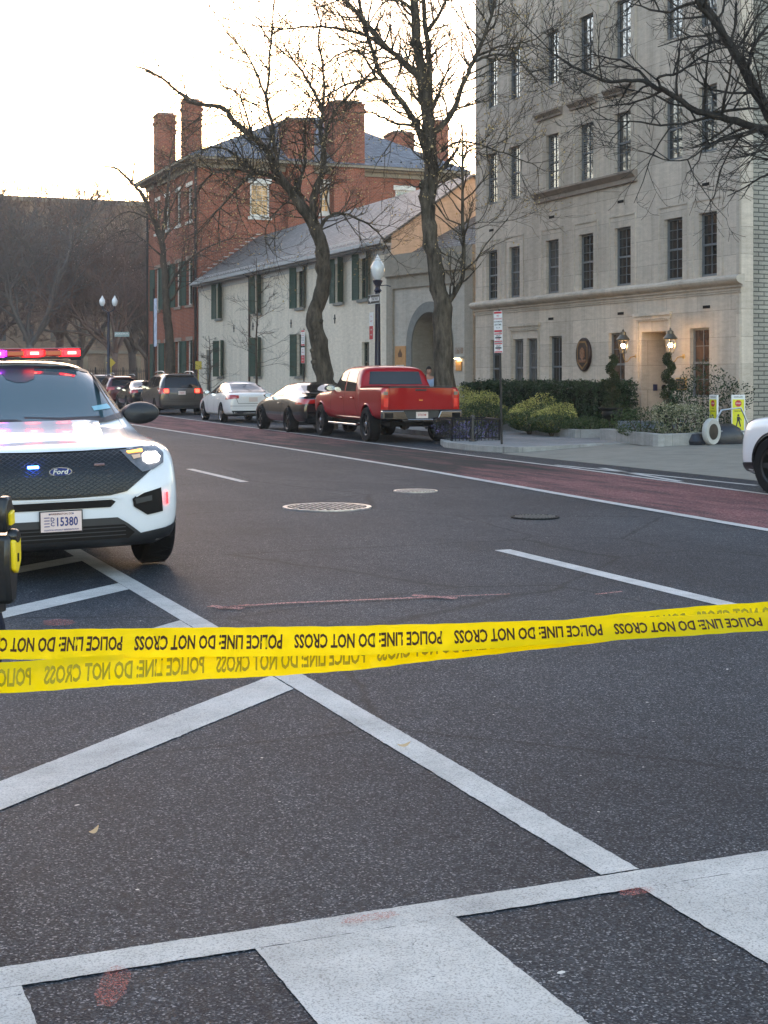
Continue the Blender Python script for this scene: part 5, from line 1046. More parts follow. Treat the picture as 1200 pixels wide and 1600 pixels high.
def limb_tree(name, loc, limbs, seed, label, group, bark, step=.34, tl=1.5, buds=None, lvl=2, kids=4, budn=1, up=.1, trunk_knots=True):
    rg = random.Random(seed); e = empty(name, loc, 0, label, 'tree', group)
    tr = MB(); cr = MB(); placed = []; tips = []
    for kind, P2, r0, r1, dep in limbs:
        base = 0
        if placed: base = min(placed, key=lambda q: (q[0]-P2[0][0])**2+(q[1]-P2[0][1])**2)[2]
        n = len(P2); P = []
        for i, (a, z) in enumerate(P2):
            dd = base+dep*(i/(n-1))**1.1*(1 if kind == 'L' else 1); P.append(Vector((a, dd, z))); placed.append((a, z, dd))
        S = crom(P, 4); m = len(S); cum = 0
        W = []; rs = []
        for i, q in enumerate(S):
            t = i/(m-1); jit = rvec(rg)*(.012 if kind == 'L' else .02); w = CR*q.x+CF*q.y+Vector((0, 0, q.z))+jit; W.append(w); rr_ = r0+(r1-r0)*t**.85
            rs.append(rr_*(1+rg.uniform(-.05, .07)*(1.6 if kind == 'T' else 1)))
        if kind == 'T' and P2[0][1] < 1.6:
            W[0] = Vector((W[0].x, W[0].y, -.3)); rs[0] = r0*1.25
        tr.tube(W, rs, 12 if r0 > .1 else 7 if r0 > .05 else 5, True)
        if kind == 'T' and trunk_knots:
            for k in range(5):
                i = rg.randrange(2, m-2); dd = (CR*rg.choice((-1, 1))*.8-CF*.5+Vector((0, 0, .3))).normalized(); tr.tube([W[i], W[i]+dd*rs[i]*1.05, W[i]+dd*rs[i]*1.28], [rs[i]*.5, rs[i]*.32, rs[i]*.1], 7)
        acc = 0
        for i in range(1, m):
            acc += (W[i]-W[i-1]).length
            if kind == 'T' and W[i].z < 6: acc = 0; continue
            while acc > step:
                acc -= step; d = (W[i]-W[i-1]).normalized(); side = rvec(rg); side = (side-d*side.dot(d)).normalized()
                L = tl*rg.uniform(.5, 1.25)*(1 if i < m-2 else .8)
                twig(cr, W[i], d*.5+side*.9, min(rs[i]*.45, .022)+.006, L, lvl, rg, tips, up, .8, 4, kids)
        tips.append((W[-1], Vector((0, 0, 1)))); twig(cr, W[-1], (W[-1]-W[-2]), rs[-1], tl*.8, lvl, rg, tips, up, .8, 4, kids)
    tr.build('trunk', bark, e, smooth='all')
    mats = [bark]
    if buds:
        cr.mi = 1; mats.append(buds)
        for p, d in tips:
            for k in range(budn):
                if rg.random() < .5:
                    s = rg.uniform(.018, .04); a = rvec(rg).normalized()*s; b_ = rvec(rg).normalized()*s*.7; q = p+rvec(rg)*.05; cr.add([q-a, q+b_, q+a, q-b_], [(0, 1, 2, 3)])
    cr.build('crown', mats, e); return e
limb_tree('street_tree', (15.33, 41.28, 0), TREE_A, 11, 'leaning bare street tree with yellowish buds, its trunk in front of the white house', 'budding street trees', M['bark'], .17, 1.6, M['bud'], 2, 4, 1)
limb_tree('street_tree', (15.72, 33.75, 0), TREE_B, 12, 'tall thick trunked bare street tree rising behind the red pickup', 'budding street trees', M['bark'], .17, 1.5, M['bud'], 2, 4, 1)
limb_tree('street_tree', (18.14, 71.52, 0), TREE_C, 13, 'slender bare street tree with a crooked trunk in front of the brick house', 'budding street trees', M['bark2'], .3, 2.1, M['bud_pink'], 2, 4, 1)
limb_tree('street_tree', (17.03, 18.91, 0), TREE_D, 14, 'dark bare tree at the right edge whose boughs cross the stone facade', 'budding street trees', M['bark_dark'], .27, 1.35, None, 2, 4, 0, .06)
# park trees far away: a few crowns shared by many trunks
def park_tree(seed, H, label, mat, wide=1.0):
    rg = random.Random(seed); e = empty('park_tree', (0, 0, 0), 0, label, 'tree', 'bare park trees beyond the street'); tr = MB(); cr = MB(); tips = []
    h0 = H*rg.uniform(.18, .26); p = Vector((0, 0, -.3)); top = Vector((rg.uniform(-.4, .4), rg.uniform(-.4, .4), h0)); tr.tube([p, (top+p)/2+rvec(rg)*.08, top], [H*.022, H*.018, H*.016], 9)
    def rec(q, d, r, L, lv):
        pts = [q]
        for i in range(5): d = (d+rvec(rg)*.13+Vector((0, 0, .07))).normalized(); pts.append(pts[-1]+d*L/5)
        (tr if lv >= 3 else cr).tube(pts, [r*(1-.6*i/5) for i in range(6)], 6 if lv >= 3 else 3, False)
        if lv == 0: return
        for k in range({4: 4, 3: 5, 2: 5, 1: 4}[lv]):
            t = rg.uniform(.25, 1); i = min(4, int(t*5)); qq = pts[i].lerp(pts[i+1], t*5-i); s_ = rvec(rg); s_ = (s_-d*s_.dot(d)).normalized()
            rec(qq, (pts[i+1]-pts[i]).normalized()*.8+s_*rg.uniform(.5, .95), max(r*.5, .024), L*rg.uniform(.5, .68), lv-1)
    for k in range(6):
        a = k*1.047+rg.uniform(-.4, .4); tilt = rg.uniform(.25, .8)*wide if k else .05
        rec(top*rg.uniform(.85, 1), Vector((math.cos(a)*tilt, math.sin(a)*tilt, 1)), H*.011, H*.42*rg.uniform(.75, 1.05), 4)
    tr.build('trunk', mat, e, smooth='all'); cr.build('crown', mat, e); return e
mt1 = plain('far_bark', (.13, .10, .085), .9, scale=2); mt2 = plain('far_bark_grey', (.13, .115, .105), .9, scale=2); mt3 = plain('far_bark_red', (.16, .105, .085), .9, scale=2)
protos = [park_tree(21, 17, '', mt1), park_tree(22, 16, '', mt2, 1.3), park_tree(23, 14, '', mt3, 1.1)]
spots = [(0, 9.5, 108.5, 1.2, 'forked dark park tree at the far left edge, behind the light bar'), (1, 16.4, 107.5, 1.0, 'spreading park tree directly above the red end of the light bar'),
         (2, 23.0, 108, .95, 'low reddish park tree beside the twin globed lamp'), (0, 26.8, 112, .95, 'park tree between the twin globed lamp and the brick house'), (1, 31.5, 116, .9, 'park tree partly hidden by the left corner of the brick house'),
         (0, 14.0, 122, 1.35, 'second row park tree behind the forked one, poking above the office roof'), (2, 21.5, 124, 1.5, 'reddish tall park tree in the second row, left of centre of the office block'), (0, 29.0, 127, 1.25, 'second row park tree in front of the middle of the office block'),
         (1, 36.5, 130, 1.05, 'second row park tree nearest the brick house wall'), (2, 18.5, 142, 1.25, 'distant reddish park tree close to the office block at the far left'), (0, 28.0, 146, 1.2, 'distant grey park tree close to the office block, above the twin globes'), (1, 37.5, 150, 1.15, 'distant park tree close to the office block near the brick house eaves'),
         (1, 11.5, 134, 1.5, 'wide park tree in the third row at the left edge of the picture'), (2, 33.2, 138, 1.1, 'reddish park tree in the third row, left of the brick chimneys')]
used = set()
for i, (k, x, y, s, lab) in enumerate(spots):
    o = protos[k] if k not in used else copy_tree(protos[k]); used.add(k)
    o.location = (x, y, 0); o.scale = (s, s, s*(.96+.02*(i % 3))); o.rotation_euler.z = i*2.1; o['label'] = lab
# staked saplings on the pavement
def sapling(x, y, H, label, seed, L0):
    rg = random.Random(seed); e = empty('sapling', (x, y, .1), 0, label, 'sapling', 'bare saplings by the white house'); tr = MB(); cr = MB(); tips = []
    P = [Vector((rg.uniform(-.03, .03), rg.uniform(-.03, .03), H*i/8)) for i in range(9)]; tr.tube(P, [.05*(1-.85*i/8)+.004 for i in range(9)], 7)
    z = H*.3
    while z < H*.97:
        a = rg.uniform(0, 6.28); twig(cr, Vector((0, 0, z)), Vector((math.cos(a), math.sin(a), .25)), .014, L0*(1.15-z/H), 2, rg, tips, .03, .6, 4, 4); z += H*.028
    tr.build('trunk', M['bark2'], e, smooth='all'); cr.build('crown', M['bark2'], e)
sapling(17.1, 53.9, 6.1, 'taller bare sapling in front of the downpipe of the white house', 31, 1.9); sapling(17.6, 62.4, 3.3, 'short bare sapling near the left end of the white house', 32, 1.2)
TAPE1 = [(-1.662, 0.8625, 3.7, 0.919), (-1.466, 0.8673, 3.7, 0.919), (-0.978, 0.8706, 3.7, 0.919), (-0.489, 0.8755, 3.7, 0.909), (-0.033, 0.882, 3.7, 0.898), (0.163, 0.8885, 3.7, 0.812), (0.326, 0.8967, 3.7, 0.727), (0.489, 0.9065, 3.7, 0.641), (0.652, 0.913, 3.7, 0.577), (0.815, 0.9211, 3.7, 0.513), (0.978, 0.9293, 3.7, 0.47), (1.629, 0.9635, 3.7, 0.47)]
TAPE2 = [(-1.608, 0.7697, 3.58, 0.983), (-1.419, 0.7807, 3.58, 0.983), (-0.954, 0.8045, 3.61, 0.991), (-0.648, 0.8111, 3.68, 0.978), (-0.495, 0.8079, 3.745, 0.974), (-0.248, 0.8199, 3.76, 0.967), (-0.083, 0.8314, 3.76, 0.956), (0.132, 0.8546, 3.76, 0.891), (0.298, 0.8712, 3.76, 0.826), (0.497, 0.8927, 3.76, 0.782), (0.662, 0.9126, 3.76, 0.739), (0.828, 0.9275, 3.76, 0.695), (0.993, 0.9391, 3.76, 0.674), (1.656, 1.0036, 3.76, 0.674)]
# ------------------------------------------------------------------ hedge, shrubs, planters
def leaves(mb, p, n, s, rg, fn):
    for k in range(n):
        q = fn(); a = rvec(rg).normalized()*s*rg.uniform(.6, 1.2); b_ = rvec(rg).normalized(); b_ = (b_-a.normalized()*b_.dot(a.normalized())).normalized()*s*.45
        mb.add([q-a, q+b_, q+a, q-b_], [(0, 1, 2, 3)])
LG = leaf_mat('hedge_leaf', (.008, .018, .008), (.02, .042, .016), (.035, .06, .022)); LY = leaf_mat('variegated_leaf', (.07, .10, .02), (.36, .34, .09), (.55, .48, .16)); LC = leaf_mat('cream_leaf', (.05, .075, .03), (.22, .22, .12), (.42, .38, .26))
LM = leaf_mat('shrub_leaf', (.015, .032, .012), (.04, .07, .02), (.09, .10, .035)); LB = leaf_mat('topiary_leaf', (.012, .022, .008), (.03, .05, .015), (.07, .06, .025))
soil = plain('bark_mulch', (.05, .03, .02), .95, var=.5, scale=30, bump=.5)
def bush(name, x, y, z, rx, ry, rz, n, s, mat, label, cat='shrub', group='shrubs in the granite planters', seed=1, box=False):
    rg = random.Random(seed); e = empty(name, (x, y, z), 0, label, cat, group); mb = MB(); lobes = [(rvec(rg).normalized(), rg.uniform(.1, .42)) for k in range(18)]
    def f():
        d = rvec(rg).normalized()
        d.z = d.z*.95
        r = 1-abs(rg.gauss(0, .16)); b_ = sum(w*max(0, d.dot(l))**6 for l, w in lobes)
        if box:
            m = max(abs(d.x), abs(d.y), abs(d.z))**.75; d = d/m
        return Vector((d.x*rx, d.y*ry, rz*.5+d.z*rz*.5 if not box else rz*.5+d.z*rz*.5))*(r*(1+b_)) if not box else Vector((d.x*rx*(r+b_*.3), d.y*ry*r, rz*.5+d.z*rz*.5*(r+b_*.25)))
    leaves(mb, None, n, s, rg, f); mb.build('foliage', mat, e)
    tb = MB()
    for k in range(6):
        a = k*1.05; tb.tube([(0.02*math.cos(a), .02*math.sin(a), -.1), (rx*.3*math.cos(a), ry*.3*math.sin(a), rz*.4), (rx*.6*math.cos(a), ry*.6*math.sin(a), rz*.75)], [.02, .014, .006], 5)
    tb.build('stem', M['bark2'], e); return e
def hedge():
    rg = random.Random(8); e = empty('hedge', (19.15, 34.9, .1), 0, 'long dark green clipped hedge under the ground floor windows', 'hedge'); mb = MB(); LN = 8.2
    for k in range(24000):
        y = rg.uniform(-LN/2, LN/2); lump = .06*math.sin(y*2.9)+.05*math.sin(y*6.1+1)+.04*math.sin(y*11); t = rg.random(); dp = abs(rg.gauss(0, .07))
        if t < .5: q = Vector((-.5+dp-lump, y, rg.uniform(0, 1.3)))
        elif t < .85: q = Vector((rg.uniform(-.5, .5), y, 1.3-dp+lump*.8+.03*rg.gauss(0, 1)))
        else: q = Vector((rg.uniform(-.5, .5), -LN/2+dp if rg.random() < .8 else LN/2-dp, rg.uniform(0, 1.3)))
        s = rg.uniform(.025, .05); a = rvec(rg).normalized()*s; b_ = rvec(rg).normalized()*s*.6; mb.add([q-a, q+b_, q+a, q-b_], [(0, 1, 2, 3)])
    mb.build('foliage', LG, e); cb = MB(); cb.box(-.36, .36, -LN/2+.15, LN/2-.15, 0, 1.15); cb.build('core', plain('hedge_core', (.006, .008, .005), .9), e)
hedge()
for i, (x, y, rx, rz, mt, lab) in enumerate([
    (17.95, 37.6, .55, .85, LY, 'yellow variegated shrub farthest left, just above the iron planter guard'), (18.0, 36.2, .55, .88, LY, 'yellow green shrub behind the parking sign post'),
    (17.75, 33.0, .52, .68, LY, 'rounded yellow shrub in the middle of the hedge front'), (17.7, 31.6, .48, .62, LY, 'yellow shrub at the right end of the hedge, left of the first urn'),
    (17.55, 34.9, .60, .60, LM, 'dark green shrub low between the yellow shrubs'), (17.45, 32.4, .55, .45, LM, 'low dark green shrub in front of the middle yellow shrub'), (17.42, 31.2, .5, .42, LM, 'small dark green shrub at the planter corner'), (18.1, 30.5, .55, .35, LM, 'flat green ground shrub beside the first urn')]):
    bush('shrub', x, y, .2, rx, rx*.9, rz, 3600, .030, mt, lab, seed=40+i)
bush('shrub', 17.5, 27.35, .22, .52, .45, .55, 2200, .028, LM, 'low green shrub in the small planter before the second urn', seed=51); bush('shrub', 17.95, 26.6, .22, .45, .42, .72, 2200, .028, LC, 'cream speckled shrub at the front of the small planter', seed=52)
bush('shrub', 19.2, 27.5, .2, .75, .5, 1.2, 4200, .035, LG, 'tall dark glossy shrub right of the second urn, under the lantern', seed=53)
bush('shrub', 21.9, 49.2, .1, .5, .5, 1.3, 1800, .04, LM, 'green shrub seen through the arched gateway', group='shrubs near the gateway', seed=54)
def planter(pts, h, label, fill):
    mb = MB(); n = len(pts); cx = sum(p[0] for p in pts)/n; cy = sum(p[1] for p in pts)/n
    e = empty('planter', (cx, cy, 0), 0, label, 'planter', 'granite planters')
    P = [Vector((x-cx, y-cy)) for x, y in pts]; w = .16
    for i in range(n):
        a, b2 = P[i], P[(i+1) % n]; d = (b2-a).normalized(); nn = Vector((-d.y, d.x)); q = [a-d*.0, b2, b2+nn*w, a+nn*w]
        mb.prism([(p.x, p.y) for p in q], lambda a, b, z: (a, b, z), .1, .12+h+.001*i)
    mb.build('granite_wall', M['granite'], e, bevel=.012)
    sb = MB(); sb.add([(p.x*.97, p.y*.97, .12+h-.06) for p in P], [tuple(range(n))]); sb.build('soil', fill, e)
planter([(17.35, 29.95), (19.9, 29.95), (19.9, 41.2), (18.3, 41.2), (18.15, 35.3)], .20, 'long low granite edged bed holding the hedge', soil)
planter([(16.9, 25.75), (18.0, 26.0), (19.9, 26.9), (19.9, 28.3), (17.6, 29.0), (17.45, 29.0)], .25, 'small granite planter jutting out before the doorway', soil)
mb = MB(); mb.box(18.4, 19.9, 29.1, 29.8, .12, .52); tag(mb.build('step_wall', plain('blue_stone', (.16, .18, .22), .6), bevel=.01), 'low blue grey stone block beside the first urn at the doorway', 'stone block')
def urn(x, y, z, label):
    e = empty('urn', (x, y, z), 0, label, 'urn', 'black iron urns'); mb = MB()
    mb.lathe([(.001, 0), (.17, 0), (.17, .05), (.10, .08), (.07, .14), (.11, .19), (.21, .26), (.25, .34), (.24, .40), (.31, .45), (.33, .47), (.33, .49), (.28, .49), (.27, .46), (.001, .46)], (0, 0, 0), 28); mb.build('bowl', M['black_metal'], e, smooth=40)
    mb = MB(); mb.box(-.2, .2, -.2, .2, -.16, 0); mb.build('plinth', M['black_metal'], e, bevel=.008)
def topiary(x, y, z, label, seed):
    rg = random.Random(seed); e = empty('topiary', (x, y, z), 0, label, 'topiary', 'spiral clipped evergreens'); mb = MB(); tb = MB(); tb.tube([(0, 0, -.05), (0.01, 0, 1.2)], [.025, .012], 6); tb.build('stem', M['bark2'], e)
    for k in range(5200):
        t = rg.random()**.8; a = t*2*math.pi*3.0+seed; r = .145*(1-t*.45); c = Vector((math.cos(a)*r*.75, math.sin(a)*r*.75, .08+t*1.18)); d = rvec(rg).normalized()*(.13*(1-t*.35))*(1-abs(rg.gauss(0, .15))); q = c+d
        s = rg.uniform(.014, .026); u = rvec(rg).normalized()*s; v = rvec(rg).normalized()*s*.6; mb.add([q-u, q+v, q+u, q-v], [(0, 1, 2, 3)])
    for k in range(900):
        a = rg.uniform(0, 6.28); r = .27*rg.random()**.5; q = Vector((math.cos(a)*r, math.sin(a)*r, .0+rg.uniform(0, .1))); s = .022; u = rvec(rg).normalized()*s; v = rvec(rg).normalized()*s*.6; mb.add([q-u, q+v, q+u, q-v], [(0, 1, 2, 3)])
    mb.build('foliage', LB, e)
urn(18.55, 30.25, .34, 'black iron urn holding the left spiral evergreen'); topiary(18.55, 30.25, .80, 'spiral clipped evergreen left of the doorway', 1)
urn(18.5, 27.75, .34, 'black iron urn holding the right spiral evergreen'); topiary(18.5, 27.75, .80, 'spiral clipped evergreen right of the doorway', 4)
# iron guard round a flower bed at the kerb
ig = empty('planter_guard', (14.75, 30.2, .12), 0, 'low black iron railing round a flower bed behind the pickup', 'railing'); mb = MB()
def rail(mb, a, b, h, n):
    a, b = Vector(a), Vector(b); mb.tube([a+Vector((0, 0, h)), b+Vector((0, 0, h))], .018, 6); mb.tube([a+Vector((0, 0, .06)), b+Vector((0, 0, .06))], .012, 6)
    for k in range(n+1): q = a.lerp(b, k/n); mb.tube([q, q+Vector((0, 0, h+.02))], .009 if 0 < k < n else .02, 5)
for a, b, n in (((-.75, -.55, 0), (.45, -.55, 0), 13), ((.45, -.55, 0), (.75, .75, 0), 12), ((-.6, .75, 0), (.75, .75, 0), 13), ((-.75, -.55, 0), (-.6, .75, 0), 12)): rail(mb, a, b, .48, n)
mb.build('railing', M['black_metal'], ig)
bush('flower_bed', 14.75, 30.25, .12, .55, .5, .32, 1500, .03, leaf_mat('pansy', (.02, .035, .02), (.03, .045, .025), (.22, .17, .45)), 'bed of dark leaves and violet flowers inside the iron railing', 'flower bed', 'kerbside planting', 61)
mb = MB(); mb.tube([(0, 0, 0), (0, 0, .5)], [.035, .035], 8); mb.lathe([(.05, .5), (.06, .53), (.05, .58), (.001, .6)], (0, 0, 0), 12); mb.lathe([(.09, 0), (.09, .03), (.04, .05)], (0, 0, 0), 12); tag(mb.build('bollard', plain('bollard_iron', (.06, .06, .06), .4, .6), smooth=40, loc=(14.35, 29.3, .12)), 'short iron hitching bollard in front of the railing', 'bollard')

# ------------------------------------------------------------------ street furniture
glob = plain('lamp_globe', (.78, .80, .80), .12, var=.03, coat=1); postm = plain('post_paint', (.012, .014, .035), .35, .2)
def globe(parent, x, y, z, s=1):
    mb = MB(); mb.lathe([(.09*s, 0), (.17*s, .12*s), (.205*s, .27*s), (.195*s, .40*s), (.13*s, .52*s), (.08*s, .56*s)], (x, y, z), 24); g_ = mb.build('lamp_globe', glob, parent, smooth=True)
    mb = MB(); mb.lathe([(.085*s, .555*s), (.10*s, .58*s), (.05*s, .64*s), (.06*s, .67*s), (.02*s, .70*s), (.001, .75*s)], (x, y, z), 16); mb.build('finial', glob, g_, smooth=True)
lp = empty('street_lamp', (16.2, 39.4, .1), 0, 'black globe topped street lamp carrying the one way sign', 'street lamp', 'globe street lamps'); mb = MB()
mb.lathe([(.24, 0), (.24, .12), (.19, .2), (.16, .9), (.12, 1.0), (.10, 1.05), (.085, 2.2), (.075, 3.95), (.12, 4.0), (.08, 4.06), (.07, 4.12), (.14, 4.25), (.15, 4.3), (.08, 4.32)], (0, 0, 0), 20)
mb.build('post', postm, lp, smooth=40); mb = MB(); mb.tube([(0, 0, 4.14), (.25*CR.x, .25*CR.y, 4.16), (.38*CR.x, .38*CR.y, 4.12)], .014, 6); mb.build('ladder_rest', postm, lp); globe(lp, 0, 0, 4.32)
s_black = plain('sign_black', (.02, .02, .02), .4); s_white = plain('sign_white', (.72, .72, .70), .4, var=.04); s_red = plain('sign_red', (.50, .03, .04), .4); s_yel = plain('sign_yellow', (.72, .68, .02), .4)
sg = empty('one_way_sign', (15.98, 39.15, 3.83), 0, 'black and white one way sign with a left arrow on the lamp post', 'road sign')
mb = MB(); mb.box(0, .006, -.46, .46, -.14, .14); mb.build('sign_plate', s_white, sg); mb = MB(); mb.box(-.003, -.0005, -.445, .445, -.125, .125); mb.build('sign_field', s_black, sg)
fs = lambda a, b: (-.005, -a, b)
mb = MB(); mb.add([fs(a, b) for a, b in ((-.40, 0), (-.22, .11), (-.24, .055), (.40, .055), (.40, -.055), (-.24, -.055), (-.22, -.11))], [(0, 1, 2, 3, 4, 5, 6)]); mb.build('arrow', s_white, sg)
text_on('sign_lettering', 'ONE WAY', .115, lambda a, b: (-.007, -a-.08, b), s_black, sg, bold=.003, xs=.95)
def park_sign(name, loc, rz, label, specs, post=None, group='parking signs'):
    e = empty(name, loc, rz, label, 'road sign', group)
    if post: mb = MB(); mb.tube([(0.02, 0, 0), (0.02, 0, post)], .025, 8); mb.build('post', M['black_metal'], e)
    for (z0, z1, w, kind) in specs:    # plates face local -Y
        mb = MB(); mb.box(-w/2, w/2, -.035, -.030, z0, z1); p = mb.build('sign_plate', s_white, e, bevel=.003)
        h = z1-z0; t = lambda txt, zz, s, m: text_on('sign_lettering', txt, s, lambda a, b: (a, -.0375, z0+h*zz+b), m, p, bold=.001, xs=.85)
        band = MB()
        if kind == 0: band.box(-w/2+.01, w/2-.01, -.0365, -.0352, z0+h*.88, z1-.01); band.box(-w/2+.01, w/2-.01, -.0365, -.0352, z0+.01, z0+h*.11); band.build('sign_band', s_red, p); t('NO', .78, .05, s_red); t('STANDING', .64, .05, s_red); t('OR PARKING', .50, .043, s_black); t('ANYTIME', .36, .05, s_black); t('<--->', .22, .06, s_black)
        elif kind == 1: band.box(-w/2+.01, w/2-.01, -.0365, -.0352, z0+h*.84, z1-.01); band.box(-w/2+.01, w/2-.01, -.0365, -.0352, z0+.01, z0+h*.16); band.build('sign_band', s_red, p); t('VALET', .68, .05, s_black); b2 = MB(); b2.box(-w/2+.03, w/2-.03, -.0365, -.0352, z0+h*.42, z0+h*.56); b2.build('sign_band', s_black, p); t('2 HR', .32, .05, s_red)
        else: band.box(-w/2+.01, w/2-.01, -.0365, -.0352, z0+.01, z0+h*.5); band.build('sign_band', s_red, p); t('NO', .85, .06, s_red); t('PARKING', .68, .045, s_red); t('TOW', .36, .07, s_white); t('AWAY', .18, .06, s_white)
    return e
o = park_sign('parking_sign', (14.32, 27.86, .12), -62, 'red and white parking signs stacked on a black post by the iron railing', [(2.40, 2.86, .22, 0), (2.19, 2.39, .22, 1), (1.96, 2.18, .22, 1)], 2.9); o.rotation_euler.y = R(-1.2)
o = park_sign('parking_sign', (15.95, 39.2, .1), -90, 'narrow red and white no parking sign below the one way sign', [(2.55, 3.35, .30, 2)])
o = park_sign('parking_sign', (16.8, 47.6, .1), -85, 'red and white parking sign on a thin post before the white house', [(2.55, 3.1, .3, 0), (1.95, 2.5, .3, 2)], 3.15)
# twin lamp and street name sign at the far corner
tl = empty('street_lamp', (16.6, 79.0, .1), 0, 'distant twin globed street lamp at the park corner', 'street lamp', 'globe street lamps'); mb = MB()
mb.lathe([(.24, 0), (.2, .3), (.14, 1.0), (.09, 1.1), (.07, 5.0)], (0, 0, 0), 14); mb.tube([-CR*.34+Vector((0, 0, 5.35)), -CR*.3+Vector((0, 0, 5.15)), Vector((0, 0, 5.0)), CR*.3+Vector((0, 0, 5.15)), CR*.34+Vector((0, 0, 5.35))], .03, 6); mb.build('post', postm, tl, smooth=40)
for s in (1, -1): globe(tl, s*.34*CR.x, s*.34*CR.y, 5.35, .8)
sn = empty('street_name_sign', (16.75, 78.6, 3.9), 0, 'pale street name sign beside the twin globed lamp', 'road sign'); mb = MB(); mb.prism([(.1, -.13), (.9, -.13), (.9, .13), (.1, .13)], lambda a, b, d: tuple(CR*a-CF*d+Vector((0, 0, b))), 0, .02); mb.build('sign_plate', plain('sign_green_white', (.30, .38, .36), .5), sn)
text_on('sign_lettering', 'JACKSON PL', .13, lambda a, b: tuple(CR*(a+.5)-CF*.024+Vector((0, 0, b+.03))), s_white, sn, bold=.003)
mb = MB(); mb.tube([(0, 0, 0), (0, 0, 2.2)], .025, 6); mb.box(-.16, .16, -.03, -.02, 1.85, 2.25); tag(mb.build('hydrant_marker', plain('marker_yellow', (.55, .42, .08), .5), loc=(18.9, 69.0, .1)), 'small yellow sign on a thin post before the brick house', 'road sign', 'small yellow signs')
mb = MB(); mb.tube([(0, 0, 0), (0, 0, 2.6)], .03, 6); mb.prism([(0, 2.2), (.3, 2.5), (0, 2.8), (-.3, 2.5)], lambda a, b, d: tuple(CR*a-CF*d+Vector((0, 0, b))), .03, .05); tag(mb.build('warning_sign', M['plate'] if False else plain('marker_yellow2', (.55, .42, .06), .5), loc=(19.6, 92.5, .0)), 'small yellow warning sign by the park fence', 'road sign', 'small yellow signs')
bn = empty('banner_pole', (17.35, 71.7, .1), 0, 'tall thin pole with a long white banner at the corner of the brick house', 'banner pole'); mb = MB(); mb.tube([(0, 0, 0), (0, 0, 5.9)], .05, 8); mb.build('pole', M['black_metal'], bn)
mb = MB(); mb.box(-.012, .0, -.62, -.06, 3.0, 5.4); ba = mb.build('banner', plain('banner_cloth', (.50, .55, .66), .7, var=.3, scale=3), bn)
# park fence and gate pier
pf = empty('park_fence', (22, 104.4, .1), 0, 'black iron park fence beyond the cross street', 'fence'); mb = MB()
for x0 in range(-18, 20): mb.tube([(x0, 0, 0), (x0, 0, 2.2)], .05, 5)
mb.build('post', M['black_metal'], pf); mb = MB(); mb.box(-18, 19, -.02, .02, 1.9, 1.95); mb.box(-18, 19, -.02, .02, .3, .35)
for k in range(240): mb.box(-18+k*.154, -18+k*.154+.03, -.012, .012, .1, 2.1)
mb.build('railing', M['black_metal'], pf)
mb = MB(); mb.box(-.55, .55, -.55, .55, 0, 2.6); mb.box(-.65, .65, -.65, .65, 2.6, 2.85); mb.box(-.4, .4, -.4, .4, 2.85, 4.6); mb.box(-.5, .5, -.5, .5, 4.6, 4.75); tag(mb.build('stone_pedestal', plain('pedestal', (.20, .18, .16), .8), loc=(25.3, 103.2, 0), bevel=.03), 'grey stone pedestal at the park edge beside the brick house', 'pedestal')

# ------------------------------------------------------------------ lanterns and plaques
flame = emis('gas_flame', (1, .62, .25), 14); lgl = plain('lantern_glass', (.35, .20, .10), .05, coat=1, var=.2)
def lant_glass():
    m, t, b = newmat('lantern_pane'); b.inputs['Base Color'].default_value = (1, .9, .75, 1); b.inputs['Transmission Weight'].default_value = 1; b.inputs['Roughness'].default_value = .08; b.inputs['IOR'].default_value = 1.15; b.inputs['Alpha'].default_value = .35; return m
LGM = lant_glass(); verd = plain('lantern_copper', (.16, .14, .11), .4, .7)
def lantern(x, y, z, label, s=1.0, bracket=None):
    e = empty('lantern', (x, y, z), 0, label, 'lantern', 'lit gas lanterns'); mb = MB(); n = 6
    def ringp(r, h): return [(r*math.cos(k*math.pi/3), r*math.sin(k*math.pi/3), h) for k in range(6)]
    B, T = ringp(.085*s, -.20*s), ringp(.15*s, .12*s)
    for k in range(6): mb.tube([B[k], T[k]], .009*s, 4); mb.tube([B[k], B[(k+1) % 6]], .01*s, 4); mb.tube([T[k], T[(k+1) % 6]], .013*s, 4)
    mb.lathe([(.165*s, .12*s), (.17*s, .14*s), (.09*s, .24*s), (.075*s, .25*s), (.075*s, .31*s), (.05*s, .33*s), (.02*s, .34*s), (.025*s, .37*s), (.001, .40*s)], (0, 0, 0), 12); mb.lathe([(.001, -.215*s), (.09*s, -.21*s), (.09*s, -.195*s), (.001, -.195*s)], (0, 0, 0), 12)
    mb.build('lantern_frame', verd, e, smooth=30)
    g_ = MB(); B2, T2 = ringp(.08*s, -.19*s), ringp(.144*s, .115*s); g_.add(B2+T2, [(k, (k+1) % 6, (k+1) % 6+6, k+6) for k in range(6)]); g_.build('lantern_glass', LGM, e)
    for dx in (-.03, .035): f = MB(); f.lathe([(.001, -.06*s), (.014*s, -.04*s), (.017*s, 0), (.009*s, .035*s), (.001, .055*s)], (dx*s, dx*.5, -.02), 10); f.build('flame', flame, e, smooth=True)
    if bracket:
        b2 = MB(); w = bracket; b2.tube([(0, 0, -.215*s), (.02, 0, -.32), (.15, .15, -.42), (.32, w-.12, -.40), (.45, w-.04, -.3), (.62, w, -.27)], .014, 8); b2.lathe([(.001, -.03), (.05, -.025), (.06, 0), (.001, .0)], (.66, w, -.27), 14, 'x'); b2.build('bracket', M['brass'], e, smooth=40)
        pl_ = bpy.data.lights.new('lantern_light', 'POINT'); pl_.energy = 5; pl_.color = (1, .62, .3); pl_.shadow_soft_size = .05; lo = bpy.data.objects.new('lantern_light', pl_); C.objects.link(lo); lo.parent = e; lo.location = (0, 0, -.02)
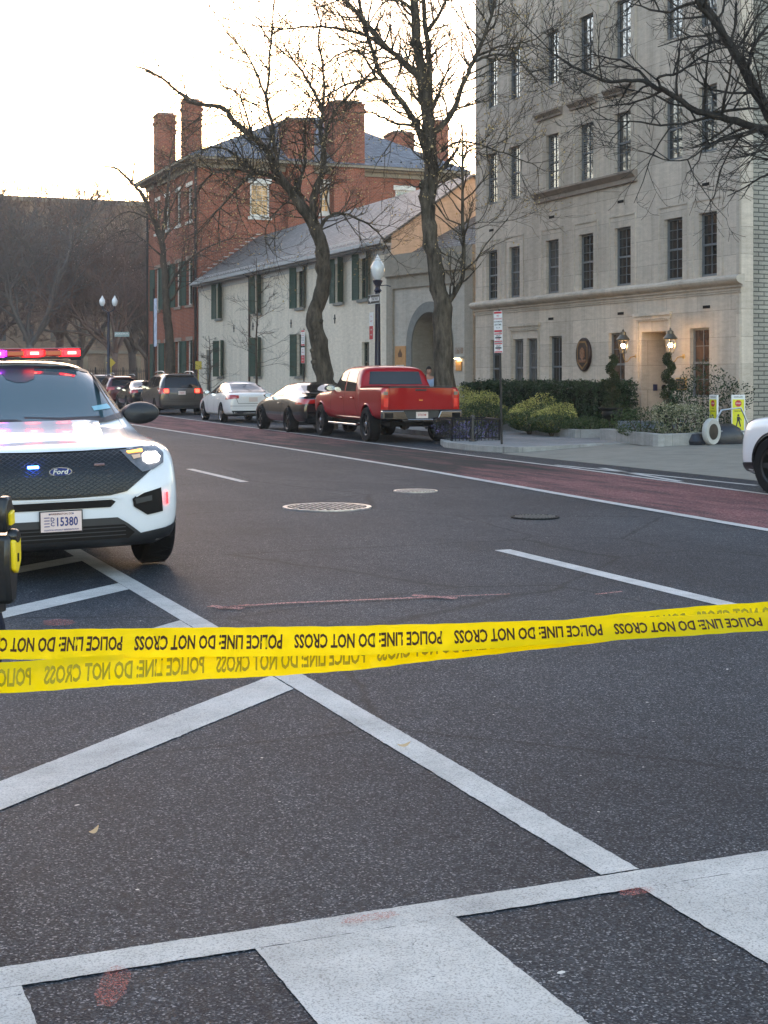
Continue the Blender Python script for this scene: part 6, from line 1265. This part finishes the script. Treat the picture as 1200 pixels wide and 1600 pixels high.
lantern(19.34, 31.02, 2.36, 'lit gas lantern on the wall left of the doorway', 1.0, .42); lantern(19.34, 28.95, 2.33, 'lit gas lantern on the wall right of the doorway', 1.0, .42)
G0 = Vector((21.35, 43.4, 0)); gw_ = lambda a, z, d: tuple(Vector(gf(a, z, d))+G0); p_ = gw_(1.6, 3.05, .9); lantern(p_[0], p_[1], 3.05, 'lit square lantern hanging inside the arched gateway', 1.15)
mb = MB(); mb.tube([(p_[0], p_[1], 3.5), (p_[0], p_[1], 3.85)], .01, 4)
tag(mb.build('lantern_chain', M['black_metal']), 'thin chain holding the lantern inside the gateway', 'chain')
ov = empty('oval_plaque', (FX-.06, 33.99, 2.17), 0, 'dark oval plaque with a gold crest on the stone wall', 'plaque')
mb = MB(); mb.lathe([(.001, -.02), (.95, -.02), (1, 0), (1, .05)], (0, 0, 0), 48, 'x', Matrix.Diagonal((1, .37, .455, 1))); mb.build('board', plain('dark_bronze', (.035, .018, .014), .3, .3), ov, smooth=30)
fo = lambda d: (lambda a, b: (-.022-d, -a, b)); mb = MB(); hexo = [(-.17, .36), (.17, .36), (.27, .22), (.27, -.22), (0, -.41), (-.27, -.22), (-.27, .22)]; hexi = [(a*.86, b*.86) for a, b in hexo]
for i in range(7): j = (i+1) % 7; mb.add([fo(.006)(*p) for p in (hexo[i], hexo[j], hexi[j], hexi[i])], [(0, 1, 2, 3)])
mb.build('gold_border', plain('aged_brass', (.26, .16, .07), .4, .8), ov)
mb = MB(); mb.prism([(0, .2), (.12, .12), (.12, -.06), (0, -.16), (-.12, -.06), (-.12, .12)], lambda a, b, d: fo(d)(a, b), 0, .015); mb.prism([(-.2, -.14), (.2, -.14), (.17, -.22), (-.17, -.22)], lambda a, b, d: fo(d)(a, b), 0, .02); mb.build('crest', plain('crest_bronze', (.22, .11, .06), .35, .6, var=.5, scale=20), ov, bevel=.005)
bp_ = empty('brass_plaque', (FX-.02, 29.44, 1.40), 0, 'small brass rimmed nameplate right of the doorway', 'plaque'); mb = MB(); mb.box(-.03, .015, -.21, .21, -.15, .15); mb.build('frame', M['brass'], bp_, bevel=.006); mb = MB(); mb.box(-.034, -.0305, -.18, .18, -.12, .12); mb.build('plate', plain('plaque_dark', (.06, .04, .035), .4), bp_)
mb = MB(); [mb.box(-.036, -.0345, -.13, .13, z, z+.012) for z in (-.08, -.035, .01, .055)]; mb.build('raised_lines', M['brass'], bp_)
def gbox(mb, a0, a1, z0, z1, d0, d1): fb(mb, gf, a0, a1, z0, z1, d0, d1)
sb = empty('notice_board', gw_(.86, 0, -.03), 0, 'tan notice board on the wall left of the arched gateway', 'sign'); off_ = Vector(gf(.86, 0, -.03))
g2 = lambda a, z, d: tuple(Vector(gf(a, z, d))-off_); mb = MB(); fb(mb, g2, .50, 1.22, 1.75, 2.68, -.05, -.014); bo_ = mb.build('board', plain('tan_board', (.48, .25, .10), .5, var=.08), sb, bevel=.004)
mb = MB(); fb(mb, g2, .6, 1.12, 1.93, 1.965, -.053, -.0505); fb(mb, g2, .6, 1.12, 1.985, 2.0, -.053, -.0505); mb.build('white_line', s_white, bo_)
text_on('sign_lettering', 'WHITE HOUSE', .085, lambda a, b: g2(.86+a, 1.965+b, -.056), s_white, bo_, bold=.004, xs=.95)
mb = MB(); mb.prism([(.74, 2.28), (.98, 2.28), (1.0, 2.4), (.9, 2.52), (.86, 2.6), (.82, 2.52), (.72, 2.4)], lambda a, b, d: g2(a, b, d), -.054, -.0505); mb.build('emblem', plain('emblem_brown', (.12, .06, .03), .5), bo_)
hn = empty('house_number', gw_(4.55, 0, -.02), 0, 'raised house number 1610 on the gateway wall', 'house number'); o2 = Vector(gf(4.55, 0, -.02)); g3 = lambda a, z, d: tuple(Vector(gf(a, z, d))-o2)
text_on('digits', '1610', .30, lambda a, b: g3(4.56+a, 2.45+b, -.03), plain('number_bronze', (.30, .16, .09), .5), hn, bold=.006, xs=.78)
nb = empty('name_board', gw_(4.55, 0, -.02), 0, 'small lit wooden nameboard under a bracket light right of the arch', 'sign'); mb = MB(); fb(mb, g3, 4.38, 4.72, 1.78, 2.1, -.05, -.014); mb.build('board', plain('wood_board', (.42, .22, .08), .5), nb, bevel=.006); mb = MB(); fb(mb, g3, 4.30, 4.85, 2.2, 2.27, -.2, -.014); mb.build('shelf_light', plain('shelf', (.42, .42, .4), .4), nb, bevel=.006)
mb = MB(); fb(mb, g3, 4.45, 4.65, 2.185, 2.198, -.16, -.06); mb.build('lamp', emis('shelf_lamp', (1, .75, .45), 6), nb)

# ------------------------------------------------------------------ pedestrian signs, cart, barrier by the wall
def ped_sign(x, y, z, rz, label):
    e = empty('crossing_sign', (x, y, z), rz, label, 'road sign', 'portable pedestrian crossing signs'); mb = MB(); mb.box(-.15, .15, -.02, .02, .1, .98); mb.box(-.17, .17, -.03, .03, .0, .12); pn = mb.build('panel', s_white, e, bevel=.008)
    mb = MB(); mb.box(-.125, .125, -.024, -.021, .2, .88); mb.build('yellow_field', s_yel, pn)
    f = lambda a, b: (a, -.0265, b); mb = MB(); mb.add([f(.075*math.cos(k*math.pi/4+math.pi/8), .79+.075*math.sin(k*math.pi/4+math.pi/8)) for k in range(8)], [tuple(range(8))]); mb.build('stop_symbol', s_red, pn)
    text_on('sign_lettering', 'STOP', .045, lambda a, b: (a, -.028, .79+b), s_white, pn, bold=.001); text_on('sign_lettering', 'STATE LAW', .045, lambda a, b: (a, -.0225, .93+b), s_black, pn, xs=.8, bold=.001)
    text_on('sign_lettering', 'FOR', .04, lambda a, b: (a, -.0265, .68+b), s_black, pn, bold=.001); text_on('sign_lettering', 'PEDESTRIANS', .034, lambda a, b: (a, -.0265, .62+b), s_black, pn, xs=.85, bold=.001)
    mb = MB(); w = [(0, .52, .028), ]; mb.add([f(.024*math.cos(k*.628), .53+.024*math.sin(k*.628)) for k in range(10)], [tuple(range(10))])
    for poly in ([(-.03, .50), (.03, .50), (.035, .40), (-.03, .40)], [(-.03, .40), (-.005, .40), (-.03, .29), (-.06, .27)], [(.0, .40), (.035, .40), (.06, .29), (.04, .27)], [(.03, .49), (.075, .42), (.065, .41), (.03, .46)]): mb.add([f(*p) for p in poly], [(0, 1, 2, 3)])
    mb.build('walking_figure', s_black, pn)
    mb = MB(); mb.box(-.3, .3, -.22, .22, -.07, 0); mb.build('rubber_base', M['rubber'], e, bevel=.02); return e
ped_sign(19.0, 26.75, .19, -90, 'yellow crossing sign turned nearly edge on, beside the white wheel'); ped_sign(19.55, 26.62, .19, -28, 'yellow crossing sign facing the street, nearest the building corner')
cart = empty('hose_cart', (18.3, 25.95, .10), 0, 'overturned cart with a white spoked wheel among black bags by the wall', 'cart'); mb = MB(); Mw = Matrix.Rotation(R(-68), 4, 'Z')
mb.lathe([(.13, -.05), (.27, -.06), (.29, -.03), (.29, .03), (.27, .06), (.13, .05), (.13, -.05)], (0, -.1, .30), 32, 'x', Mw); wl_ = mb.build('wheel', plain('white_rubber', (.42, .41, .38), .6), cart, smooth=40)
mb = MB(); mb.lathe([(.001, -.065), (.17, -.06), (.17, .06), (.001, .065)], (0, -.1, .30), 24, 'x', Mw); mb.build('hub', M['black_metal'], wl_, smooth=40)
mb = MB(); mb.tube([(0, 0, .3), (.4, .1, .75), (.9, .1, .8), (1.2, .1, .25)], .02, 6); mb.tube([(.1, .1, .3), (1.1, .15, .28)], .02, 6); mb.build('frame', M['steel'], cart, smooth=True)
mb = MB(); mb.lathe([(.001, 0), (.3, .02), (.34, .15), (.25, .35), (.1, .45), (.001, .46)], (.65, .25, 0), 14, 'z', Matrix.Diagonal((1.3, .7, 1, 1))); mb.lathe([(.001, 0), (.22, .02), (.25, .1), (.15, .25), (.001, .27)], (-.28, .1, 0), 12); mb.build('bag', plain('bin_bag', (.02, .022, .028), .35, bump=.6, scale=4), cart, smooth=True)
br_ = empty('crowd_barrier', (22.2, 26.3, .12), -22, 'steel crowd control barrier leaning by the pale brick wall at the right edge', 'barrier'); mb = MB()
mb.tube([(-1.1, 0, .1), (-1.1, 0, .95), (-1.0, 0, 1.08), (1.0, 0, 1.08), (1.1, 0, .95), (1.1, 0, .1)], .022, 8); mb.tube([(-1.1, 0, .2), (1.1, 0, .2)], .018, 8)
for k in range(17): mb.tube([(-.96+k*.12, 0, .2), (-.96+k*.12, 0, 1.08)], .009, 6)
mb.build('frame', M['steel'], br_, smooth=True); mb = MB(); [mb.tube([(x, -.3, .02), (x, 0, .12), (x, .3, .02)], .02, 6) for x in (-.9, .9)]; mb.build('foot', M['steel'], br_)

# ------------------------------------------------------------------ police tape
M['tape'], t, b = newmat('police_tape'); b.inputs['Base Color'].default_value = (1, .74, .0, 1); b.inputs['Roughness'].default_value = .4; b.inputs['Specular IOR Level'].default_value = .2
g = NT(t); tr_ = g.n('BsdfTranslucent'); tr_.inputs[0].default_value = (1, .78, .0, 1); mx = g.n('MixShader'); mx.inputs[0].default_value = .55; out = t.nodes['Material Output']; g.l(b.outputs[0], mx.inputs[1]); g.l(tr_.outputs[0], mx.inputs[2]); g.l(mx.outputs[0], out.inputs[0]); g.bump(g.noise(g.coord((1, 1, 3)), 9, 3), b, .25, .01)
ink1 = plain('tape_ink', (.05, .018, .004), .5, var=0); ink2 = plain('tape_ink_seen_through', (.36, .27, .01), .5, var=0)
tp = empty('police_tape', (1.0, 3.3, 0), 0, 'yellow police line tape folded in two strands across the foreground', 'tape')
org = Vector((1.0, 3.3, 0)); TW = .0762
def strand(P, mirror, ink, s0, pitch, cap):
    """P rows: lateral, height of centre line, distance ahead, visible share of the width"""
    def at(s):
        for a, b2 in zip(P, P[1:]):
            if s <= b2[0] or b2 is P[-1]:
                t = (s-a[0])/(b2[0]-a[0]); t = max(0, min(1, t)); return [a[i]+(b2[i]-a[i])*t for i in range(1, 4)]
    sm = {}
    def ats(s):
        k = [at(s+d) for d in (-.06, -.03, 0, .03, .06)]; return [sum(q[i] for q in k)/5 for i in range(3)]
    def pos(s, v, off=0):
        z, D, sh = ats(s); sh = min(.995, sh); si = math.sqrt(1-sh*sh); curl = .004*math.sin(s*9)+.0030*math.sin(s*23+v*20)+.0024*math.sin(s*61+v*70+2*math.sin(s*7))+.0012*math.sin(s*113-v*90)
        return tuple(CR*s+CF*(D+v*si+curl-off)+Vector((0, 0, z+v*sh))-org)
    mb = MB(); n = 420; k = 7; lo, hi = P[0][0], P[-1][0]; vs = []
    for i in range(n+1):
        s = lo+(hi-lo)*i/n
        for j in range(k): vs.append(pos(s, -TW/2+TW*j/(k-1)))
    mb.add(vs, [(i*k+j, (i+1)*k+j, (i+1)*k+j+1, i*k+j+1) for i in range(n) for j in range(k-1)]); st_ = mb.build('strand', M['tape'], tp, smooth='all')
    v_, f_ = text_data('POLICE LINE: DO NOT CROSS', .05, .0014, 'LEFT'); xa = min(a for a, _ in v_); xb = max(a for a, _ in v_); ya = min(b for _, b in v_); yb = max(b for _, b in v_)
    s = s0
    wd_ = pitch*.925
    while s > lo+.1:
        if s < hi: MB().add([pos(s-(a-xa)/(xb-xa)*wd_, ((b-ya)/(yb-ya)-.5)*cap*(1 if mirror else -1), .0012) for a, b in v_], f_).build('lettering', ink, st_)
        s -= pitch
strand(TAPE1, False, ink1, .148+.407*4, .407, .038); strand(TAPE2, True, ink2, -.464+.415*6, .415, .045)
# ------------------------------------------------------------------ people
def skin_mesh(name, chains, mat, parent, levels=2, root=0):
    """chains: lists of (point, radius); shared points join; grown with a Skin modifier into one surface"""
    pts = []; rad = []; edges = []
    def idx(p, r):
        for i, q in enumerate(pts):
            if (Vector(q)-Vector(p)).length < 1e-4: return i
        pts.append(tuple(p)); rad.append(r); return len(pts)-1
    for ch in chains:
        ids = [idx(p, r) for p, r in ch]; edges += list(zip(ids, ids[1:]))
    me = bpy.data.meshes.new(name); me.from_pydata(pts, edges, []); o = bpy.data.objects.new(name, me); C.objects.link(o)
    md = o.modifiers.new('skin', 'SKIN'); md.use_smooth_shade = True
    sv = me.skin_vertices[0].data
    for i, r in enumerate(rad):
        sv[i].radius = r if hasattr(r, '__len__') else (r, r); sv[i].use_root = (i == root)
    ss = o.modifiers.new('s', 'SUBSURF'); ss.levels = levels; ss.render_levels = levels
    m2 = evaluated(o); o.modifiers.clear(); o.data = m2; m2.materials.clear(); m2.materials.append(mat)
    m2.polygons.foreach_set('use_smooth', [True]*len(m2.polygons)); o.parent = parent; return o
skinm = plain('skin', (.45, .24, .17), .55, var=.08); hairm = plain('hair_dark', (.02, .014, .01), .6)
def head_shape(parent, c, s, skin_mat, hair_mat, face=(0, 1)):
    """face turned to +Y of the local frame: ellipsoid with brow, nose, chin and ears"""
    mb = MB(); n, k = 24, 18; vs = []
    for i in range(k+1):
        ph = math.pi*i/k; z = math.cos(ph); r = math.sin(ph)
        for j in range(n):
            a = 2*math.pi*j/n; x, y = r*math.cos(a), r*math.sin(a); X, Y, Z = x*.075, y*.095, z*.118
            if z < 0: X *= 1+.25*z; Y *= 1+.12*z
            f = max(0, y)
            if f > .75 and abs(x) < .25 and -.35 < z < .12: Y += .022*(1-abs(x)/.25)*(1-abs(z+.15)/.27)
            if f > .6 and .05 < z < .22 and .12 < abs(x) < .55: Y -= .008
            vs.append((X*s, Y*s, Z*s))
    mb.add(vs, [(i*n+j, i*n+(j+1) % n, (i+1)*n+(j+1) % n, (i+1)*n+j) for i in range(k) for j in range(n)])
    for sx in (1, -1): mb.lathe([(.001, -.008), (.02, -.006), (.024, .004), (.012, .01), (.001, .006)], (sx*.074*s, -.005*s, .0), 10, 'x', Matrix.Diagonal((1, .7, 1.3, 1)))
    h = mb.build('head', skin_mat, parent, smooth='all', loc=c)
    for sx in (1, -1):
        e_ = MB(); e_.lathe([(.001, -.009), (.008, -.006), (.0105, 0), (.008, .006), (.001, .009)], (sx*.031*s, .079*s, .018*s), 10, 'y'); e_.build('eye', plain('eye', (.08, .05, .04), .2) if 'eye' not in M else M['eye'], h, smooth=True); M['eye'] = h.children[-1].data.materials[0]
    m_ = MB(); m_.box(-.022*s, .022*s, .080*s, .088*s, -.058*s, -.051*s); m_.build('mouth', plain('lips', (.3, .11, .09), .5), h, bevel=.003)
    hb = MB(); vs = []
    for i in range(11):
        ph = math.pi*.56*i/10; z = math.cos(ph); r = math.sin(ph)
        for j in range(n):
            a = 2*math.pi*j/n; x, y = r*math.cos(a), r*math.sin(a); zz = max(z, .28) if y > .45 else z
            vs.append((x*.082*s, y*.1*s-.006, zz*.127*s+.004))
    hb.add(vs, [(i*n+j, i*n+(j+1) % n, (i+1)*n+(j+1) % n, (i+1)*n+j) for i in range(10) for j in range(n)]); hb.build('hair', hair_mat, h, smooth='all')
    return h
def hand(parent, w, d, up, s, mat, grip=.5):
    """w wrist point, d direction of the forearm, up = back-of-hand normal; palm, five bent fingers"""
    w, d, up = Vector(w), Vector(d).normalized(), Vector(up).normalized(); sd = d.cross(up).normalized()*s; ch = []
    palm = [(w-d*.02, (.026, .018)), (w+d*.03, (.032, .016)), (w+d*.07, (.038, .014))]
    obj_ = skin_mesh('hand', [palm], mat, parent, 2)
    fl_ = [(.030, .034, -.028), (.034, .040, -.009), (.032, .037, .010), (.026, .030, .028)]
    for i, (l1, l2, off) in enumerate(fl_):
        p0 = w+d*.07+sd*off; a1 = grip*(.5+.08*i); d1 = (d*math.cos(a1)-up*math.sin(a1)); a2 = grip*(1.3+.1*i); d2 = (d*math.cos(a2)-up*math.sin(a2)); a3 = grip*1.9; d3 = d*math.cos(a3)-up*math.sin(a3)
        skin_mesh('finger', [[(p0-d*.015, .009), (p0+d1*l1*.5, .009), (p0+d1*l1, .0085), (p0+d1*l1+d2*l2*.6, .008), (p0+d1*l1+d2*l2*.6+d3*.018, .0065)]], mat, obj_, 1)
    p0 = w+d*.02-sd*.026; dt = (d*.6-sd*.8-up*.25).normalized(); skin_mesh('thumb', [[(p0+sd*.01, .012), (p0+dt*.025, .0115), (p0+dt*.045, .0105), (p0+dt*.045+(d*.8-up*.5).normalized()*.028, .0085)]], mat, obj_, 1)
# officer at the left edge, seen from behind-right, standing; local +Y is the way he faces
navy = plain('uniform_navy', (.010, .013, .026), .8, var=.25, scale=20, bump=.25); leather = plain('duty_leather', (.012, .012, .013), .28, bump=.1); tas = plain('taser_yellow', (.75, .55, .01), .35)
of = empty('person', (.415, 4.985, 0), -30, 'police officer in dark navy uniform at the left edge, yellow handled device on the belt', 'person')
hp = (0, 0, .98)
skin_mesh('body', [[(hp, (.15, .105)), ((0, .01, 1.12), (.14, .10)), ((0, 0, 1.30), (.165, .115)), ((0, -.01, 1.45), (.15, .10)), ((0, 0, 1.53), .06), ((0, .01, 1.60), .055)],
    [((0, -.01, 1.45), (.15, .10)), ((.17, -.01, 1.44), .058), ((.21, -.03, 1.17), .045), ((.25, .05, .93), .033)], [((0, -.01, 1.45), (.15, .10)), ((-.19, -.01, 1.44), .062), ((-.26, -.03, 1.17), .047), ((-.24, .08, .94), .033)],
    [(hp, (.15, .105)), ((.14, 0, .88), .095), ((.22, .02, .71), .08), ((.12, .01, .47), .062), ((.05, -.02, .10), .045), ((.055, .08, .05), .04)], [(hp, (.15, .105)), ((-.10, 0, .88), .095), ((-.115, .03, .50), .062), ((-.12, 0, .10), .045), ((-.125, .10, .05), .04)]], skinm, of)
skin_mesh('shirt', [[((0, 0, 1.02), (.16, .115)), ((0, .01, 1.12), (.152, .112)), ((0, 0, 1.30), (.18, .13)), ((0, -.01, 1.46), (.16, .11)), ((0, 0, 1.53), .07)],
    [((0, -.01, 1.46), (.16, .11)), ((.18, -.01, 1.45), .07), ((.215, -.03, 1.17), .058), ((.24, .04, .98), .045)], [((0, -.01, 1.46), (.16, .11)), ((-.20, -.01, 1.45), .075), ((-.265, -.03, 1.17), .06), ((-.25, .06, .99), .045)]], navy, of)
skin_mesh('trousers', [[((0, 0, 1.03), (.165, .12)), ((0, 0, .97), (.165, .12)), ((.14, 0, .87), .112), ((.235, .02, .71), .10), ((.125, .01, .47), .08), ((.05, -.02, .08), .06)], [((0, 0, .97), (.165, .12)), ((-.105, 0, .87), .108), ((-.118, .03, .50), .08), ((-.122, 0, .08), .065)]], navy, of)
for bx in (.05, -.124): skin_mesh('boot', [[((bx, -.05, .05), .05), ((bx, .05, .045), .05), ((bx, .17, .03), .038)]], leather, of)
head_shape(of, (0, .03, 1.70), 1.05, skinm, hairm); cp = MB(); cp.lathe([(.0, .13), (.13, .12), (.135, .09), (.10, .055), (.098, .03)], (0, .02, 1.70), 24); cp.build('cap', navy, of, smooth=True)
hand(of, (.252, .055, .92), (0, .15, -1), (1, 0, 0), 1, skinm, .6); hand(of, (-.24, .085, .94), (0, .15, -1), (-1, 0, 0), -1, skinm, .6)
mb = MB(); mb.lathe([(.158, -.03), (.172, -.028), (.172, .028), (.158, .03)], (0, 0, 1.03), 32, 'z', Matrix.Diagonal((1.02, .76, 1, 1))); belt = mb.build('duty_belt', leather, of, smooth=40)
hs = empty('holster', (.335, -.09, 1.0)); hs.parent = of
mb = MB(); mb.prism([(-.045, .05), (.05, .06), (.045, -.07), (.03, -.17), (-.025, -.17), (-.05, -.05)], lambda a, b, d: (d, a, b), -.03, .035); mb.build('holster_shell', leather, hs, bevel=.014, smooth=40)
mb = MB(); mb.prism([(-.03, .055), (.02, .07), (.035, .13), (.01, .175), (-.03, .17), (-.05, .11)], lambda a, b, d: (d, a, b), -.012, .024); mb.build('grip', leather, hs, bevel=.01, smooth=40)
mb = MB(); mb.prism([(-.03, .035), (.03, .045), (.035, -.03), (.01, -.075), (-.02, -.06)], lambda a, b, d: (d, a, b), .028, .048); mb.build('taser_body', tas, hs, bevel=.007, smooth=40)
mb = MB(); mb.prism([(-.02, .12), (.01, .13), (.015, .085), (-.015, .08)], lambda a, b, d: (d, a, b), .006, .034); mb.build('taser_grip_stripe', tas, hs, bevel=.004); mb = MB(); mb.lathe([(.001, .05), (.018, .05), (.024, .042), (.024, .02)], (0, -.0, .045), 18, 'x'); mb.build('retention_hood', leather, hs, smooth=40); mb = MB(); mb.box(.047, .050, -.004, .006, -.035, -.008); mb.build('trigger_slot', M['dark'], hs)
mb = MB(); mb.box(.17, .32, -.10, -.04, .97, 1.04); mb.box(.16, .20, .04, .12, .95, 1.05); mb.build('pouch', leather, of, bevel=.012); mb = MB(); mb.tube([(.18, .02, 1.05), (.185, .02, 1.20)], .012, 8); mb.box(.15, .20, -.02, .05, 1.03, 1.13); mb.build('radio', leather, of, bevel=.008)
mb = MB(); mb.box(.235, .33, -.12, -.05, .80, .89); mb.tube([(.28, -.09, .89), (.27, -.08, .97)], .012, 6); mb.build('leg_pouch', leather, of, bevel=.012)
# pedestrian behind the pickup
def walker(loc, rz, label, shirt, trous):
    e = empty('person', loc, rz, label, 'person'); hp = (0, 0, .92)
    skin_mesh('body', [[(hp, (.14, .10)), ((0, 0, 1.1), (.13, .09)), ((0, 0, 1.28), (.155, .1)), ((0, 0, 1.41), (.13, .09)), ((0, 0, 1.48), .055), ((0, .01, 1.54), .05)], [((0, 0, 1.41), (.13, .09)), ((.18, 0, 1.4), .055), ((.22, -.04, 1.14), .042), ((.2, .06, .92), .03)], [((0, 0, 1.41), (.13, .09)), ((-.18, 0, 1.4), .055), ((-.22, .02, 1.14), .042), ((-.2, .14, .95), .03)],
        [(hp, (.14, .10)), ((.09, 0, .83), .09), ((.10, .1, .48), .058), ((.1, .0, .1), .042), ((.1, .1, .05), .036)], [(hp, (.14, .10)), ((-.09, 0, .83), .09), ((-.10, -.02, .48), .058), ((-.1, -.2, .12), .042), ((-.1, -.12, .05), .036)]], skinm, e)
    skin_mesh('shirt', [[((0, 0, .9), (.15, .11)), ((0, 0, 1.1), (.145, .105)), ((0, 0, 1.28), (.17, .115)), ((0, 0, 1.41), (.14, .1)), ((0, 0, 1.47), .065)], [((0, 0, 1.41), (.14, .1)), ((.185, 0, 1.4), .066), ((.225, -.04, 1.14), .053), ((.205, .05, .96), .04)], [((0, 0, 1.41), (.14, .1)), ((-.185, 0, 1.4), .066), ((-.225, .02, 1.14), .053), ((-.205, .12, .98), .04)]], shirt, e)
    skin_mesh('trousers', [[((0, 0, .96), (.15, .11)), ((0, 0, .9), (.15, .11)), ((.095, 0, .82), .1), ((.1, .1, .48), .072), ((.1, .0, .1), .055)], [((0, 0, .9), (.15, .11)), ((-.095, 0, .82), .1), ((-.1, -.02, .48), .072), ((-.1, -.2, .12), .055)]], trous, e)
    head_shape(e, (0, .02, 1.62), 1.0, skinm, hairm)
    for s, y in ((1, .02), (-1, -.18)): skin_mesh('shoe', [[((s*.1, y-.02, .045), .045), ((s*.1, y+.12, .03), .035)]], leather, e)
    hand(e, (.2, .062, .92), (0, .2, -1), (1, 0, 0), 1, skinm, .5); hand(e, (-.2, .142, .95), (0, .3, -1), (-1, 0, 0), -1, skinm, .5)
    mb = MB(); mb.tube([(-.02, -.13, 1.42), (.09, -.125, 1.46), (.10, .03, 1.49), (.11, .125, 1.36), (.1, .14, 1.1)], .018, 6); mb.build('strap', leather, e, smooth=True)
    return e
walker((16.75, 37.0, .12), 175, 'dark haired pedestrian in a light blue shirt standing behind the pickup', plain('blue_shirt', (.28, .38, .55), .8, var=.15), plain('dark_trousers', (.03, .03, .035), .8))
walker((17.9, 88.5, .12), 150, 'distant pedestrian whose head shows above the far parked cars', plain('grey_coat', (.06, .05, .05), .8), plain('dark_trousers2', (.03, .03, .035), .8))
# ------------------------------------------------------------------ evening haze
hm = bpy.data.materials.new('haze'); hm.use_nodes = True; t = hm.node_tree; t.nodes.clear(); pv = t.nodes.new('ShaderNodeVolumePrincipled'); pv.inputs['Color'].default_value = (.95, .93, .9, 1); pv.inputs['Density'].default_value = .0005; pv.inputs['Anisotropy'].default_value = .35
ho = t.nodes.new('ShaderNodeOutputMaterial'); t.links.new(pv.outputs[0], ho.inputs['Volume'])
mb = MB(); mb.box(-300, 260, -180, 320, -1.2, 34); tag(mb.build('haze', hm), kind='stuff')
matte()
